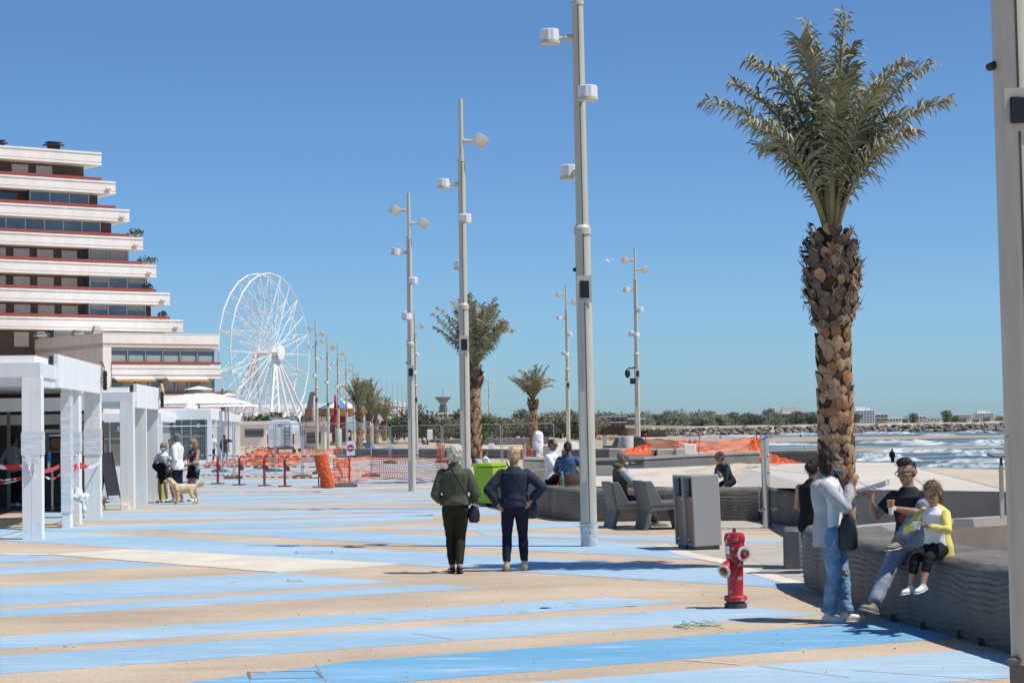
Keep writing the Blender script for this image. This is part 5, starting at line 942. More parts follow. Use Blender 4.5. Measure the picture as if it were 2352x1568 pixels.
# van
b = D(645, 1043, 150); t = thing('white_van', 'white high-roof work van with a ladder on its rear doors', 'van', b, R_(-1)); VW = mat('van_white', (.74, .75, .76), .25, coat=.5, var=.03); h = 2.52; w = 1.0
m = MB(); prof = [(-w, .35), (-w * 1.0, 1.5), (-w * .93, 2.05), (-w * .82, 2.42), (-w * .6, 2.52), (w * .6, 2.52), (w * .82, 2.42), (w * .93, 2.05), (w, 1.5), (w, .35)]
m.prism([(x, 0, z) for x, z in prof], (0, 3.6, 0)); m.prism([(x * .97, 3.6, min(z, 1.9) if z > 1 else z) for x, z in prof], (0, .8, 0)); m.prism([(x * .94, 4.4, min(z, 1.2) if z > 1 else z) for x, z in prof], (0, .9, 0)); m.build('body', VW, t, bevel=.06)
for s in (-1, 1):
    m = MB(); m.bb((s * .03, -.03, .5), (s * .92, -.005, 2.05)); dd = m.build('rear_door', VW, t, bevel=.02); m = MB(); m.bb((s * .12, -.045, 1.2), (s * .78, -.031, 1.9)); m.build('window_panel', mat('van_panel', (.62, .64, .66), .3, var=.03), dd, bevel=.01)
    m = MB(); m.bb((s * .9, -.05, .75), (s * 1.0, .02, 1.5)); m.build('tail_light', mat('tail_red', (.3, .01, .015), .25), t); m = MB(); m.bb((s * 1.0, 4.0, 1.35), (s * 1.28, 4.15, 1.75)); m.build('mirror', BLACK, t)
    for y in (.8, 4.3): m = MB(); m.lathe([(.1, -.1), (.34, -.1), (.36, 0), (.34, .1), (.1, .1)], (s * .88, y, .36), 16, V((1, 0, 0)).to_track_quat('Z', 'Y').to_matrix()); m.build('wheel', BLACKR, t, smooth=True)
    m = MB(); m.bb((s * .99, 3.65, 1.35), (s * 1.0 + s * .012, 4.3, 1.85)); m.build('side_window', GLASSD, t)
m = MB(); m.bb((-1.0, -.12, .35), (1.0, .05, .55)); m.build('bumper', mat('bumper_grey', (.1, .1, .1), .6), t); m = MB(); m.bb((-.2, -.05, 2.1), (.2, 0.0, 2.16)); m.build('brake_light', _M['tail_red'], t)
m = MB()
for x in (.32, .68): m.tube((x, -.08, .45), (x, -.08, 2.1), .022)
for k in range(6): m.tube((.32, -.08, .6 + .26 * k), (.68, -.08, .6 + .26 * k), .018)
m.build('ladder', BLACK, t)
m = MB()
for y in (.25, 1.6, 3.0): m.bb((-.9, y, 2.56), (.9, y + .08, 2.62))
m.bb((-.85, .2, 2.62), (-.25, .9, 2.72)); m.bb((.45, .3, 2.6), (.85, 3, 2.68)); m.build('roof_rack', ALU, t); m = MB(); m.bb((-.6, .3, 2.72), (-.2, .6, 2.84)); m.build('beacon', mat('beacon_brown', (.35, .12, .05), .5), t)

# ---------------------------------------------------------------- site fences, barriers and netting
FEN = 'mesh fence panels round the works area'
def heras(label, a, c, H=2.0, rows=14):
    dr = c - a; L = dr.length; rz = math.atan2(dr.y, dr.x); t = thing('mesh_fence_panel', label, 'fence panel', a, rz, FEN)
    m = MB(); r = .021; m.loft([(0, 0, 0), (0, 0, H - .12), (.05, 0, H - .02), (.14, 0, H), (L - .14, 0, H), (L - .05, 0, H - .02), (L, 0, H - .12), (L, 0, 0)], r, 6, ref=(0, 1, 0)); m.tube((0, 0, .18), (L, 0, .18), .018, n=5); m.build('frame', GALV, t)
    m = MB(); x = .12; w = .0028
    def wire(p, q): m.add([V(p) + V((w, 0, w)), V(p) - V((w, 0, w)), V(q) - V((w, 0, w)), V(q) + V((w, 0, w))], [(0, 1, 2, 3)])
    while x < L: wire((x, 0, .18), (x, 0, H)); x += .12
    for k in range(1, 9): wire((0, 0, .18 + (H - .18) * k / 9), (L, 0, .18 + (H - .18) * k / 9))
    m.build('wire_mesh', GALV, t); return t
def foot(label, p, rz=0.0, mt=None):
    m = MB(); m.prism([(-.36, -.11, 0), (.36, -.11, 0), (.36, .11, 0), (-.36, .11, 0)], (0, 0, .11)); m.bb((-.25, -.07, .11), (.25, .07, .15)); return tag(m.build('fence_foot', mt or CONCD, bevel=.02, loc=p, rz=rz), label, 'fence foot', 'concrete fence feet')
panels = [((350, 1088), (511, 1083), 'mesh fence panel behind the family in front of the glazed kiosk'), ((512, 1086), (536, 1098), 'short angled mesh fence panel before the kiosk corner'), ((540, 1097), (630, 1082), 'mesh fence panel in front of the van'), ((634, 1086), (693, 1097), 'angled mesh fence panel at the right side of the van'), ((697, 1096), (744, 1084), 'mesh fence panel between van and no entry sign'), ((745, 1086), (853, 1094), 'tilted mesh fence panel behind the no entry sign')]
for a, c, lb in panels: heras(lb, G(*a), G(*c), 2.05)
rear = [(784, 1062), (896, 1061), (1016, 1061), (1153, 1061), (1275, 1060)]
for i, (a, c) in enumerate(zip(rear, rear[1:])): heras(['rear mesh fence panel behind the roll of netting', 'rear mesh fence panel left of the thick lamp posts', 'rear mesh fence panel behind the white-haired women', 'rear mesh fence panel before the wrapped statue'][i], G(a[0] + 2, a[1]), G(c[0] - 2, c[1]), 1.95)
for x, y, lb in [(505, 1084, 'concrete fence foot behind the women by the kiosk'), (536, 1099, 'small concrete fence foot at the barrier gap'), (630, 1083, 'concrete fence foot in front of the van'), (694, 1098, 'dark fence foot right of the van'), (788, 1066, 'dark fence foot under the no entry sign'), (852, 1095, 'dark fence foot at the tilted panel'), (738, 1088, 'fence foot behind the last red barrier'), (795, 1118, 'concrete foot in front of the netting roll'), (600, 1076, 'pale fence foot under the heap of netting')]: foot(lb, G(x, y), R_(4))
for x, y, lb in [(896, 1064, 'brown fence foot of the rear fence left of the lamp post'), (1016, 1062, 'brown fence foot behind the woman in green')]: foot(lb, G(x, y), 0, mat('brown_foot', (.16, .07, .045), .8))
def barrier(label, a, c):
    a, c = G(*a), G(*c); dr = c - a; L = dr.length; t = thing('crowd_barrier', label, 'barrier', a, math.atan2(dr.y, dr.x), 'red and white works barriers'); BR = mat('barrier_red', (.28, .03, .03), .5, var=.15, scale=6); H = .98
    m = MB(); m.loft([(0, 0, 0), (0, 0, H - .12), (.04, 0, H - .03), (.13, 0, H), (L - .13, 0, H), (L - .04, 0, H - .03), (L, 0, H - .12), (L, 0, 0)], .022, 6, ref=(0, 1, 0)); m.build('frame', BR, t)
    for x in (0, L): m = MB(); m.tube((x, -.22, .02), (x, .22, .02), .022); m.tube((x - .18, 0, .015), (x + .18, 0, .015), .02); m.build('foot', BR, t)
    for z in (.3, .64): 
        m = MB(); m.tube((0, 0, z), (L, 0, z), .017); rl = m.build('rail', BR, t); m = MB(); k = 0
        while (k + .5) * .5 < L - .25: x = .2 + k * .5; m.tube((x, 0, z), (x + .22, 0, z), .0185); k += 1
        m.build('white_band', WHITE, rl)
    m = MB(); k = 0
    while (k + .5) * .5 < L - .35: x = .3 + k * .5; m.tube((x, 0, H), (x + .2, 0, H), .0235); k += 1
    m.build('white_band', WHITE, t)
    m = MB(); m.bb((.06, -.015, .5), (.24, .015, .68)); m.build('panel', BR, t); return t
for a, c, lb in [((432, 1108), (499, 1111), 'works barrier directly right of the family'), ((502, 1111), (549, 1114), 'works barrier before the kiosk fins'), ((551, 1114), (606, 1115.5), 'works barrier in front of the van, left one'), ((609, 1115.5), (653, 1117), 'narrow works barrier in front of the van doors'), ((656, 1117), (732, 1119), 'wide works barrier left of the netting roll'), ((737, 1119), (803, 1117), 'works barrier draped with orange netting')]: barrier(lb, a, c)
barrier('distant works barrier standing right behind the van', (565, 1071), (608, 1071)); barrier('distant works barrier at the rear left of the van', (609, 1071), (640, 1070))
def net(label, P, nu, nv, cell=.07, sag=0.0, seed=1, thick=.012, name='orange_net', kind=None):
    # P(u,v) -> point; woven from flat strips both ways
    m = MB(); rd = random.Random(seed)
    g = [[P(i / nu, j / nv) for j in range(nv + 1)] for i in range(nu + 1)]
    for i in range(nu + 1):
        for j in range(nv):
            a, c = g[i][j], g[i][j + 1]; w = ((g[min(i + 1, nu)][j] - g[max(i - 1, 0)][j]).normalized()) * thick * 1.5; m.add([a - w, a + w, c + w, c - w], [(0, 1, 2, 3)])
    for j in range(nv + 1):
        for i in range(nu):
            a, c = g[i][j], g[i + 1][j]; w = ((g[i][min(j + 1, nv)] - g[i][max(j - 1, 0)]).normalized()) * thick * (2.2 if j in (0, nv) else 1); m.add([a - w, a + w, c + w, c - w], [(0, 1, 2, 3)])
    return tag(m.build(name, ORANGE), label, 'netting')
def curtain(top, bot, wob=.06, seed=0):
    tp = top; bt = bot; n = len(tp) - 1
    def P(u, v):
        k = min(n - 1, int(u * n)); f = u * n - k; a = tp[k].lerp(tp[k + 1], f); c = bt[k].lerp(bt[k + 1], f); q = a.lerp(c, v); return q + V((wob * mnoise.noise((u * 9, v * 3, seed)), 2 * wob * mnoise.noise((u * 7, v * 4, seed + 5)), wob * .7 * mnoise.noise((u * 11, v * 5, seed + 9))))
    return P
def GD_(x, y, yb): return D(x, y, G(x, yb).y)
net('long curtain of orange netting across the plaza behind the walking women', curtain([GD_(803, 1050, 1114), GD_(850, 1048, 1100), GD_(935, 1044, 1101), GD_(1000, 1047, 1105), GD_(1045, 1050, 1106)], [GD_(806, 1108, 1114), GD_(850, 1098, 1100), GD_(935, 1100, 1101), GD_(1000, 1105, 1105), GD_(1045, 1106, 1106)], .08, 3), 64, 13, thick=.009)
net('orange netting hung over the last red barrier', curtain([GD_(765, 1053, 1118), GD_(785, 1056, 1117), GD_(806, 1051, 1116)], [GD_(765, 1112, 1118), GD_(785, 1104, 1117), GD_(806, 1113, 1116)], .05, 7), 18, 15, thick=.009)
m = MB(); p = G(752, 1121); m.loft([(-.2, 0, 1.05), (-.14, 0, .7), (-.02, 0, .3), (.03, 0, 0)], [(.2, .16), (.22, .17), (.2, .16), (.2, .16)], 16); o = solid(m, 'netting_roll', mat('net_roll', (.72, .11, .015), .6, var=.35, scale=30, stretch=(1, 1, 2), bump=1, bscale=60), None, .03, 1, .03, (14, 14, 20)); o.location = p; tag(o, 'thick upright roll of orange netting leaning on the barrier', 'netting')
net('orange netting heaped around the back of the van', curtain([GD_(556, 1050, 1074), GD_(590, 1030, 1073), GD_(640, 1036, 1072), GD_(698, 1040, 1070)], [GD_(548, 1073, 1074), GD_(590, 1068, 1073), GD_(640, 1072, 1072), GD_(700, 1062, 1070)], .15, 11), 60, 14, thick=.012)
net('tangle of orange netting on the ground before the van', lambda u, v: G(575 + 118 * u, 1066) + V((0, (v - .5) * 1.6, .12 + .32 * abs(mnoise.noise((u * 7, v * 4, 2))) + .3 * sin(pi * u) * sin(pi * v))), 38, 10, thick=.012)
net('pinkish orange netting strung between the far lamp posts', curtain([GD_(700, 1030, 1062), GD_(745, 1033, 1062), GD_(790, 1028, 1058)], [GD_(700, 1061, 1062), GD_(745, 1060, 1062), GD_(778, 1050, 1058)], .1, 4), 44, 14, thick=.009)
net('thin orange netting in front of the glazed kiosk', curtain([GD_(470, 1062, 1075), GD_(510, 1058, 1074), GD_(556, 1050, 1073)], [GD_(470, 1074, 1075), GD_(510, 1073, 1074), GD_(556, 1072, 1073)], .08, 8), 40, 8, thick=.009)
net('upright scrap of orange netting on the dark low wall', curtain([GD_(1005, 1018, 1056), GD_(1014, 1022, 1056), GD_(1022, 1022, 1056)], [GD_(1003, 1050, 1056), GD_(1012, 1056, 1056), GD_(1018, 1048, 1056)], .1, 2), 10, 18, thick=.012)
net('peaked orange netting beside the wrapped statue', curtain([GD_(1196, 1046, 1060), GD_(1211, 1012, 1060), GD_(1222, 1040, 1060)], [GD_(1188, 1052, 1060), GD_(1210, 1056, 1060), GD_(1226, 1052, 1060)], .06, 6), 22, 22, thick=.014)
net('crumpled orange netting behind the green bin and the couple', lambda u, v: G(1196 + 66 * u, 1100) + V((0, (v - .5) * .8, .1 + .35 * sin(pi * v) * (.6 + .6 * mnoise.noise((u * 8, v * 3, 5))))), 36, 12, thick=.014)
net('long band of orange netting fencing off the beach', curtain([GD_(1478, 1008, 1049), GD_(1560, 1012, 1049), GD_(1650, 1014, 1046), GD_(1735, 1003, 1042)], [GD_(1482, 1044, 1049), GD_(1560, 1034, 1049), GD_(1650, 1040, 1046), GD_(1740, 1032, 1042)], .12, 15), 90, 16, thick=.012)
net('orange netting collapsed in a heap at the far lamp post', lambda u, v: D(1424 + 70 * u, 1046, 100) + V((0, (v - .5) * 1.0, .08 + .75 * sin(pi * v) * (.25 + .7 * u) * (.7 + .5 * mnoise.noise((u * 9, v * 4, 3))))), 34, 9, thick=.011)
net('orange netting bunched at the end post of the beach netting', lambda u, v: D(1722 + 34 * u, 1036, 78) + V((0, (v - .5) * .4, .05 + .55 * sin(pi * v) * (.7 + .6 * mnoise.noise((u * 9, v * 4, 8))))), 18, 9, thick=.012)
net('orange netting draped down the dark curved wall to the sand', curtain([D(1742, 1028, 54), D(1765, 1040, 54), D(1800, 1052, 53.6), D(1838, 1060, 53.2)], [D(1747, 1062, 53.6), D(1770, 1066, 53.2), D(1800, 1067.5, 53), D(1840, 1066, 53)], .04, 19), 30, 11, thick=.008)
for x, yt, yb, lb in ((1480, 998, 1049, 'thin leaning stake at the left end of the beach netting'), (1604, 998, 1049, 'tall thin stake in the middle of the beach netting'), (1735, 988, 1040, 'thin stake with a red cap at the right end of the netting')):
    p = GD_(x, yb, yb); q = D(x + 3, yt, p.y); t = thing('marker_stake', lb, 'stake', p); m = MB(); m.tube((0, 0, 0), q - p, .02, n=6); m.build('rod', mat('rod_rust', (.08, .05, .04), .8), t); m = MB(); m.ball(q - p, .07); m.build('cap', mat('cap_red', (.6, .02, .02), .4), t)
# no-entry sign
p = GD_(806, 1066, 1070); t = thing('no_entry_sign', 'white board with red no entry disc on the fence', 'sign', G(800, 1072), R_(0)); s = F / G(800, 1072).y
m = MB(); m.bb((-.02, 0, 0), (.02, .04, 2.0)); m.build('post', GALV, t); m = MB(); x0 = 6.0 / s; m.bb((x0 - .2, -.03, .55), (x0 + .2, -.01, 1.25)); m.build('board', WHITE, t)
q = V((0, -1, 0)).to_track_quat('Z', 'Y').to_matrix(); m = MB(); m.lathe([(.01, .034), (.17, .034), (.17, .03)], (x0, 0, .9), 26, q); dc = m.build('disc', mat('sign_red', (.5, .01, .015), .4), t); dc.scale = (1, 1, 1)
m = MB(); m.bb((x0 - .12, -.04, .875), (x0 + .12, -.0345, .925)); m.build('bar', WHITE, t)
# ---------------------------------------------------------------- dune bushes, far shore
def bush_proto(seed, mt, n=2600, size=.115, blobs=None, label='x'):
    rd = random.Random(seed); bl = blobs or [(rd.uniform(-1.6, 1.6), rd.uniform(-.8, .8), rd.uniform(.5, 1.3), rd.uniform(.9, 1.6), rd.uniform(.8, 1.3), rd.uniform(.6, 1.1)) for _ in range(6)]
    t = thing('dune_bush', label, 'bush', (0, 0, 0), 0, 'bushes on the dunes'); leafcloud(bl, n, size, seed).build('foliage', mt, t)
    m = MB()
    for k in range(4): m.tube((rd.uniform(-.4, .4), 0, -.4), (rd.uniform(-1.4, 1.4), rd.uniform(-.5, .5), .8), .06, .02, 5)
    m.build('stem', BK[3], t); return t
bp4 = [bush_proto(31, LEAFD), bush_proto(32, LEAFY), bush_proto(33, LEAFG), bush_proto(34, LEAF)]
rd = random.Random(77); used = set()
def put(k, x, yb, d, s, label, grp=None, z=1.0):
    o = bp4[k] if k not in used else dup(bp4[k]); used.add(k); p = D(x, yb, d); o.location = p; o.scale = (s, s, s * z); o.rotation_euler[2] = rd.uniform(0, 6); o['label'] = label
    if grp: o['group'] = grp
    return o
LB_ = ['dark green dune bush in the scrub belt behind the far walls', 'olive dune bush in the scrub belt behind the far walls', 'grey-green dune bush in the scrub belt behind the far walls', 'leafy green dune bush in the scrub belt behind the far walls']
for i in range(44):
    x = 890 + 470 * (i / 43) + rd.uniform(-8, 8); k = rd.choice([1, 1, 2, 0]); far = i % 2; put(k, x, 1003 - 4 * far, 250 + 120 * far, (1.15 + .5 * rd.random()) * (1.2 if far else .8) * (.8 if x < 1080 else 1), LB_[k])
for x, d, s, k, yb, lb in ((1190, 420, 1.9, 0, 998, 'round dark dune tree between the mid palm and the short palm'), (1060, 380, 1.7, 0, 998, 'dark tree crown left of the second lamp post'), (975, 200, 1.15, 0, 1006, 'dense dark bush left of the lamp post pair'), (1102, 190, .9, 3, 1010, 'bright green bush right of the mid palm'), (905, 210, .9, 3, 1008, 'bright green shrub right of the curved shell'), (1275, 420, 1.6, 2, 996, 'pale grey dune bush behind the short palm'), (1330, 420, 1.7, 1, 994, 'olive bush left of the brick ruin')): put(k, x, yb, d, s, lb, z=1.35)
# low dry grass on the dune
m = MB(); rd2 = random.Random(6); vs, fs = [], []
for i in range(2600):
    x = rd2.uniform(880, 1420); y = rd2.uniform(1000, 1013) - (2 if x > 1250 else 0); p = G(x, y, -.6); h = rd2.uniform(.15, .5); j = len(vs); a = V((rd2.uniform(-.2, .2), rd2.uniform(-.2, .2), 0)); vs += [p - a * .5, p + a * .5, p + a * 1.5 + V((0, 0, h))]; fs.append((j, j + 1, j + 2))
m.add(vs, fs); o = m.build('dune_grass', mat('dry_grass', (.2, .17, .085), .9, var=.3, scale=.5)); tag(o, 'dry grass covering the dune behind the walls', 'grass', None, 'stuff')
m = MB(); n = 40; vs = []
for i in range(n + 1):
    x = 860 + 560 * i / n
    for y, z in ((1024, -2.5), (1013, -.9 + .5 * mnoise.noise((i * .4, 0, 0))), (1004, -.3 + .5 * mnoise.noise((i * .4, 3, 0))), (998, -1.0)): p = G(x, y, -.8); vs.append((p.x, p.y, z))
m.add(vs, [(i * 4 + j, (i + 1) * 4 + j, (i + 1) * 4 + j + 1, i * 4 + j + 1) for i in range(n) for j in range(3)]); struct('dune', m, mat('dune_sand', (.36, .3, .2), .95, var=.25, scale=.15), smooth=True, ang=80)
# far dune strip with trees
m = MB(); vs = []; n = 70
for i in range(n + 1):
    x = 1270 + 1150 * i / n; h = .6 + .7 * mnoise.noise((i * .3, 1, 0))
    for d, z in ((900, -2.7), (930, -1.4 + h * .6), (1010, -.2 + h), (1200, -.6 + h), (1400, -2.7)): p = D(x, 970, d); vs.append((p.x, p.y, z))
m.add(vs, [(i * 5 + j, (i + 1) * 5 + j, (i + 1) * 5 + j + 1, i * 5 + j + 1) for i in range(n) for j in range(4)]); struct('far_dunes', m, mat('far_dune', (.42, .37, .28), .95, var=.2, scale=.03), smooth=True, ang=80)
def tree_proto(seed, mt, wide, name='far_tree'):
    rd = random.Random(seed); t = thing(name, 'x', 'tree', (0, 0, 0), 0, 'trees behind the far beach'); bl = [(rd.uniform(-3, 3) * wide, rd.uniform(-1.5, 1.5), rd.uniform(1.2, 5.6) - .8 * (wide - 1), rd.uniform(1.6, 2.6) * wide, 1.8, rd.uniform(1.1, 1.9)) for _ in range(9)]
    leafcloud(bl, 2200, .3, seed).build('crown', mt, t); m = MB(); m.loft([(0, 0, -2), (.1, 0, 1.5), (0, 0, 3.6)], [.3, .25, .15], 6)
    for k in range(4): m.tube((0, 0, 2.4), (rd.uniform(-2, 2) * wide, rd.uniform(-1, 1), 4.4), .12, .05, 5)
    m.build('trunk', BK[3], t); return t
FT = [tree_proto(41, mat('hazed_leaf1', (.25, .27, .19), .7, var=.35, scale=.3), 1.0), tree_proto(42, mat('hazed_leaf2', (.25, .27, .19), .7, var=.35, scale=.3), .8), tree_proto(43, mat('hazed_pine', (.16, .18, .13), .7, var=.3, scale=.3), 1.5)]; ut = set()  # distance haze is put into these foliage colours by lightening them
tl = ['rounded mid-green tree in the belt behind the far beach', 'light green loose tree in the belt behind the far beach', 'dark flat-topped pine in the belt behind the far beach']
for i in range(84):
    x = 1305 + (1935 - 1305) * i / 83 + rd.uniform(-5, 5); k = rd.choice([0, 1, 0]) if x < 1660 else rd.choice([2, 2, 0]); o = FT[k] if k not in ut else dup(FT[k]); ut.add(k); d = rd.uniform(1040, 1180); hs = (1.0 + .35 * rd.random()) * (1.15 if x < 1620 else .95) * (.9 if i % 3 else 1.1)
    o.location = D(x, 0, d); o.location.z = -.8; o.scale = (hs * 1.1, hs, hs); o.rotation_euler[2] = rd.uniform(0, 6); o['label'] = tl[k]
for i in range(34):
    x = rd.choice([rd.uniform(1640, 1700), rd.uniform(1960, 1985), rd.uniform(2010, 2090), rd.uniform(2120, 2190), rd.uniform(2200, 2300), rd.uniform(1400, 1700)]); k = rd.choice([2, 0]); o = dup(FT[k]); o.location = D(x, 0, rd.uniform(1400, 1500)); o.location.z = -1.5; s = rd.uniform(.5, 1.0); o.scale = (s * 1.2, s, s); o['label'] = ['small dark tree among the distant shore houses', '', 'small flat pine among the distant shore houses'][k]; o['group'] = 'trees among the shore houses'
for k, s, x, z_, lb in ((1, 1.55, 1750, -.8, 'tall pale feathery tree rising above the far belt'), (2, 1.3, 2150, -1, 'broad dark pine left of the last shore houses'), (2, 1.1, 2075, -1, 'dark pine between the shore hotel and the villas')):
    o = dup(FT[k]); o.location = D(x, 0, 1150); o.location.z = z_; o.scale = (s, s, s * (1.25 if k == 1 else 1)); o['label'] = lb; o['group'] = ''; del o['group']
# far buildings
def bldg(label, x0, x1, yt, yb, d, mt, floors, bays, roof=None, name='shore_building', step=0):
    a, c = D(x0, yb, d), D(x1, yb, d); w = c.x - a.x; h = (yb - yt) * d / F; t = thing(name, label, 'building', V(((a.x + c.x) / 2, a.y, a.z))); m = MB(); m.bb((-w / 2, 0, -3), (w / 2, 12, h))
    if step: m.bb((-w / 2 + w * .15, 2, h), (w / 2 - w * .4, 10, h + step)); m.bb((w * .2, 2, h), (w * .3, 8, h + step * .7))
    m.build('wall', mt, t); fh = h / floors
    for f in range(floors):
        for k in range(bays): m = MB(); x = -w / 2 + w * (k + .5) / bays; m.bb((x - w / bays * .32, -.06, fh * f + fh * .25), (x + w / bays * .32, -.01, fh * f + fh * .8)); m.build('window', GLASSB, t)
        m = MB(); m.bb((-w / 2 - .1, -.9, fh * (f + 1) - .25), (w / 2 + .1, -.0, fh * (f + 1) - .02)); m.build('balcony', WHITEM, t)
    m = MB(); m.bb((-w / 2 - .3, -.4, h), (w / 2 + .3, 12.3, h + .3)); m.build('roof', roof or WHITEM, t); return t
bldg('white apartment building with balcony rows right of the big palm trunk', 1958, 2010, 943, 972, 1300, WHITEM, 5, 8, step=2.5); bldg('low white holiday block left of the big palm', 1800, 1886, 957, 974, 1320, GREYW, 3, 12); bldg('beige stepped building above the white holiday block', 1786, 1862, 949, 962, 1500, PINK, 2, 9, step=4); bldg('ochre house right of the white apartment building', 2004, 2040, 951, 968, 1380, mat('ochre_wall', (.5, .38, .26), .8), 2, 4)
bldg('long cream apartment row near the right edge', 2188, 2232, 952, 966, 1500, CREAM, 3, 8); bldg('second cream apartment row behind the right hand post', 2240, 2284, 949, 965, 1520, CREAM, 3, 8, step=2); bldg('low villa between the pines', 2086, 2128, 956, 968, 1450, CREAM, 2, 5); bldg('small red roofed house on the shore', 2130, 2160, 961, 968, 1420, CREAM, 1, 4, RED); bldg('low white house beside the ochre one', 2030, 2070, 960, 970, 1400, WHITEM, 1, 6); bldg('pale block peeking over the pines', 1620, 1680, 951, 965, 1480, PINK, 2, 6, step=2)
bldg('red brick ruin with dark openings behind the bollard', 1366, 1440, 956, 982, 720, mat('brick_dark', (.11, .05, .038), .9, var=.3, scale=.5), 2, 7, BROWN, 'brick_ruin'); bldg('roofless grey concrete shell beside the brick ruin', 1440, 1482, 961, 982, 730, CONC, 1, 5, CONC, 'concrete_ruin'); bldg('low grey hangar left of the brick ruin', 1285, 1362, 959, 976, 760, GREYW, 1, 3, GREYW, 'hangar')
bldg('white low resort buildings beneath the water tower', 955, 1060, 950, 962, 900, WHITEM, 1, 10); bldg('small teal-windowed house right of the palm group', 893, 915, 932, 975, 420, CREAM, 3, 3); bldg('beige tower house behind the palm group', 908, 924, 932, 960, 440, CREAM, 3, 2)
b = D(1005, 0, 1500); t = thing('water_tower', 'funnel-shaped water tower on the horizon left of the second lamp post', 'water tower', (b.x, b.y, 0)); WTM = mat('tower_concrete', (.22, .2, .185), .8, var=.1, scale=.3); u = 1500 / F; hy = 980.6
m = MB(); m.lathe([(8 * u, 1.8), (7.5 * u, (hy - 927) * u + 1.84)], n=16); m.build('shaft', WTM, t); m = MB(); m.lathe([(7.5 * u, (hy - 926) * u + 1.84), (18 * u, (hy - 914) * u + 1.84), (18.6 * u, (hy - 912) * u + 1.84), (17 * u, (hy - 911) * u + 1.84)], n=28); m.build('bowl', WTM, t); m = MB(); m.tube((0, 0, (hy - 912) * u), (0, 0, (hy - 888) * u), .25); m.build('antenna', GALV, t); m = MB()
for k in range(6): a = 2 * pi * k / 6; m.bb((8 * u * cos(a) - .4, 8 * u * sin(a) - .4, 12), (8 * u * cos(a) + .4, 8 * u * sin(a) + .4, (hy - 928) * u))
m.build('rib', CONCD, t)
# rock breakwater
m = MB(); rd = random.Random(8); RK = [mat('rock_grey', (.19, .165, .14), .9, var=.25, scale=.3), mat('rock_tan', (.28, .235, .185), .9, var=.2, scale=.3), mat('rock_dark', (.1, .09, .08), .9, var=.2, scale=.3)]
for i in range(760):
    x = 1478 + (2345 - 1478) * rd.random(); yb = 1003 - 14 * ((x - 1478) / 860) ** .8; p = G(x, yb, -2.5); lay = rd.random(); s = rd.uniform(.5, 1.1); m.mi = rd.choice([0, 0, 1, 1, 2]); b0 = len(m.v)
    m.ball((p.x, p.y + lay * 7, -2.6 + 2.1 * min(1, lay * 1.6) + rd.uniform(-.3, .4)), (s * rd.uniform(.8, 1.5), s, s * rd.uniform(.6, .95)), Matrix.Rotation(rd.uniform(0, 6), 3, 'Z') @ Matrix.Rotation(rd.uniform(-.5, .5), 3, 'X'), 6, 4)
    for j in range(b0, len(m.v)): v_ = m.v[j]; m.v[j] = (v_[0] + rd.uniform(-.15, .15), v_[1], v_[2] + rd.uniform(-.15, .15))
m.mi = 2; q = [G(1478 + 867 * i / 12, 1003 - 14 * ((867 * i / 12) / 860) ** .8, -2.5) for i in range(13)]; m.loft([(p.x, p.y + 4, -2.6) for p in q], [(3.0, .7)] * 13, 8, ref=(0, 1, 0))
tag(m.build('rock_breakwater', RK), 'long low breakwater of piled grey and tan boulders', 'breakwater')
# straw hut
p = D(1512, 1002, 430); p = G(1512, 1003, -2.5); u = p.y / F; t = thing('straw_beach_hut', 'thatched straw hut with a long sagging roof on the beach', 'hut', p); ST = mat('straw', (.27, .22, .16), .95, var=.3, scale=1, stretch=(4, 1, 1))
m = MB(); m.bb((-8 * u * 3, 0, 0), (18 * u, 8, 16 * u)); m.build('wall', ST, t); m = MB(); m.prism([(-75 * u, -2, 22 * u), (60 * u, -2, 19 * u), (60 * u, 0, 25 * u), (-75 * u, 0, 28 * u)], (0, 8, 0)); m.build('roof', ST, t); m = MB()
for k in range(8): x = (-70 + 18 * k) * u; m.tube((x, -2, 0), (x, -2, 21 * u), .12, n=5)
m.build('post', BK[3], t); m = MB(); m.bb((-40 * u, -.5, 0), (-26 * u, 0, 15 * u)); m.build('opening', BLACK, t)
for x, y, cc, lb in ((1496, 1002, (.15, .6, .05), 'bright green pedal boat on the beach by the hut'),): p = G(x, y, -2.5); m = MB(); m.loft([(-2, 0, .3), (-1.5, 0, .4), (1.5, 0, .4), (2, 0, .5)], [(.3, .2), (.9, .35), (.9, .35), (.3, .2)], 8, ref=(0, 1, 0)); m.bb((-.5, -.5, .6), (.3, .5, 1.3)); tag(m.build('pedal_boat', mat('boat_green', cc, .5), loc=p), lb, 'boat')
for x, y, h in ((1390, 1033, 34), (1463 - 20, 1019, 18)): pass
t = thing('beach_post', 'grey square post standing in the sand left of the bollard', 'post', D(1389, 1034, 130)); m = MB(); m.bb((-.13, -.13, 0), (.13, .13, .95)); m.build('shaft', GALV, t); m = MB(); m.bb((-.15, -.15, .95), (.15, .15, .99)); m.build('cap', CONCD, t)
# viewing post at the right edge
t = thing('info_lectern', 'slim grey table-top lectern left of the right hand post', 'lectern', D(2296, 1190, 24)); u = 24 / F; m = MB(); m.bb((2 * u, -.03, 0), (10 * u, .03, 122 * u)); m.build('post', POLE, t); m = MB(); m.bb((4 * u, -.02, 122 * u), (9 * u, .02, 138 * u)); m.build('bracket', BLACK, t); m = MB(); m.prism([(-17 * u, -.2, 139 * u), (60 * u, -.2, 139 * u), (60 * u, .2, 145 * u), (-17 * u, .2, 145 * u)], (0, 0, .02)); m.build('table_top', CONCD, t)
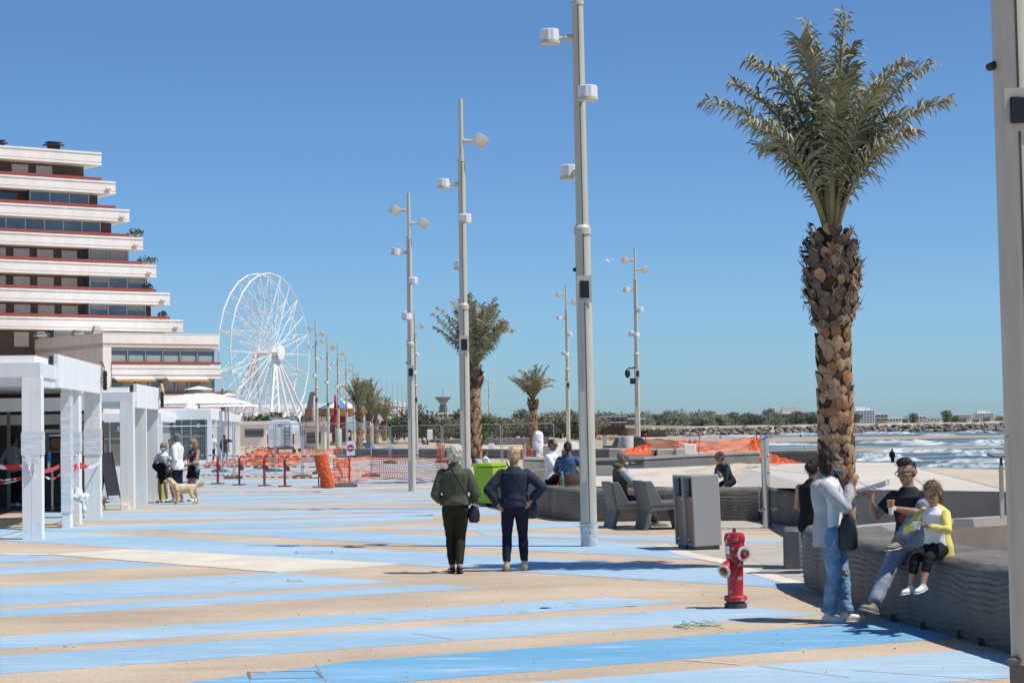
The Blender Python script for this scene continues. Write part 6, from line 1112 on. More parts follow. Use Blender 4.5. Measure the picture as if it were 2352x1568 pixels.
# gull
m = MB(); m.ball((0, 0, 0), (.25, .08, .08), n=8, m=6)
for s in (-1, 1): m.add([(.1, 0, .03), (-.1, 0, .03), (-.05, s * .35, .22), (.1, s * .35, .22), (-.2, s * .75, .1)], [(0, 1, 2, 3), (3, 2, 4)])
tag(m.build('gull', LAMPW, loc=D(1399, 600, 170), rz=.9), 'small gull flying in the open sky right of the thick lamp post', 'bird')
# ---------------------------------------------------------------- people
SK = mat('skin', (.42, .235, .16), .5, var=.08, scale=14, spec=.35); SKT = mat('skin_tan', (.3, .15, .09), .5, var=.08, scale=14, spec=.35)
def hairm(k, c): return mat('hair_' + k, c, .5, var=.35, scale=26, bump=.7, bscale=60, stretch=(1, 1, .35), spec=.4)
def cloth(k, c, var=.12, rough=.85): return mat('cloth_' + k, c, rough, var=var, scale=11, bump=.35, bscale=22, spec=.2)
EYEW = mat('eye_white', (.6, .58, .55), .3, var=0); EYED = mat('eye_dark', (.02, .015, .012), .2, var=0); LIP = mat('lips', (.35, .12, .1), .5, var=.05)
def ik(a, b, l1, l2, h):
    d = b - a; L = min(max(d.length, abs(l1 - l2) + .01), (l1 + l2) * .998); dn = d.normalized(); b = a + dn * L
    x = (l1 * l1 - l2 * l2 + L * L) / (2 * L); y = math.sqrt(max(0, l1 * l1 - x * x)); h = V(h); h = h - dn * h.dot(dn); h = h.normalized() if h.length > 1e-4 else V((0, 0, -1))
    return a + dn * x + h * y, b
HAIR = {'short': [(-.05, 0, .17, .43, .365, .37), (-.16, 0, -.05, .3, .33, .33)], 'crop': [(-.06, 0, .16, .42, .345, .36), (-.17, 0, -.02, .29, .31, .3)],
        'bob': [(-.05, 0, .17, .44, .37, .37), (-.2, 0, -.12, .3, .38, .42), (-.1, .27, -.12, .2, .12, .4), (-.1, -.27, -.12, .2, .12, .4)],
        'long': [(-.05, 0, .17, .44, .38, .38), (-.22, 0, -.2, .28, .38, .45), (-.26, 0, -.65, .17, .36, .45), (-.1, .28, -.15, .18, .12, .45), (-.1, -.28, -.15, .18, .12, .45)],
        'pony': [(-.05, 0, .17, .43, .36, .37), (-.18, 0, -.02, .3, .33, .32), (-.5, 0, .02, .16, .13, .16), (-.6, 0, -.25, .14, .14, .33), (-.58, 0, -.55, .09, .1, .25)],
        'bun': [(-.05, 0, .17, .43, .36, .37), (-.18, 0, -.02, .3, .33, .32), (-.52, 0, -.12, .2, .2, .22)],
        'quiff': [(-.06, 0, .16, .42, .33, .36), (-.17, 0, -.02, .28, .31, .28), (.1, 0, .46, .32, .3, .16), (.26, .04, .42, .14, .22, .13)],
        'curly': [(-.06, 0, .2, .47, .42, .39), (-.2, 0, -.04, .33, .38, .36), (-.1, .2, .35, .2, .2, .16), (-.15, -.2, .33, .2, .2, .17), (-.3, 0, .3, .2, .3, .2), (.15, 0, .42, .2, .25, .12)]}
def person(label, loc, rz, H, P=None, top=None, bot=None, hair=('short', None), shoe=None, skin=None, vox=.011, group=None, extra=None, near=False, **k):
    P = dict(P or {}); T = thing('person', label, 'person', loc, rz, group); g = lambda q, d: V(P.get(q, d)) * H; w = P.get('w', 1.0); skin = skin or SK
    pel = g('pel', (0, 0, .515)); lx, ly = P.get('lean', (0, 0)); sp = V((lx, ly, 1)).normalized(); yaw = R_(P.get('turn', 0)); sd = V((cos(yaw), sin(yaw), 0)); hy = R_(P.get('hipturn', 0)); hs = V((cos(hy), sin(hy), 0))
    fwd0 = V((-sin(yaw), cos(yaw), 0))
    waist, chest, nb = pel + sp * .1 * H, pel + sp * .215 * H, pel + sp * .318 * H; shc = pel + sp * .287 * H; hunch = P.get('hunch', 0) * H; shc = shc + fwd0 * hunch * .5; nb = nb + fwd0 * hunch
    hh = P.get('hh', .135) * H; hyaw, hpit = R_(P.get('head', (0, 0))[0]) + yaw, R_(P.get('head', (0, 0))[1])
    f = V((-sin(hyaw) * cos(hpit), cos(hyaw) * cos(hpit), -sin(hpit))); r = V((cos(hyaw), sin(hyaw), 0)); u = r.cross(f); hd = (sp + V((0, 0, 1)) + f * .25).normalized()
    hc = nb + hd * (.034 * H + hh * .42) + V((0, 0, .0)); Hm = Matrix((r, f, u)).transposed()
    def hp(a, b, c): return hc + f * (a * hh) + r * (b * hh) + u * (c * hh)
    sw = P.get('sw', .1) * w; sL, sR = shc - sd * sw * H - sp * .022 * H, shc + sd * sw * H - sp * .022 * H
    eL, wL = ik(sL, g('wl', (-.15, .04, .475)), .172 * H, .15 * H, P.get('el', (-.4, -1, 0))); eR, wR = ik(sR, g('wr', (.15, .04, .475)), .172 * H, .15 * H, P.get('er', (.4, -1, 0)))
    hL, hR = pel - hs * .052 * w * H - sp * .01 * H, pel + hs * .052 * w * H - sp * .01 * H; tl, sl_ = P.get('legs', (.24, .235))
    kL, aL = ik(hL, g('al', (-.055, 0, .045)), tl * H, sl_ * H, P.get('kl', (0, 1, 0))); kR, aR = ik(hR, g('ar', (.055, 0, .045)), tl * H, sl_ * H, P.get('kr', (0, 1, 0)))
    n = 12
    # --- body: one continuous surface
    m = MB(); m.loft([pel - sp * .03 * H, pel + sp * .02 * H, waist, chest, shc, nb], [(.07 * H * w, .05 * H), (.085 * H * w, .062 * H), (.068 * H * w, .05 * H), (.083 * H * w, .058 * H), (.08 * H * w, .045 * H), (.035 * H, .035 * H)], n, ref=sd)
    m.loft([nb - hd * .03 * H, nb + hd * .03 * H, hc - u * .22 * hh], [.042 * H, .034 * H * (1 if hh < .15 * H else .85), .034 * H * (1 if hh < .15 * H else .85)], n)
    for s, e, wr_ in ((sL, eL, wL), (sR, eR, wR)): m.ball(s, .036 * H); m.loft([s, s.lerp(e, .4), e, e.lerp(wr_, .3), wr_], [.032 * H, .029 * H, .024 * H, .025 * H, .016 * H], 10)
    for h, kn, a in ((hL, kL, aL), (hR, kR, aR)): m.ball(kn, .031 * H); m.loft([h, h.lerp(kn, .5), kn, kn.lerp(a, .35), a], [.05 * H, .044 * H, .032 * H, .034 * H, .021 * H], 10); m.ball(a, .023 * H)
    def E(c, rr): m.ball(hp(*c), (rr[1] * hh, rr[0] * hh, rr[2] * hh), Hm, 16, 11)
    E((-.02, 0, .14), (.43, .33, .36)); E((.12, 0, -.2), (.27, .26, .3)); E((.27, 0, -.36), (.1, .13, .11)); E((.1, 0, -.05), (.3, .29, .3))
    m.loft([hp(.36, 0, .1), hp(.45, 0, -.06), hp(.38, 0, -.13)], [.035 * hh, .06 * hh, .05 * hh], 8); E((.39, 0, -.1), (.09, .085, .05)); E((.33, 0, .13), (.09, .24, .05)); E((.37, 0, -.23), (.05, .11, .035))
    for s in (-1, 1): E((-.04, s * .345, -.01), (.09, .045, .13)); E((.26, s * .17, -.08), (.12, .11, .1))
    # hands: palm, four unequal fingers, thumb from the side
    hsz = H / 1.7 * P.get('hand', 1.0)
    for sgn, e, wr_, key in ((-1, eL, wL, 'hl'), (1, eR, wR, 'hr')):
        dv = P.get(key); fd = V(dv[0]).normalized() if dv else (wr_ - e).normalized(); pn = V(dv[1]) if dv else (-sd * sgn + fwd0 * .15); pn = (pn - fd * pn.dot(fd)).normalized(); ac = fd.cross(pn).normalized(); cu = dv[2] if dv and len(dv) > 2 else .35
        th = 1 if ac.dot(fwd0) > 0 else -1
        if dv and len(dv) > 3: th = dv[3]
        if near or vox < .014:
            m.loft([wr_, wr_ + fd * .035 * hsz, wr_ + fd * .085 * hsz], [(.026 * hsz, .018 * hsz), (.038 * hsz, .017 * hsz), (.04 * hsz, .013 * hsz)], 10, ref=ac)
            for i, ln in enumerate((.068, .078, .073, .056)):
                q = wr_ + fd * .085 * hsz + ac * (th * (.03 - .02 * i)) * hsz; d0 = fd; pts = [q - fd * .02 * hsz]; p_ = q
                for j, sg in enumerate((.44, .32, .24)): a_ = cu * (1 + .12 * i) * (j + .4); d0 = (fd * cos(a_) + pn * sin(a_)).normalized(); pts.append(p_); p_ = p_ + d0 * ln * sg * hsz
                pts.append(p_); m.loft(pts, [.0095 * hsz, .0095 * hsz, .009 * hsz, .0085 * hsz, .007 * hsz][:len(pts)], 7)
            t0_ = wr_ + fd * .025 * hsz + ac * th * .026 * hsz; t1_ = t0_ + (ac * th * .75 + fd * .55 + pn * .3).normalized() * .034 * hsz; t2_ = t1_ + (ac * th * .25 + fd * .8 + pn * .5).normalized() * .032 * hsz; m.loft([t0_ - ac * th * .012 * hsz, t0_, t1_, t2_], [.012 * hsz, .012 * hsz, .011 * hsz, .009 * hsz], 7)
        else: m.loft([wr_, wr_ + fd * .05 * hsz, wr_ + fd * .15 * hsz], [(.025 * hsz, .018 * hsz), (.04 * hsz, .018 * hsz), (.03 * hsz, .012 * hsz)], 8, ref=ac)
    body = solid(m, 'body', skin, T, vox if not near else vox * .72, 3)
    # --- garments
    gv = vox * 1.05
    def torso(m, hem, fit, flare=0.0, by=0.0, upper=True, fy=1.0):
        bo = -fwd0 * by * H; lv = [(-.045 if hem < -.03 else hem, .092 + flare), (.02, .097 + flare * .5), (.1, .083), (.215, .099), (.27, .1)]
        if hem < -.05: lv = [(hem, .094 + flare * 1.3)] + lv
        lv = [q for q in lv if q[0] >= hem]; pts = [pel + sp * a * H + bo for a, _ in lv]; rd_ = [((b + fit) * H * w, (b * .72 + fit) * H * fy) for _, b in lv]
        pts += [shc - sp * .004 * H + bo * .6, shc + sp * .016 * H + bo * .5, nb + sp * .008 * H]; rd_ += [((sw * .92 + fit * .5) * H, (.056 + fit) * H), ((sw * .6 + fit * .5) * H, (.048 + fit) * H), (.044 * H, .043 * H)]; m.loft(pts, rd_, 16, ref=sd)
    def sleeves(m, frac, fit, cuff=1.0):
        for s, e, wr_ in ((sL, eL, wL), (sR, eR, wR)):
            m.ball(s, (.035 + fit * .6) * H)
            if frac <= .5: q = s.lerp(e, min(1, frac * 2)); m.loft([s, s.lerp(q, .5), q], [(.035 + fit * .8) * H, (.036 + fit) * H, (.036 + fit) * H], 10)
            else: q = e.lerp(wr_, (frac - .5) * 2); m.ball(e, (.029 + fit * .7) * H); m.loft([s, s.lerp(e, .5), e, e.lerp(q, .5), q], [(.035 + fit * .6) * H, (.034 + fit * .7) * H, (.03 + fit * .7) * H, (.028 + fit * .6) * H, (.023 + fit * .6) * H * cuff], 10)
    if top:
        m = MB(); torso(m, top.get('hem', -.03), top.get('fit', .006), top.get('flare', 0), 0, fy=top.get('fy', 1.0))
        if top.get('sleeve', 0) and not top.get('smat'): sleeves(m, top['sleeve'], top.get('fit', .006))
        if top.get('collar'): m.loft([nb - hd * .012 * H, nb + hd * .03 * H], [.05 * H, .045 * H], 14, caps=True)
        if top.get('hood'): m.ball(nb - fwd0 * .045 * H + V((0, 0, .008 * H)), (.075 * H, .05 * H, .04 * H))
        solid(m, top.get('name', 'top'), top['m'], T, gv, 4, top.get('wr', .006) * H / 1.6)
        if top.get('smat'): m = MB(); sleeves(m, top['sleeve'], top.get('fit', .006)); solid(m, 'sleeves', top['smat'], T, gv, 3, .005)
    if k.get('outer'):
        o = k['outer']; m = MB(); torso(m, o.get('hem', -.08), o.get('fit', .012), o.get('flare', .006), o.get('back', .022), fy=o.get('fy', .95)); sleeves(m, o.get('sleeve', .97), .008); solid(m, o.get('name', 'cardigan'), o['m'], T, gv, 4, .007 * H / 1.6)
    if bot:
        m = MB(); ft = bot.get('fit', .004); lg = bot.get('len', 1.0); m.loft([pel - sp * .06 * H, pel - sp * .02 * H, pel + sp * .03 * H, pel + sp * bot.get('rise', .07) * H], [(.075 * H * w, .06 * H), ((.093 + ft) * H * w, (.068 + ft) * H), ((.094 + ft) * H * w, (.069 + ft) * H), ((.08 + ft) * H * w, (.059 + ft) * H)], 16, ref=hs)
        for h, kn, a in ((hL, kL, aL), (hR, kR, aR)):
            m.ball(h, (.054 + ft) * H)
            if lg <= .5: q = h.lerp(kn, lg * 2); m.loft([h, h.lerp(q, .5), q], [(.056 + ft) * H, (.053 + ft) * H, (.05 + ft * 2) * H], 12)
            else:
                q = kn.lerp(a, (lg - .5) * 2); m.ball(kn, (.037 + ft) * H); m.loft([h, h.lerp(kn, .5), kn, kn.lerp(q, .35), q], [(.056 + ft) * H, (.049 + ft) * H, (.037 + ft) * H, (.038 + ft) * H, (.026 + ft * 1.6) * H], 12)
                if bot.get('cuff'): m.loft([q, q + (a - kn).normalized() * .03 * H], [(.031 + ft * 1.7) * H] * 2, 12)
        solid(m, bot.get('name', 'trousers'), bot['m'], T, gv, 3, bot.get('wr', .005) * H / 1.6, (11, 11, 12))
    if shoe:
        for a, key, kk in ((aL, 'fl', kL), (aR, 'fr', kR)):
            d = V(P.get(key, (0, 1, 0))).normalized(); sdv = d.cross(V((0, 0, 1))); sdv = sdv.normalized() if sdv.length > .1 else V((1, 0, 0)); up = sdv.cross(d); q = a - up * .028 * H; fl = shoe.get('len', .155) * H; m = MB()
            m.loft([q - d * .035 * H, q - d * .02 * H, q + d * .03 * H, q + d * (fl - .07 * H), q + d * (fl - .042 * H)], [(.018 * H, .016 * H), (.025 * H, .026 * H), (.026 * H, .026 * H), (.028 * H, .017 * H), (.012 * H, .01 * H)], 12, ref=sdv)
            if not shoe.get('low'): m.loft([q, a + up * .01 * H], [.026 * H, .024 * H], 10)
            sh = solid(m, 'shoe', shoe['m'], T, min(vox, .012), 2); m = MB(); e = shoe.get('heel', .0) * H
            m.loft([q - d * .04 * H - up * (.013 * H + e * .5), q + d * (fl * .3) - up * .0155 * H, q + d * (fl - .04 * H) - up * .0155 * H], [(.02 * H, .006 * H + e * .5), (.029 * H, .006 * H + e * .1), (.02 * H, .005 * H)], 10, ref=sdv); m.build('sole', shoe.get('sole', shoe['m']), sh, smooth=True)
    if hair[1]:
        m = MB()
        for a, b, c, ra, rb, rc in HAIR[hair[0]]: m.ball(hp(a, b, c), (rb * hh, ra * hh, rc * hh), Hm, 14, 9)
        ho = solid(m, 'hair', hair[1], T, max(.007, vox * .8), 2, hair[2] if len(hair) > 2 else .007, (38, 38, 22))
        if vox < .012:                                           # loose strands over the hair
            rs = random.Random(len(label)); m = MB(); vv = ho.data.vertices; ln = {'curly': .035, 'short': .04, 'crop': .012, 'quiff': .03}.get(hair[0], .075) * hh / .22
            for _ in range(520):
                q = vv[rs.randrange(len(vv))]; p, nn = V(q.co), V(q.normal); dn = V((rs.gauss(0, .45), rs.gauss(0, .45), -1 if hair[0] not in ('curly', 'quiff') else rs.gauss(0, 1))); tg = dn - nn * dn.dot(nn)
                if tg.length < .05: continue
                tg.normalize(); sdv = tg.cross(nn) * .0013; e = p + tg * ln * rs.uniform(.5, 1.2) + nn * ln * rs.uniform(.02, .28); mid = p.lerp(e, .5) + nn * ln * .1; m.add([p - sdv, p + sdv, mid + sdv, mid - sdv, e], [(0, 1, 2, 3), (3, 2, 4)])
            m.build('hair_strands', hair[1], ho)
    if near or k.get('face'):
        m = MB()
        for s in (-1, 1): m.ball(hp(.335, s * .15, .02), (.055 * hh, .04 * hh, .032 * hh), Hm, 10, 6)
        ey = m.build('eyes', EYEW, T, smooth=True); m = MB()
        for s in (-1, 1): m.ball(hp(.368, s * .15, .02), (.026 * hh, .014 * hh, .028 * hh), Hm, 8, 6)
        m.build('iris', EYED, ey, smooth=True); m = MB()
        for s in (-1, 1): m.loft([hp(.375, s * .07, .1), hp(.375, s * .16, .125), hp(.33, s * .25, .1)], .014 * hh, 6)
        m.build('eyebrows', hair[1] or EYED, T, smooth=True); m = MB(); m.ball(hp(.4, 0, -.225), (.1 * hh, .03 * hh, .02 * hh), Hm, 10, 6); m.ball(hp(.395, 0, -.25), (.08 * hh, .03 * hh, .018 * hh), Hm, 10, 6); m.build('lips', LIP, T, smooth=True)
    acc = k.get('acc', ())
    if 'sun' in acc or 'glasses' in acc:
        m = MB(); gm = mat('lens_dark', (.012, .01, .01), .12, var=0, spec=.7)
        for s in (-1, 1):
            c = hp(.4, s * .16, .02)
            if 'sun' in acc: m.ball(c, (.125 * hh, .035 * hh, .095 * hh), Hm, 12, 7)
            else: m.loft([c + (r * cos(q) * .13 + u * sin(q) * .09) * hh for q in [2 * pi * i / 12 for i in range(13)]], .016 * hh, 5, ref=f, caps=False)
            m.loft([hp(.38, s * .29, .05), hp(.0, s * .36, .04)], .018 * hh, 5)
        m.loft([hp(.43, -.05, .04), hp(.43, .05, .04)], .018 * hh, 5); m.build('sunglasses' if 'sun' in acc else 'glasses', gm, T, smooth=True)
    for q in acc:
        if q.startswith('mask'):
            m = MB(); c = (.3, 0, -.24) if q == 'mask' else (.27, 0, -.42); m.ball(hp(*c), (.27 * hh, .2 * hh, .21 * hh if q == 'mask' else .13 * hh), Hm, 14, 9); mk = m.build('face_mask', k.get('maskm') or mat('mask_blue', (.3, .55, .68), .8, var=.06, scale=20), T, smooth=True); m = MB()
            for s in (-1, 1): m.loft([hp(c[0], s * .25, c[2] + .05), hp(.0, s * .38, .05)], .01 * hh, 5)
            m.build('ear_loop', LAMPW, mk)
    if extra: extra(T, dict(hp=hp, nb=nb, sL=sL, sR=sR, wL=wL, wR=wR, eL=eL, eR=eR, pel=pel, chest=chest, sp=sp, sd=sd, fwd=fwd0, H=H, hh=hh, hL=hL, hR=hR, kL=kL, kR=kR))
    return T
def strap_bag(name, label, cat, T, J, side, front, pos, sz, mt, strapfrom='sL', drop=None):
    # a carried bag: its own thing, standing where the wearer holds it
    Mx = Matrix.Rotation(T.rotation_euler[2], 3, 'Z'); loc = V(T.location); w_ = lambda q: Mx @ V(q); H = J['H']; p = V(pos)
    t = thing(name, label, cat, loc + w_(p), T.rotation_euler[2]); m = MB(); a, b, c = sz; m.loft([(0, 0, -c), (0, 0, -c * .8), (0, 0, -.1 * c), (0, 0, c * .6), (0, 0, c)], [(a * .55, b * .6), (a * .9, b), (a, b), (a * .8, b * .7), (a * .45, b * .3)], 16, sq=.3); m.build('body', mt, t, smooth=True)
    s0 = J[strapfrom] * .55 + J['nb'] * .45 + V((0, 0, .022 * H)); m = MB(); path = [q - p for q in drop(s0, J)] if drop else [s0 - p, V((0, 0, c))]; m.loft(path, [(.014, .004)] * len(path), 6, ref=(0, 0, 1)); m.build('strap', mt, t); return t
BLK = cloth('black', (.012, .012, .013)); WHT = cloth('white', (.74, .74, .75), .04); NAVY = cloth('navy', (.012, .016, .035)); DENIM = mat('denim_blue', (.17, .29, .44), .85, var=.42, scale=7, bump=.5, bscale=25, stretch=(1, 1, 1.6)); DENIMD = mat('denim_dark', (.013, .02, .044), .85, var=.35, scale=9, bump=.4, bscale=30); GREYK = cloth('grey_knit', (.43, .43, .43)); OLIVE = cloth('olive', (.075, .085, .055), .18); OLIVED = cloth('olive_dark', (.022, .024, .014)); YEL = cloth('yellow', (.72, .6, .17), .06)
GREYJ = cloth('grey_jogger', (.24, .27, .34)); SHW = mat('shoe_white', (.72, .72, .7), .5, var=.05); SHG = mat('shoe_grey', (.2, .19, .16), .7, var=.2, scale=20); SHB = mat('shoe_black', (.012, .011, .012), .25); SHT = mat('shoe_beige', (.42, .34, .25), .7, var=.1)
HW = hairm('white', (.62, .57, .47)); HB = hairm('blonde', (.55, .4, .23)); HD = hairm('dark', (.014, .01, .009)); HBr = hairm('brown', (.1, .055, .03)); HG = hairm('grey', (.2, .19, .17)); HLB = hairm('lightbrown', (.13, .075, .036)); HBD = hairm('darkbrown', (.022, .012, .009))
# the two women walking away
T1 = person('woman in olive green jacket with white curly hair walking away', G(1048, 1316), R_(2), 1.6, dict(w=1.02, sw=.095, hh=.148, wl=(-.12, .125, .57), wr=(.13, .12, .565), el=(-.5, -.6, -.8), er=(.55, -.6, -.8), al=(-.03, .04, .05), ar=(.025, -.06, .06), fr=(.1, 1, -.35), fl=(-.15, 1, 0), kl=(0, 1, 0), head=(-6, 5), turn=-4), dict(m=OLIVE, sleeve=.97, hem=-.035, fit=.016, flare=.014, collar=True, name='jacket', wr=.008), dict(m=OLIVED, len=.97, fit=.002), ('curly', HW, .014), dict(m=SHB, low=True), near=True, vox=.009)
J1 = None
def keep(T, J): _J[T.name] = J
_J = {}
def bagstrap(T, J): keep(T, J)
def strap_child(T, J, pts, mt=BLK, r=(.013, .004)): m = MB(); m.loft(pts, [r] * len(pts), 6, ref=(0, 0, 1)); return m.build('bag_strap', mt, T)
Mx = Matrix.Rotation(R_(2), 3, 'Z')
def carry(name, label, cat, T, pos, sz, mt, path):
    Mx = Matrix.Rotation(T.rotation_euler[2], 3, 'Z'); t = thing(name, label, cat, V(T.location) + Mx @ V(pos), T.rotation_euler[2]); a, b, c = sz; m = MB()
    m.loft([(0, 0, -c), (0, 0, -c * .8), (0, 0, -.1 * c), (0, 0, c * .6), (0, 0, c)], [(a * .55, b * .6), (a * .9, b), (a, b), (a * .8, b * .7), (a * .45, b * .3)], 16, sq=.3); m.build('body', mt, t, smooth=True)
    m = MB(); q = [V(p) - V(pos) for p in path]; m.loft(q, [(.013, .004)] * len(q), 6, ref=(0, 0, 1)); m.build('strap', mt, t); return t
LEATH = mat('black_leather', (.014, .014, .015), .4, var=.15, bump=.2)
carry('shoulder_bag', 'black shoulder bag at the hip of the woman in green', 'bag', T1, (.235, .02, .74), (.075, .05, .11), LEATH, [(-.1, .02, 1.43), (-.09, -.1, 1.38), (0, -.165, 1.22), (.1, -.17, 1.05), (.2, -.12, .9), (.235, 0, .82)])
T2 = person('woman with short blonde hair and navy denim jacket, hands on hips', G(1184, 1311), R_(1), 1.575, dict(w=1.07, sw=.094, hh=.148, wl=(-.125, -.02, .53), wr=(.13, -.02, .56), el=(-1, -.25, .1), er=(1, -.25, .15), hl=((.4, -.1, -.7), (.8, .5, 0), .4), hr=((-.5, -.3, -.5), (-.7, .6, 0), .4), al=(-.07, -.005, .055), ar=(.075, .02, .055), fr=(.25, 1, -.1), fl=(-.12, 1, -.1), head=(-3, 2)), dict(m=DENIMD, sleeve=.95, hem=0.0, fit=.016, flare=.006, name='jacket', wr=.008), dict(m=NAVY, len=.95, fit=.003), ('short', HB, .008), dict(m=SHT, sole=mat('cork', (.3, .2, .1), .9, var=.2, scale=40), heel=.02), near=True, vox=.009)
m = MB(); nbz = 1.575 * (.515 + .315); m.lathe([(.075, nbz - .035), (.066, nbz + .005), (.06, nbz + .012)], n=16); m.build('grey_collar', cloth('grey_collar', (.3, .31, .32)), T2, smooth=True)
carry('shoulder_bag', 'black shoulder bag hanging behind the elbow of the woman in denim', 'bag', T2, (.215, .03, .78), (.09, .05, .12), LEATH, [(-.1, .02, 1.41), (-.09, -.1, 1.36), (.0, -.16, 1.2), (.1, -.16, 1.05), (.19, -.1, .93), (.215, 0, .88)])
# the woman eating
TEAL = mat('mask_teal', (.01, .12, .14), .8, var=.08)
TW_ = person('dark-haired woman in grey cardigan and ripped jeans standing and eating', G(1918, 1426), R_(-110), 1.57, dict(w=1.02, hh=.14, pel=(0, -.01, .525), lean=(0, -.03), wr=(.045, .115, .80), er=(.35, .25, -1), hr=((-.25, .55, .75), (-.7, -.4, .3), .75), wl=(-.05, .14, .735), el=(-.3, -.2, -1), hl=((.15, 1, .02), (0, -.1, 1), .12), al=(-.05, .055, .045), ar=(.05, -.03, .045), fl=(-.1, 1, 0), fr=(.25, 1, 0), head=(3, -2)), dict(m=WHT, sleeve=0, hem=-.035, fit=.006, name='tshirt'), dict(m=DENIM, len=.92, fit=.008, cuff=True, wr=.009, name='jeans'), ('bob', HBD, .009), dict(m=SHW, sole=SHW), near=True, vox=.0085, outer=dict(m=GREYK, hem=-.085, fit=.012, back=.03, flare=.008), acc=('glasses', 'mask_chin'), maskm=TEAL)
for z, y, s in ((.47, .115, .035), (.43, .13, .04)): m = MB(); m.ball((.035, y - .01, z), (s, .014, s * .6), None, 10, 6); m.build('rip', SK, TW_, smooth=True)
carry('crossbody_bag', 'black hobo bag across the body of the woman eating', 'bag', TW_, (.11, .16, .83), (.055, .09, .17), LEATH, [(-.03, -.06, 1.36), (.04, .06, 1.33), (.09, .13, 1.2), (.105, .15, 1.08), (.11, .16, .98)])
def atp(T, q): return V(T.location) + Matrix.Rotation(T.rotation_euler[2], 3, 'Z') @ V(q)
t = thing('paper_tray', 'white paper food tray held by the woman eating', 'tray', atp(TW_, (-.07, .36, 1.19)), R_(-110)); m = MB(); m.prism([(-.09, -.13, 0), (.09, -.13, 0), (.1, .14, .05), (-.1, .14, .05)], (0, .0, .006)); m.prism([(-.1, -.14, .0), (-.09, -.13, 0), (-.1, .14, .05), (-.11, .14, .09)], (0, 0, .02)); m.prism([(.1, -.14, .0), (.09, -.13, 0), (.1, .14, .05), (.11, .14, .08)], (0, 0, .02)); m.build('tray', LAMPW, t); m = MB(); m.loft([(-.04, .02, .03), (.03, .1, .06), (.05, .13, .075)], [(.04, .012), (.05, .02), (.02, .005)], 8); m.build('napkin', WHT, t)
# boy and girl on the bench wall
sb = G(2090, 1264, .66)
TB = person('boy in dark t-shirt and grey joggers sitting on the wall with an ice cream cone', sb, R_(146), 1.52, dict(hh=.148, sw=.1, pel=(0, -.02, .055), lean=(0, .06), wr=(.17, .16, .3), er=(.5, -.2, -1), hr=((0, .1, 1), (-.6, .6, 0), .8), wl=(.0, .175, .255), el=(-1, .1, -.4), hl=((.55, .55, .25), (0, .7, .7), 1.0), al=(-.01, .17, .07), kl=(-.35, .3, 1), ar=(.1, .39, -.36), kr=(0, .6, 1), fl=(.35, .9, -.1), fr=(.25, 1, .28), head=(-12, 12), legs=(.25, .245)), dict(m=cloth('charcoal', (.022, .024, .032)), sleeve=.3, hem=-.03, name='tshirt'), dict(m=GREYJ, len=.96, fit=.01, wr=.008), ('quiff', HD, .005), dict(m=SHG, sole=mat('sole_cream', (.5, .45, .36), .7)), near=True, vox=.0085, acc=('glasses',))
m = MB(); m.ball((.0, .118, .3), (.055, .012, .05), None, 10, 6); m.build('shirt_print', mat('print_red', (.25, .03, .02), .8, var=.6, scale=40), TB, smooth=True)
def wr_of(T, side):
    b = [c for c in T.children if c.name.startswith('body')][0]; return b
t = thing('ice_cream_cone', 'waffle cone held by the boy on the wall', 'ice cream', atp(TB, (.02, .355, .44)), R_(146)); m = MB(); m.lathe([(.004, -.13), (.03, 0), (.036, .03), (.03, .032)], n=14); m.build('cone', mat('waffle', (.5, .3, .12), .8, var=.3, scale=60), t, smooth=True); m = MB(); m.lathe([(.018, -.1), (.024, -.04), (.02, -.035)], n=12); m.build('paper', LAMPW, t)
t = thing('plastic_spoon', 'small pale spoon in the raised hand of the boy', 'spoon', atp(TB, (.2, .3, .58)), R_(146)); m = MB(); m.loft([(0, 0, 0), (-.08, .03, -.02), (-.11, .04, -.02)], [(.004, .002), (.004, .002), (.01, .003)], 6); m.build('spoon', LAMPW, t)
sg = G(2150, 1276, .66)
TG = person('small girl in yellow cardigan and black leggings sitting on the wall beside the boy', sg, R_(140), 1.12, dict(hh=.185, sw=.098, pel=(0, -.01, .06), lean=(0, .09), wl=(-.04, .19, .235), wr=(.05, .2, .235), el=(-1, -.1, -.5), er=(1, -.1, -.5), hl=((.5, .7, .2), (.4, .2, .7), .7), hr=((-.5, .7, .1), (-.4, .2, .7), .7), al=(-.05, .31, -.2), ar=(.07, .28, -.22), kl=(0, .5, 1), kr=(0, .5, 1), fl=(.05, 1, -.15), fr=(.15, 1, -.1), head=(4, 32), legs=(.235, .22), hand=1.05), dict(m=WHT, sleeve=0, hem=-.05, fit=.004, name='tshirt'), dict(m=BLK, len=.78, fit=.004, name='leggings'), ('pony', HLB, .006), dict(m=SHW, sole=SHW), near=True, vox=.0075, outer=dict(m=YEL, hem=-.07, fit=.02, back=.03, flare=.012, fy=.9))
t = thing('ice_cream_tub', 'small white paper tub held by the girl in yellow', 'tub', atp(TG, (.01, .305, .275)), R_(140)); m = MB(); m.lathe([(.024, -.03), (.036, .03), (.038, .032), (.034, .03), (.02, .0)], n=14); m.build('cup', LAMPW, t, smooth=True); m = MB(); m.loft([(0, 0, .02), (-.02, -.03, .09)], .003, 5); m.build('spoon', mat('spoon_blue', (.4, .55, .65), .4), t)
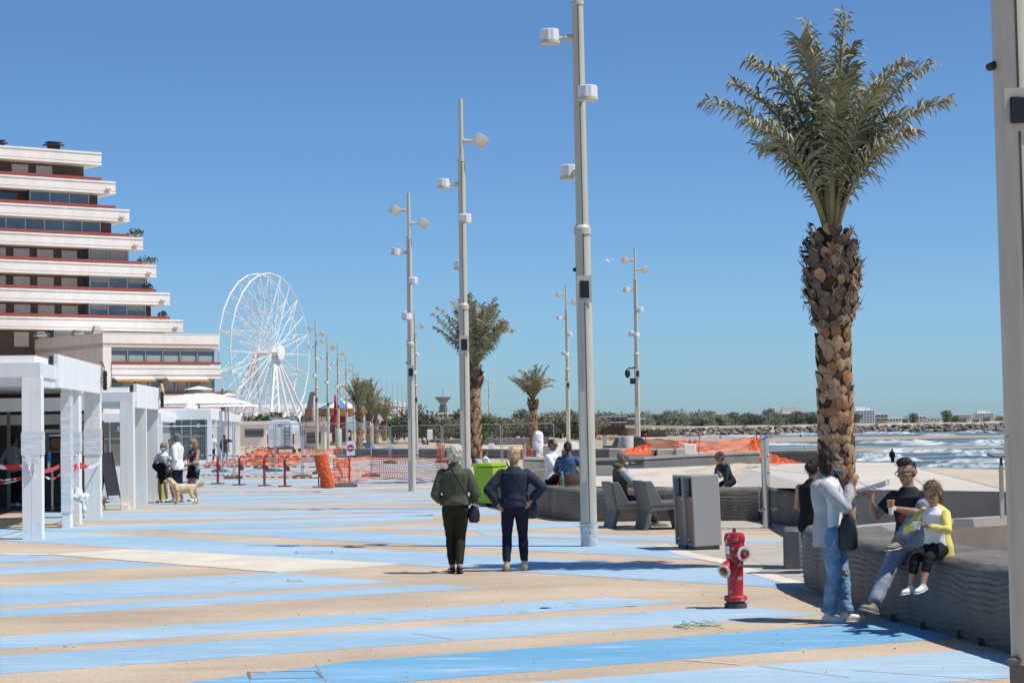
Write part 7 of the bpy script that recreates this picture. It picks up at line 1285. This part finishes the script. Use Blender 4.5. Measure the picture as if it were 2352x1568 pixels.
# smoking man, crouching boy, couple, woman in black
lc = V(c1.location)
TS = person('man in olive hooded sweater with sunglasses smoking in the armchair', lc, R_(-80), 1.75, dict(hh=.135, pel=(-.06, -.055, .3), lean=(0, .02), hunch=.01, wl=(-.1, .2, .4), wr=(.06, .2, .385), el=(-.6, -.5, -.6), er=(.6, -.5, -.6), al=(-.09, .3, .045), ar=(.06, .3, .045), head=(-14, 4)), dict(m=cloth('khaki', (.11, .095, .055)), sleeve=.97, smat=GREYK, hem=-.03, fit=.014, hood=True, collar=True, name='hooded_sweater', wr=.01), dict(m=cloth('dark_grey', (.04, .042, .046)), len=.97, fit=.008), ('crop', HG, .003), dict(m=SHG), skin=SKT, face=True, vox=.011, acc=('sun', 'mask_chin'))
m = MB(); hh = .135 * 1.75; bd = [c for c in TS.children if c.name.startswith('sunglasses')][0]; c0 = sum((V(v_.co) for v_ in bd.data.vertices), V()) / len(bd.data.vertices)
dirh = V((sin(R_(14)), cos(R_(14)), -.1)).normalized(); m.tube(c0 + dirh * .05 - V((0, 0, .075)), c0 + dirh * .13 - V((0, 0, .085)), .005); m.build('cigarette', LAMPW, TS)
pr_ = D(1664, 1112, 40.5); pr_.z = .3
TC = person('boy in black swim shirt and sunglasses leaning over the long bench wall', pr_, R_(128), 1.3, dict(hh=.165, pel=(0, -.12, .3), lean=(0, .62), wl=(-.15, .16, .19), wr=(.13, .14, .18), el=(-1, -.4, .2), er=(1, -.4, .2), al=(-.08, -.05, .04), ar=(.08, -.08, .04), kl=(0, 1, .3), kr=(0, 1, .3), head=(0, 14)), dict(m=mat('swim_shirt', (.015, .017, .025), .5, var=.3, scale=8), sleeve=.95, name='swim_shirt'), dict(m=BLK, len=.5), ('short', HBr, .012), None, face=True, vox=.01, acc=('sun',))
m = MB()
for q, c in (((0, .16, .55), 0), ((.05, .14, .62), 1), ((-.05, .14, .5), 2)): m.mi = c; m.ball((q[0], q[1] + .02, q[2] * 1.0), (.05, .03, .05), None, 10, 6)
m.build('chest_print', [mat('print_blue', (.04, .15, .35), .6, var=.4, scale=30), _M['print_red'], mat('print_gold', (.4, .3, .05), .6, var=.4, scale=30)], TC, smooth=True)
TM = person('man in white shirt and sunglasses sitting on the wall facing the woman', G(1267, 1113, .62), R_(-118), 1.78, dict(hh=.13, pel=(0, 0, .055), lean=(.06, .06), wl=(-.1, .2, .1), wr=(.06, .22, .1), el=(-1, -.4, -.3), er=(1, -.4, -.3), al=(-.12, .38, .03), ar=(.0, .42, .03), kl=(-.3, 0, 1), kr=(.0, 0, 1), head=(0, 14)), dict(m=WHT, sleeve=.97, hem=-.03, fit=.008, collar=True, name='shirt', wr=.008), dict(m=BLK, len=.97), ('crop', HBD, .004), dict(m=SHB), skin=SKT, face=True, vox=.011, acc=('sun',))
TN = person('woman in denim jacket and red trousers sitting with her back turned', G(1304, 1115, .62), R_(-24), 1.66, dict(hh=.135, pel=(0, 0, .055), lean=(-.03, .12), w=1.05, wl=(-.1, .2, .12), wr=(.12, .2, .12), el=(-1, -.2, -.3), er=(1, -.2, -.3), al=(-.06, .3, -.18), ar=(.08, .3, -.18), kl=(0, .4, 1), kr=(0, .4, 1), head=(22, 12)), dict(m=mat('denim_mid', (.05, .1, .19), .85, var=.35, scale=9, bump=.4, bscale=30), sleeve=.97, hem=.05, fit=.014, name='jacket', wr=.009), dict(m=cloth('red', (.5, .012, .015)), len=.97, fit=.012), ('pony', HBD, .012), dict(m=SHW), vox=.011)
TK = person('woman in sleeveless black top with a dark bun sitting behind the one eating', G(1864, 1222, .5) , R_(-30), 1.62, dict(hh=.138, pel=(0, 0, .06), lean=(.02, .05), hunch=.015, wl=(-.06, .2, .12), wr=(.08, .22, .15), el=(-1, -.2, -.4), er=(1, -.2, -.4), al=(-.05, .25, -.26), ar=(.06, .25, -.26), head=(-12, 32)), dict(m=BLK, sleeve=0, hem=-.06, fit=.006), dict(m=BLK, len=.97), ('bun', HD, .006), dict(m=BLK), vox=.011)
m = MB(); hb = [c for c in TK.children if c.name.startswith('hair')][0]; ys = sorted(hb.data.vertices, key=lambda v_: v_.co.y)[:40]; c0 = sum((V(v_.co) for v_ in ys), V()) / 40; m.loft([c0 + V((-.03, .045, .0)), c0 + V((0, .05, .02)), c0 + V((.03, .045, 0))], [.016, .02, .016], 8); m.build('scrunchie', LAMPW, TK)
# pair behind the bin
qv = D(1090, 1079, 100); qv.z -= .25
person('grey-haired man in red vest and light blue shirt sitting behind the green bin', qv, R_(-75), 1.75, dict(pel=(0, 0, .2), lean=(0, .05), wl=(-.1, .2, .22), wr=(.1, .2, .22), al=(-.06, .3, 0), ar=(.06, .3, 0), head=(10, 20)), dict(m=cloth('crimson', (.35, .01, .03)), sleeve=.95, smat=cloth('aqua', (.16, .45, .58)), fit=.016), dict(m=NAVY, len=.97), ('crop', HG), dict(m=SHG), face=True, vox=.014)
qv = D(1114, 1079, 101); qv.z -= .25
person('dark-haired man with sunglasses sitting behind the lid of the green bin', qv, R_(-60), 1.75, dict(pel=(0, 0, .2), lean=(0, .05), wl=(-.1, .2, .22), wr=(.1, .2, .22), al=(-.06, .3, 0), ar=(.06, .3, 0), head=(-20, 12)), dict(m=WHT, sleeve=.95, fit=.01), dict(m=NAVY, len=.97), ('short', HD), dict(m=SHG), face=True, vox=.014, acc=('sun',))
block('dark bench block the two men behind the green bin sit on', 1076, 1128, 1072, 1084, 101.5, .6, CONCD, 'bench_block', 'bench')
# family with the dog
person('girl with blue mask in white t-shirt and checked shorts holding a black jacket', G(377, 1153), R_(168), 1.55, dict(hh=.145, w=.92, wl=(-.06, .12, .56), wr=(.03, .13, .6), el=(-1, -.2, -.4), er=(1, -.2, -.4), al=(-.05, 0, .045), ar=(.06, .02, .045), fl=(-.3, 1, 0), fr=(.3, 1, 0)), dict(m=WHT, sleeve=.3, fit=.006), dict(m=mat('checked', (.3, .3, .3), .8, var=.95, scale=22, detail=0), len=.22, fit=.014, name='shorts'), ('bun', hairm('sandy', (.38, .23, .11)), .006), dict(m=SHW), face=True, vox=.011, acc=('sun', 'mask'))
q = atp(SC.objects[-1] if False else [o for o in COL.objects if o.get('label', '').startswith('girl with blue mask')][0], (.02, .2, .9)); m = MB(); random.seed(5); m.ball((0, 0, 0), (.17, .09, .14)); m.ball((-.05, .03, -.2), (.1, .06, .22)); m.ball((.12, 0, .04), (.1, .07, .09)); o = solid(m, 'black_jacket', BLK, None, .014, 2, .015, (14, 14, 14)); o.location = q; o.rotation_euler = (0, 0, R_(168)); tag(o, 'black jacket bundled in the arms of the girl with the mask', 'jacket')
TF = person('grey-haired man in white shirt and navy shorts lifting a hand to his mask', G(408, 1154), R_(74), 1.8, dict(w=1.08, hh=.132, wr=(.05, .13, .83), er=(.4, .3, -1), hr=((-.2, .2, 1), (-.4, -.6, 0), .5), wl=(-.13, .03, .475), al=(-.05, .03, .045), ar=(.06, -.05, .045), head=(-8, 4)), dict(m=WHT, sleeve=.85, hem=-.05, fit=.014, flare=.01, collar=True, name='shirt', wr=.009), dict(m=NAVY, len=.48, fit=.012, name='shorts'), ('short', HG, .008), dict(m=SHT), skin=SKT, face=True, vox=.011, acc=('mask',))
t = thing('photo_camera', 'black camera hanging from the hand of the man in white shirt', 'camera', atp(TF, (-.27, .1, .7)), R_(74)); m = MB(); m.bb((-.04, -.07, -.05), (.04, .07, .05)); m.bb((-.03, -.03, .05), (.03, .03, .075)); m.build('body', BLACK, t, bevel=.01); m = MB(); m.lathe([(.035, 0), (.035, .08), (.03, .082)], (.04, 0, 0), 14, V((1, 0, 0)).to_track_quat('Z', 'Y').to_matrix()); m.build('lens', BLACK, t, smooth=True)
FL, nt, b = special('floral', .8); lk(nt, ramp(nt, nz(nt, coords(nt), 13, 1), [(.54, (.012, .014, .035)), (.58, (.5, .06, .07)), (.66, (.6, .3, .25)), (.7, (.012, .014, .035))]), b.inputs['Base Color'])
person('blonde woman with mask in floral top and black shorts', G(446, 1151), R_(140), 1.64, dict(hh=.14, wl=(-.02, .15, .58), wr=(.1, .16, .6), el=(-1, -.3, -.3), er=(1, -.3, -.3), al=(-.06, .0, .045), ar=(.06, -.02, .045), head=(-15, 4)), dict(m=FL, sleeve=0, fit=.006, hem=-.02), dict(m=BLK, len=.3, fit=.012, name='shorts'), ('long', hairm('sandy', (1, 1, 1)), .012), dict(m=SHW), face=True, vox=.011, acc=('sun', 'mask'))
m = MB(); m.ball((0, 0, 0), (.1, .07, .07)); m.ball((.04, 0, -.12), (.06, .05, .12)); o = solid(m, 'knitted_top', mat('bw_knit', (.3, .3, .3), .9, var=.9, scale=30, detail=1), None, .014, 2, .01, (14, 14, 14)); o.location = G(452, 1151) + V((.02, -.22, 1.0)); tag(o, 'black and white sweater carried on the arm of the blonde woman', 'sweater')
# golden retriever
FUR = mat('golden_fur', (.66, .53, .36), .9, var=.28, scale=9, bump=.8, bscale=45, stretch=(1, .6, 1)); dg = thing('dog', 'golden retriever standing before the family, facing left', 'dog', G(426, 1157), R_(93), sc=.76)
m = MB()
m.loft([(0, -.34, .52), (0, -.22, .52), (0, 0, .5), (0, .2, .49), (0, .33, .52), (0, .4, .56)], [(.1, .12), (.125, .145), (.12, .15), (.135, .18), (.13, .18), (.09, .13)], 16, ref=(1, 0, 0))
m.loft([(0, .33, .58), (0, .43, .7), (0, .49, .78)], [(.1, .13), (.085, .105), (.08, .085)], 12, ref=(1, 0, 0)); m.ball((0, .51, .8), (.085, .11, .085)); m.loft([(0, .55, .79), (0, .65, .765), (0, .71, .755)], [(.055, .055), (.045, .045), (.038, .036)], 10, ref=(1, 0, 0)); m.loft([(0, .56, .73), (0, .66, .71)], [(.035, .02), (.028, .014)], 8, ref=(1, 0, 0))
for s in (-1, 1):
    m.loft([(s * .075, .48, .85), (s * .1, .46, .78), (s * .095, .47, .7)], [(.02, .035), (.025, .05), (.012, .025)], 8, ref=(1, 0, 0))
    y = .27 + s * .03; m.loft([(s * .08, y, .5), (s * .09, y, .36), (s * .09, y - .01, .22), (s * .09, y + .0, .08), (s * .09, y + .02, .035)], [.085, .06, .042, .036, .04], 10); m.loft([(s * .09, y, .03), (s * .09, y + .07, .025)], [(.04, .03), (.035, .022)], 8, ref=(1, 0, 0))
    y = -.3 - s * .04; m.loft([(s * .08, y + .06, .5), (s * .095, y + .07, .38), (s * .095, y + .05, .29), (s * .095, y - .07, .18), (s * .095, y - .05, .07), (s * .095, y - .03, .035)], [.1, .09, .06, .036, .034, .036], 10); m.loft([(s * .095, y - .04, .03), (s * .095, y + .04, .025)], [(.038, .03), (.034, .022)], 8, ref=(1, 0, 0))
m.loft([(0, -.36, .57), (0, -.47, .64), (0, -.57, .72), (0, -.64, .79)], [.05, .06, .065, .02], 10); m.loft([(0, -.44, .6), (0, -.56, .64), (0, -.62, .7)], [(.02, .05), (.02, .08), (.01, .03)], 8)
solid(m, 'body', FUR, dg, .011, 2, .012, (26, 16, 26)); m = MB(); m.ball((0, .725, .765), (.025, .018, .02)); m.ball((0, .68, .715), (.035, .05, .012)); m.build('nose', BLACK, dg, smooth=True); m = MB()
for s in (-1, 1): m.ball((s * .05, .6, .825), .013, None, 8, 6)
m.build('eyes', EYED, dg, smooth=True); m = MB(); m.loft([(.15 * cos(a), .3 - .1 * sin(a) * 0 + .06 * sin(a), .5 + .2 * sin(a)) for a in [2 * pi * i / 20 for i in range(21)]], [(.006, .016)] * 21, 6, ref=(0, 1, 0), caps=False); m.loft([(.14, .3, .5), (.13, .1, .5), (.135, .3, .36)], [(.006, .016)] * 3, 6); m.build('harness', BLACK, dg)
# kiosk customer and small dog
person('man in grey sweater seen from behind at the kiosk counter', G(32, 1163), R_(-20), 1.8, dict(w=1.05, wr=(.14, .16, .6), er=(1, -.5, -.5), wl=(-.16, .02, .5)), dict(m=cloth('pale_grey', (.42, .44, .47)), sleeve=.95, fit=.012), dict(m=NAVY, len=.97), ('crop', HBD, .003), dict(m=SHW), skin=SKT, vox=.013)
t = thing('small_dog', 'small brown and white dog in the shade under the kiosk counter', 'dog', L1(-.45, 12.3, .02), R_(150)); m = MB(); m.loft([(0, -.18, .27), (0, 0, .27), (0, .16, .29)], [.08, .085, .09], 10, ref=(1, 0, 0)); m.loft([(0, .15, .32), (0, .22, .42)], [.06, .05], 8); m.ball((0, .25, .45), (.055, .07, .055)); m.loft([(0, .3, .43), (0, .37, .42)], [.032, .022], 8)
for x in (-.05, .05): m.loft([(x, .14, .25), (x, .14, .02)], [.035, .02], 8); m.loft([(x, -.16, .25), (x, -.13, .15), (x, -.17, .02)], [.045, .025, .02], 8); m.loft([(x, .22, .5), (x * 1.4, .21, .42)], [.015, .02], 6)
m.loft([(0, -.18, .3), (0, -.28, .38)], [.02, .01], 6); solid(m, 'body', mat('dog_patchy', (.3, .24, .2), .9, var=.7, scale=5, detail=1), t, .012, 2)
# two women by the fins
person('woman in white t-shirt with a crossbody bag walking by the glazed kiosk', G(487, 1063), R_(-12), 1.66, dict(wr=(.15, .08, .55), al=(-.05, .04, .045), ar=(.05, -.06, .05)), dict(m=WHT, sleeve=.35, hem=-.05, fit=.012), dict(m=NAVY, len=.95), ('long', hairm('auburn', (.16, .075, .035)), .01), dict(m=SHG), vox=.014, group=None)
person('woman in dark padded coat walking by the glazed kiosk fins', G(516, 1062), R_(-20), 1.62, dict(wr=(.08, .12, .82), er=(1, 0, -.5), al=(-.05, -.04, .045), ar=(.05, .05, .045)), dict(m=cloth('coat', (.035, .032, .035)), sleeve=.97, hem=-.12, fit=.018, name='coat'), dict(m=DENIM, len=.95), ('bob', HBr, .008), dict(m=SHG), vox=.014)
# people far off
CL = {'black': BLK, 'white': WHT, 'red': cloth('red2', (.4, .02, .02)), 'navy': NAVY, 'blue': cloth('blue', (.06, .14, .3)), 'brown': cloth('brown', (.1, .05, .03)), 'yellow': YEL, 'grey': GREYK, 'olive': OLIVE, 'skin': SK}
SIT = dict(pel=(0, 0, .075), lean=(0, .12), wl=(-.12, .2, .2), wr=(.12, .2, .2), el=(-1, 0, -.2), er=(1, 0, -.2), al=(-.06, .27, .03), ar=(.06, .27, .03), kl=(0, .2, 1), kr=(0, .2, 1))
far = [(2050, 1029, 1071, 0, 'black', 'black', 'long', -30, 'woman in black standing at the water edge behind the concrete slab'), (1837, 1013, 1031, 0, 'blue', 'navy', 'short', 10, 'person in blue jacket wading near the sandbar'), (1850, 1021, 1031, 1, 'yellow', 'navy', 'short', 0, 'small child in yellow at the water beside the person in blue'), (1409, 1000, 1017, 0, 'navy', 'brown', 'short', 160, 'person in navy standing on the sand left of the bollard'), (1427, 1010, 1021, 1, 'yellow', 'skin', 'short', 60, 'child in yellow playing on the sand'), (1585, 1008, 1019, 1, 'blue', 'navy', 'short', 0, 'sitter in blue on the sand behind the netting, left of the pair'), (1597, 1009, 1022, 1, 'red', 'brown', 'short', 10, 'sitter in dark red on the sand behind the netting, right of the pair'), (1632, 1007, 1014, 1, 'black', 'skin', 'short', 70, 'dark figure sitting alone on the sand beyond the netting'), (1672, 1007, 1013, 1, 'brown', 'navy', 'short', 30, 'hunched figure on the sand near the tall shower post'), (1654, 995, 1005, 1, 'skin', 'skin', 'short', 200, 'bare-backed bather at the foot of the breakwater'), (1759, 990, 1005, 0, 'black', 'black', 'short', 90, 'person in black standing among sunbathers before the breakwater'), (1748, 999, 1006, 1, 'brown', 'skin', 'short', 120, 'sunbather sitting left of the standing person in black'), (1769, 998, 1006, 1, 'red', 'skin', 'short', 220, 'sunbather sitting right of the standing person in black'), (1780, 1000, 1006, 1, 'white', 'skin', 'short', 20, 'pale sunbather at the right end of the beach group'), (1839, 996, 1003, 1, 'navy', 'navy', 'short', 0, 'figure sitting by the surf left of the big palm'), (1968, 991, 1001, 0, 'black', 'black', 'short', 0, 'tiny dark figure in the surf right of the big palm'), (2183, 995, 1005, 0, 'black', 'skin', 'short', 60, 'tiny walker on the far sandbar')]
far += [(1009, 994, 1007, 2, 'brown', 'black', 'short', 180, 'person in brown sitting on the far grey wall'), (1021, 994, 1007, 2, 'black', 'black', 'short', 170, 'person in black sitting on the far grey wall, left of a pair'), (1030, 992, 1007, 2, 'navy', 'black', 'short', 190, 'person in dark blue sitting on the far grey wall, right of a pair'), (1137, 989, 1006, 0, 'red', 'navy', 'short', 0, 'person in bright red standing behind the far wall'), (1184, 993, 1006, 2, 'olive', 'navy', 'short', 20, 'person in olive sitting among three on the far wall'), (1197, 990, 1006, 2, 'brown', 'blue', 'short', 0, 'bending person in brown on the far wall'), (1211, 994, 1006, 2, 'blue', 'navy', 'short', -20, 'person in blue sitting on the far wall beside the wrapped statue'), (1275, 992, 1008, 2, 'black', 'olive', 'short', 0, 'dark figure sitting by the far deck steps')]
far += [(592, 997, 1028, 0, 'black', 'navy', 'short', 170, 'person in black by the van left side'), (598, 1000, 1030, 0, 'navy', 'blue', 'short', 190, 'person in navy standing in the shade beside the van'), (736, 1004, 1030, 0, 'grey', 'black', 'short', 180, 'person in grey standing right of the leftmost far lamp post'), (769, 997, 1020, 0, 'blue', 'navy', 'short', 0, 'person in blue jacket in front of the carousel'), (787, 995, 1020, 0, 'brown', 'brown', 'short', 20, 'person in beige-brown in front of the carousel'), (804, 998, 1024, 0, 'black', 'black', 'long', 30, 'person in black between the far lamp posts'), (724, 1002, 1030, 0, 'black', 'navy', 'short', 0, 'dark figure beside the low kiosk opening'), (835, 1007, 1027, 1, 'white', 'navy', 'long', 200, 'person in white sitting under the tallest grouped palm'), (846, 1016, 1028, 1, 'navy', 'blue', 'short', 100, 'person in navy cap sitting beside the teal cooler'), (889, 1002, 1014, 0, 'blue', 'navy', 'short', 120, 'person with blue backpack at the right end of the palm group'), (741, 1003, 1031, 0, 'white', 'black', 'short', 200, 'person in white top and mask right of the leftmost far post')]
for x, yt, yb, md, tp, bt, hr, a, lb in far:
    Hp = 1.7 if 'child' not in lb else 1.1; hgt = Hp if md == 0 else Hp * .52; d = hgt * F / (yb - yt); d = min(d, 1200) if yb > 1000 else d; loc = D(x, yb, d)
    person(lb, loc, R_(a), Hp, SIT if md else dict(al=(-.06, .03, .04), ar=(.06, -.03, .04)), dict(m=CL[tp], sleeve=.9 if tp != 'skin' else .2, fit=.012, hem=-.05), dict(m=CL[bt], len=.95 if bt != 'skin' else .3, fit=.006), (hr, HBD if 'sun' not in lb else HBr, .0), dict(m=BLACKR), vox=.034)
m = MB(); m.bb((-.2, -.15, 0), (.2, .15, .3)); m.bb((-.21, -.16, .3), (.21, .16, .34)); tag(m.build('cool_box', mat('teal_box', (.01, .17, .25), .4), bevel=.03, loc=D(847, 1029, 118)), 'teal cool box on the wall under the grouped palms', 'cool box')

bpy.data.scenes.remove(TMP)
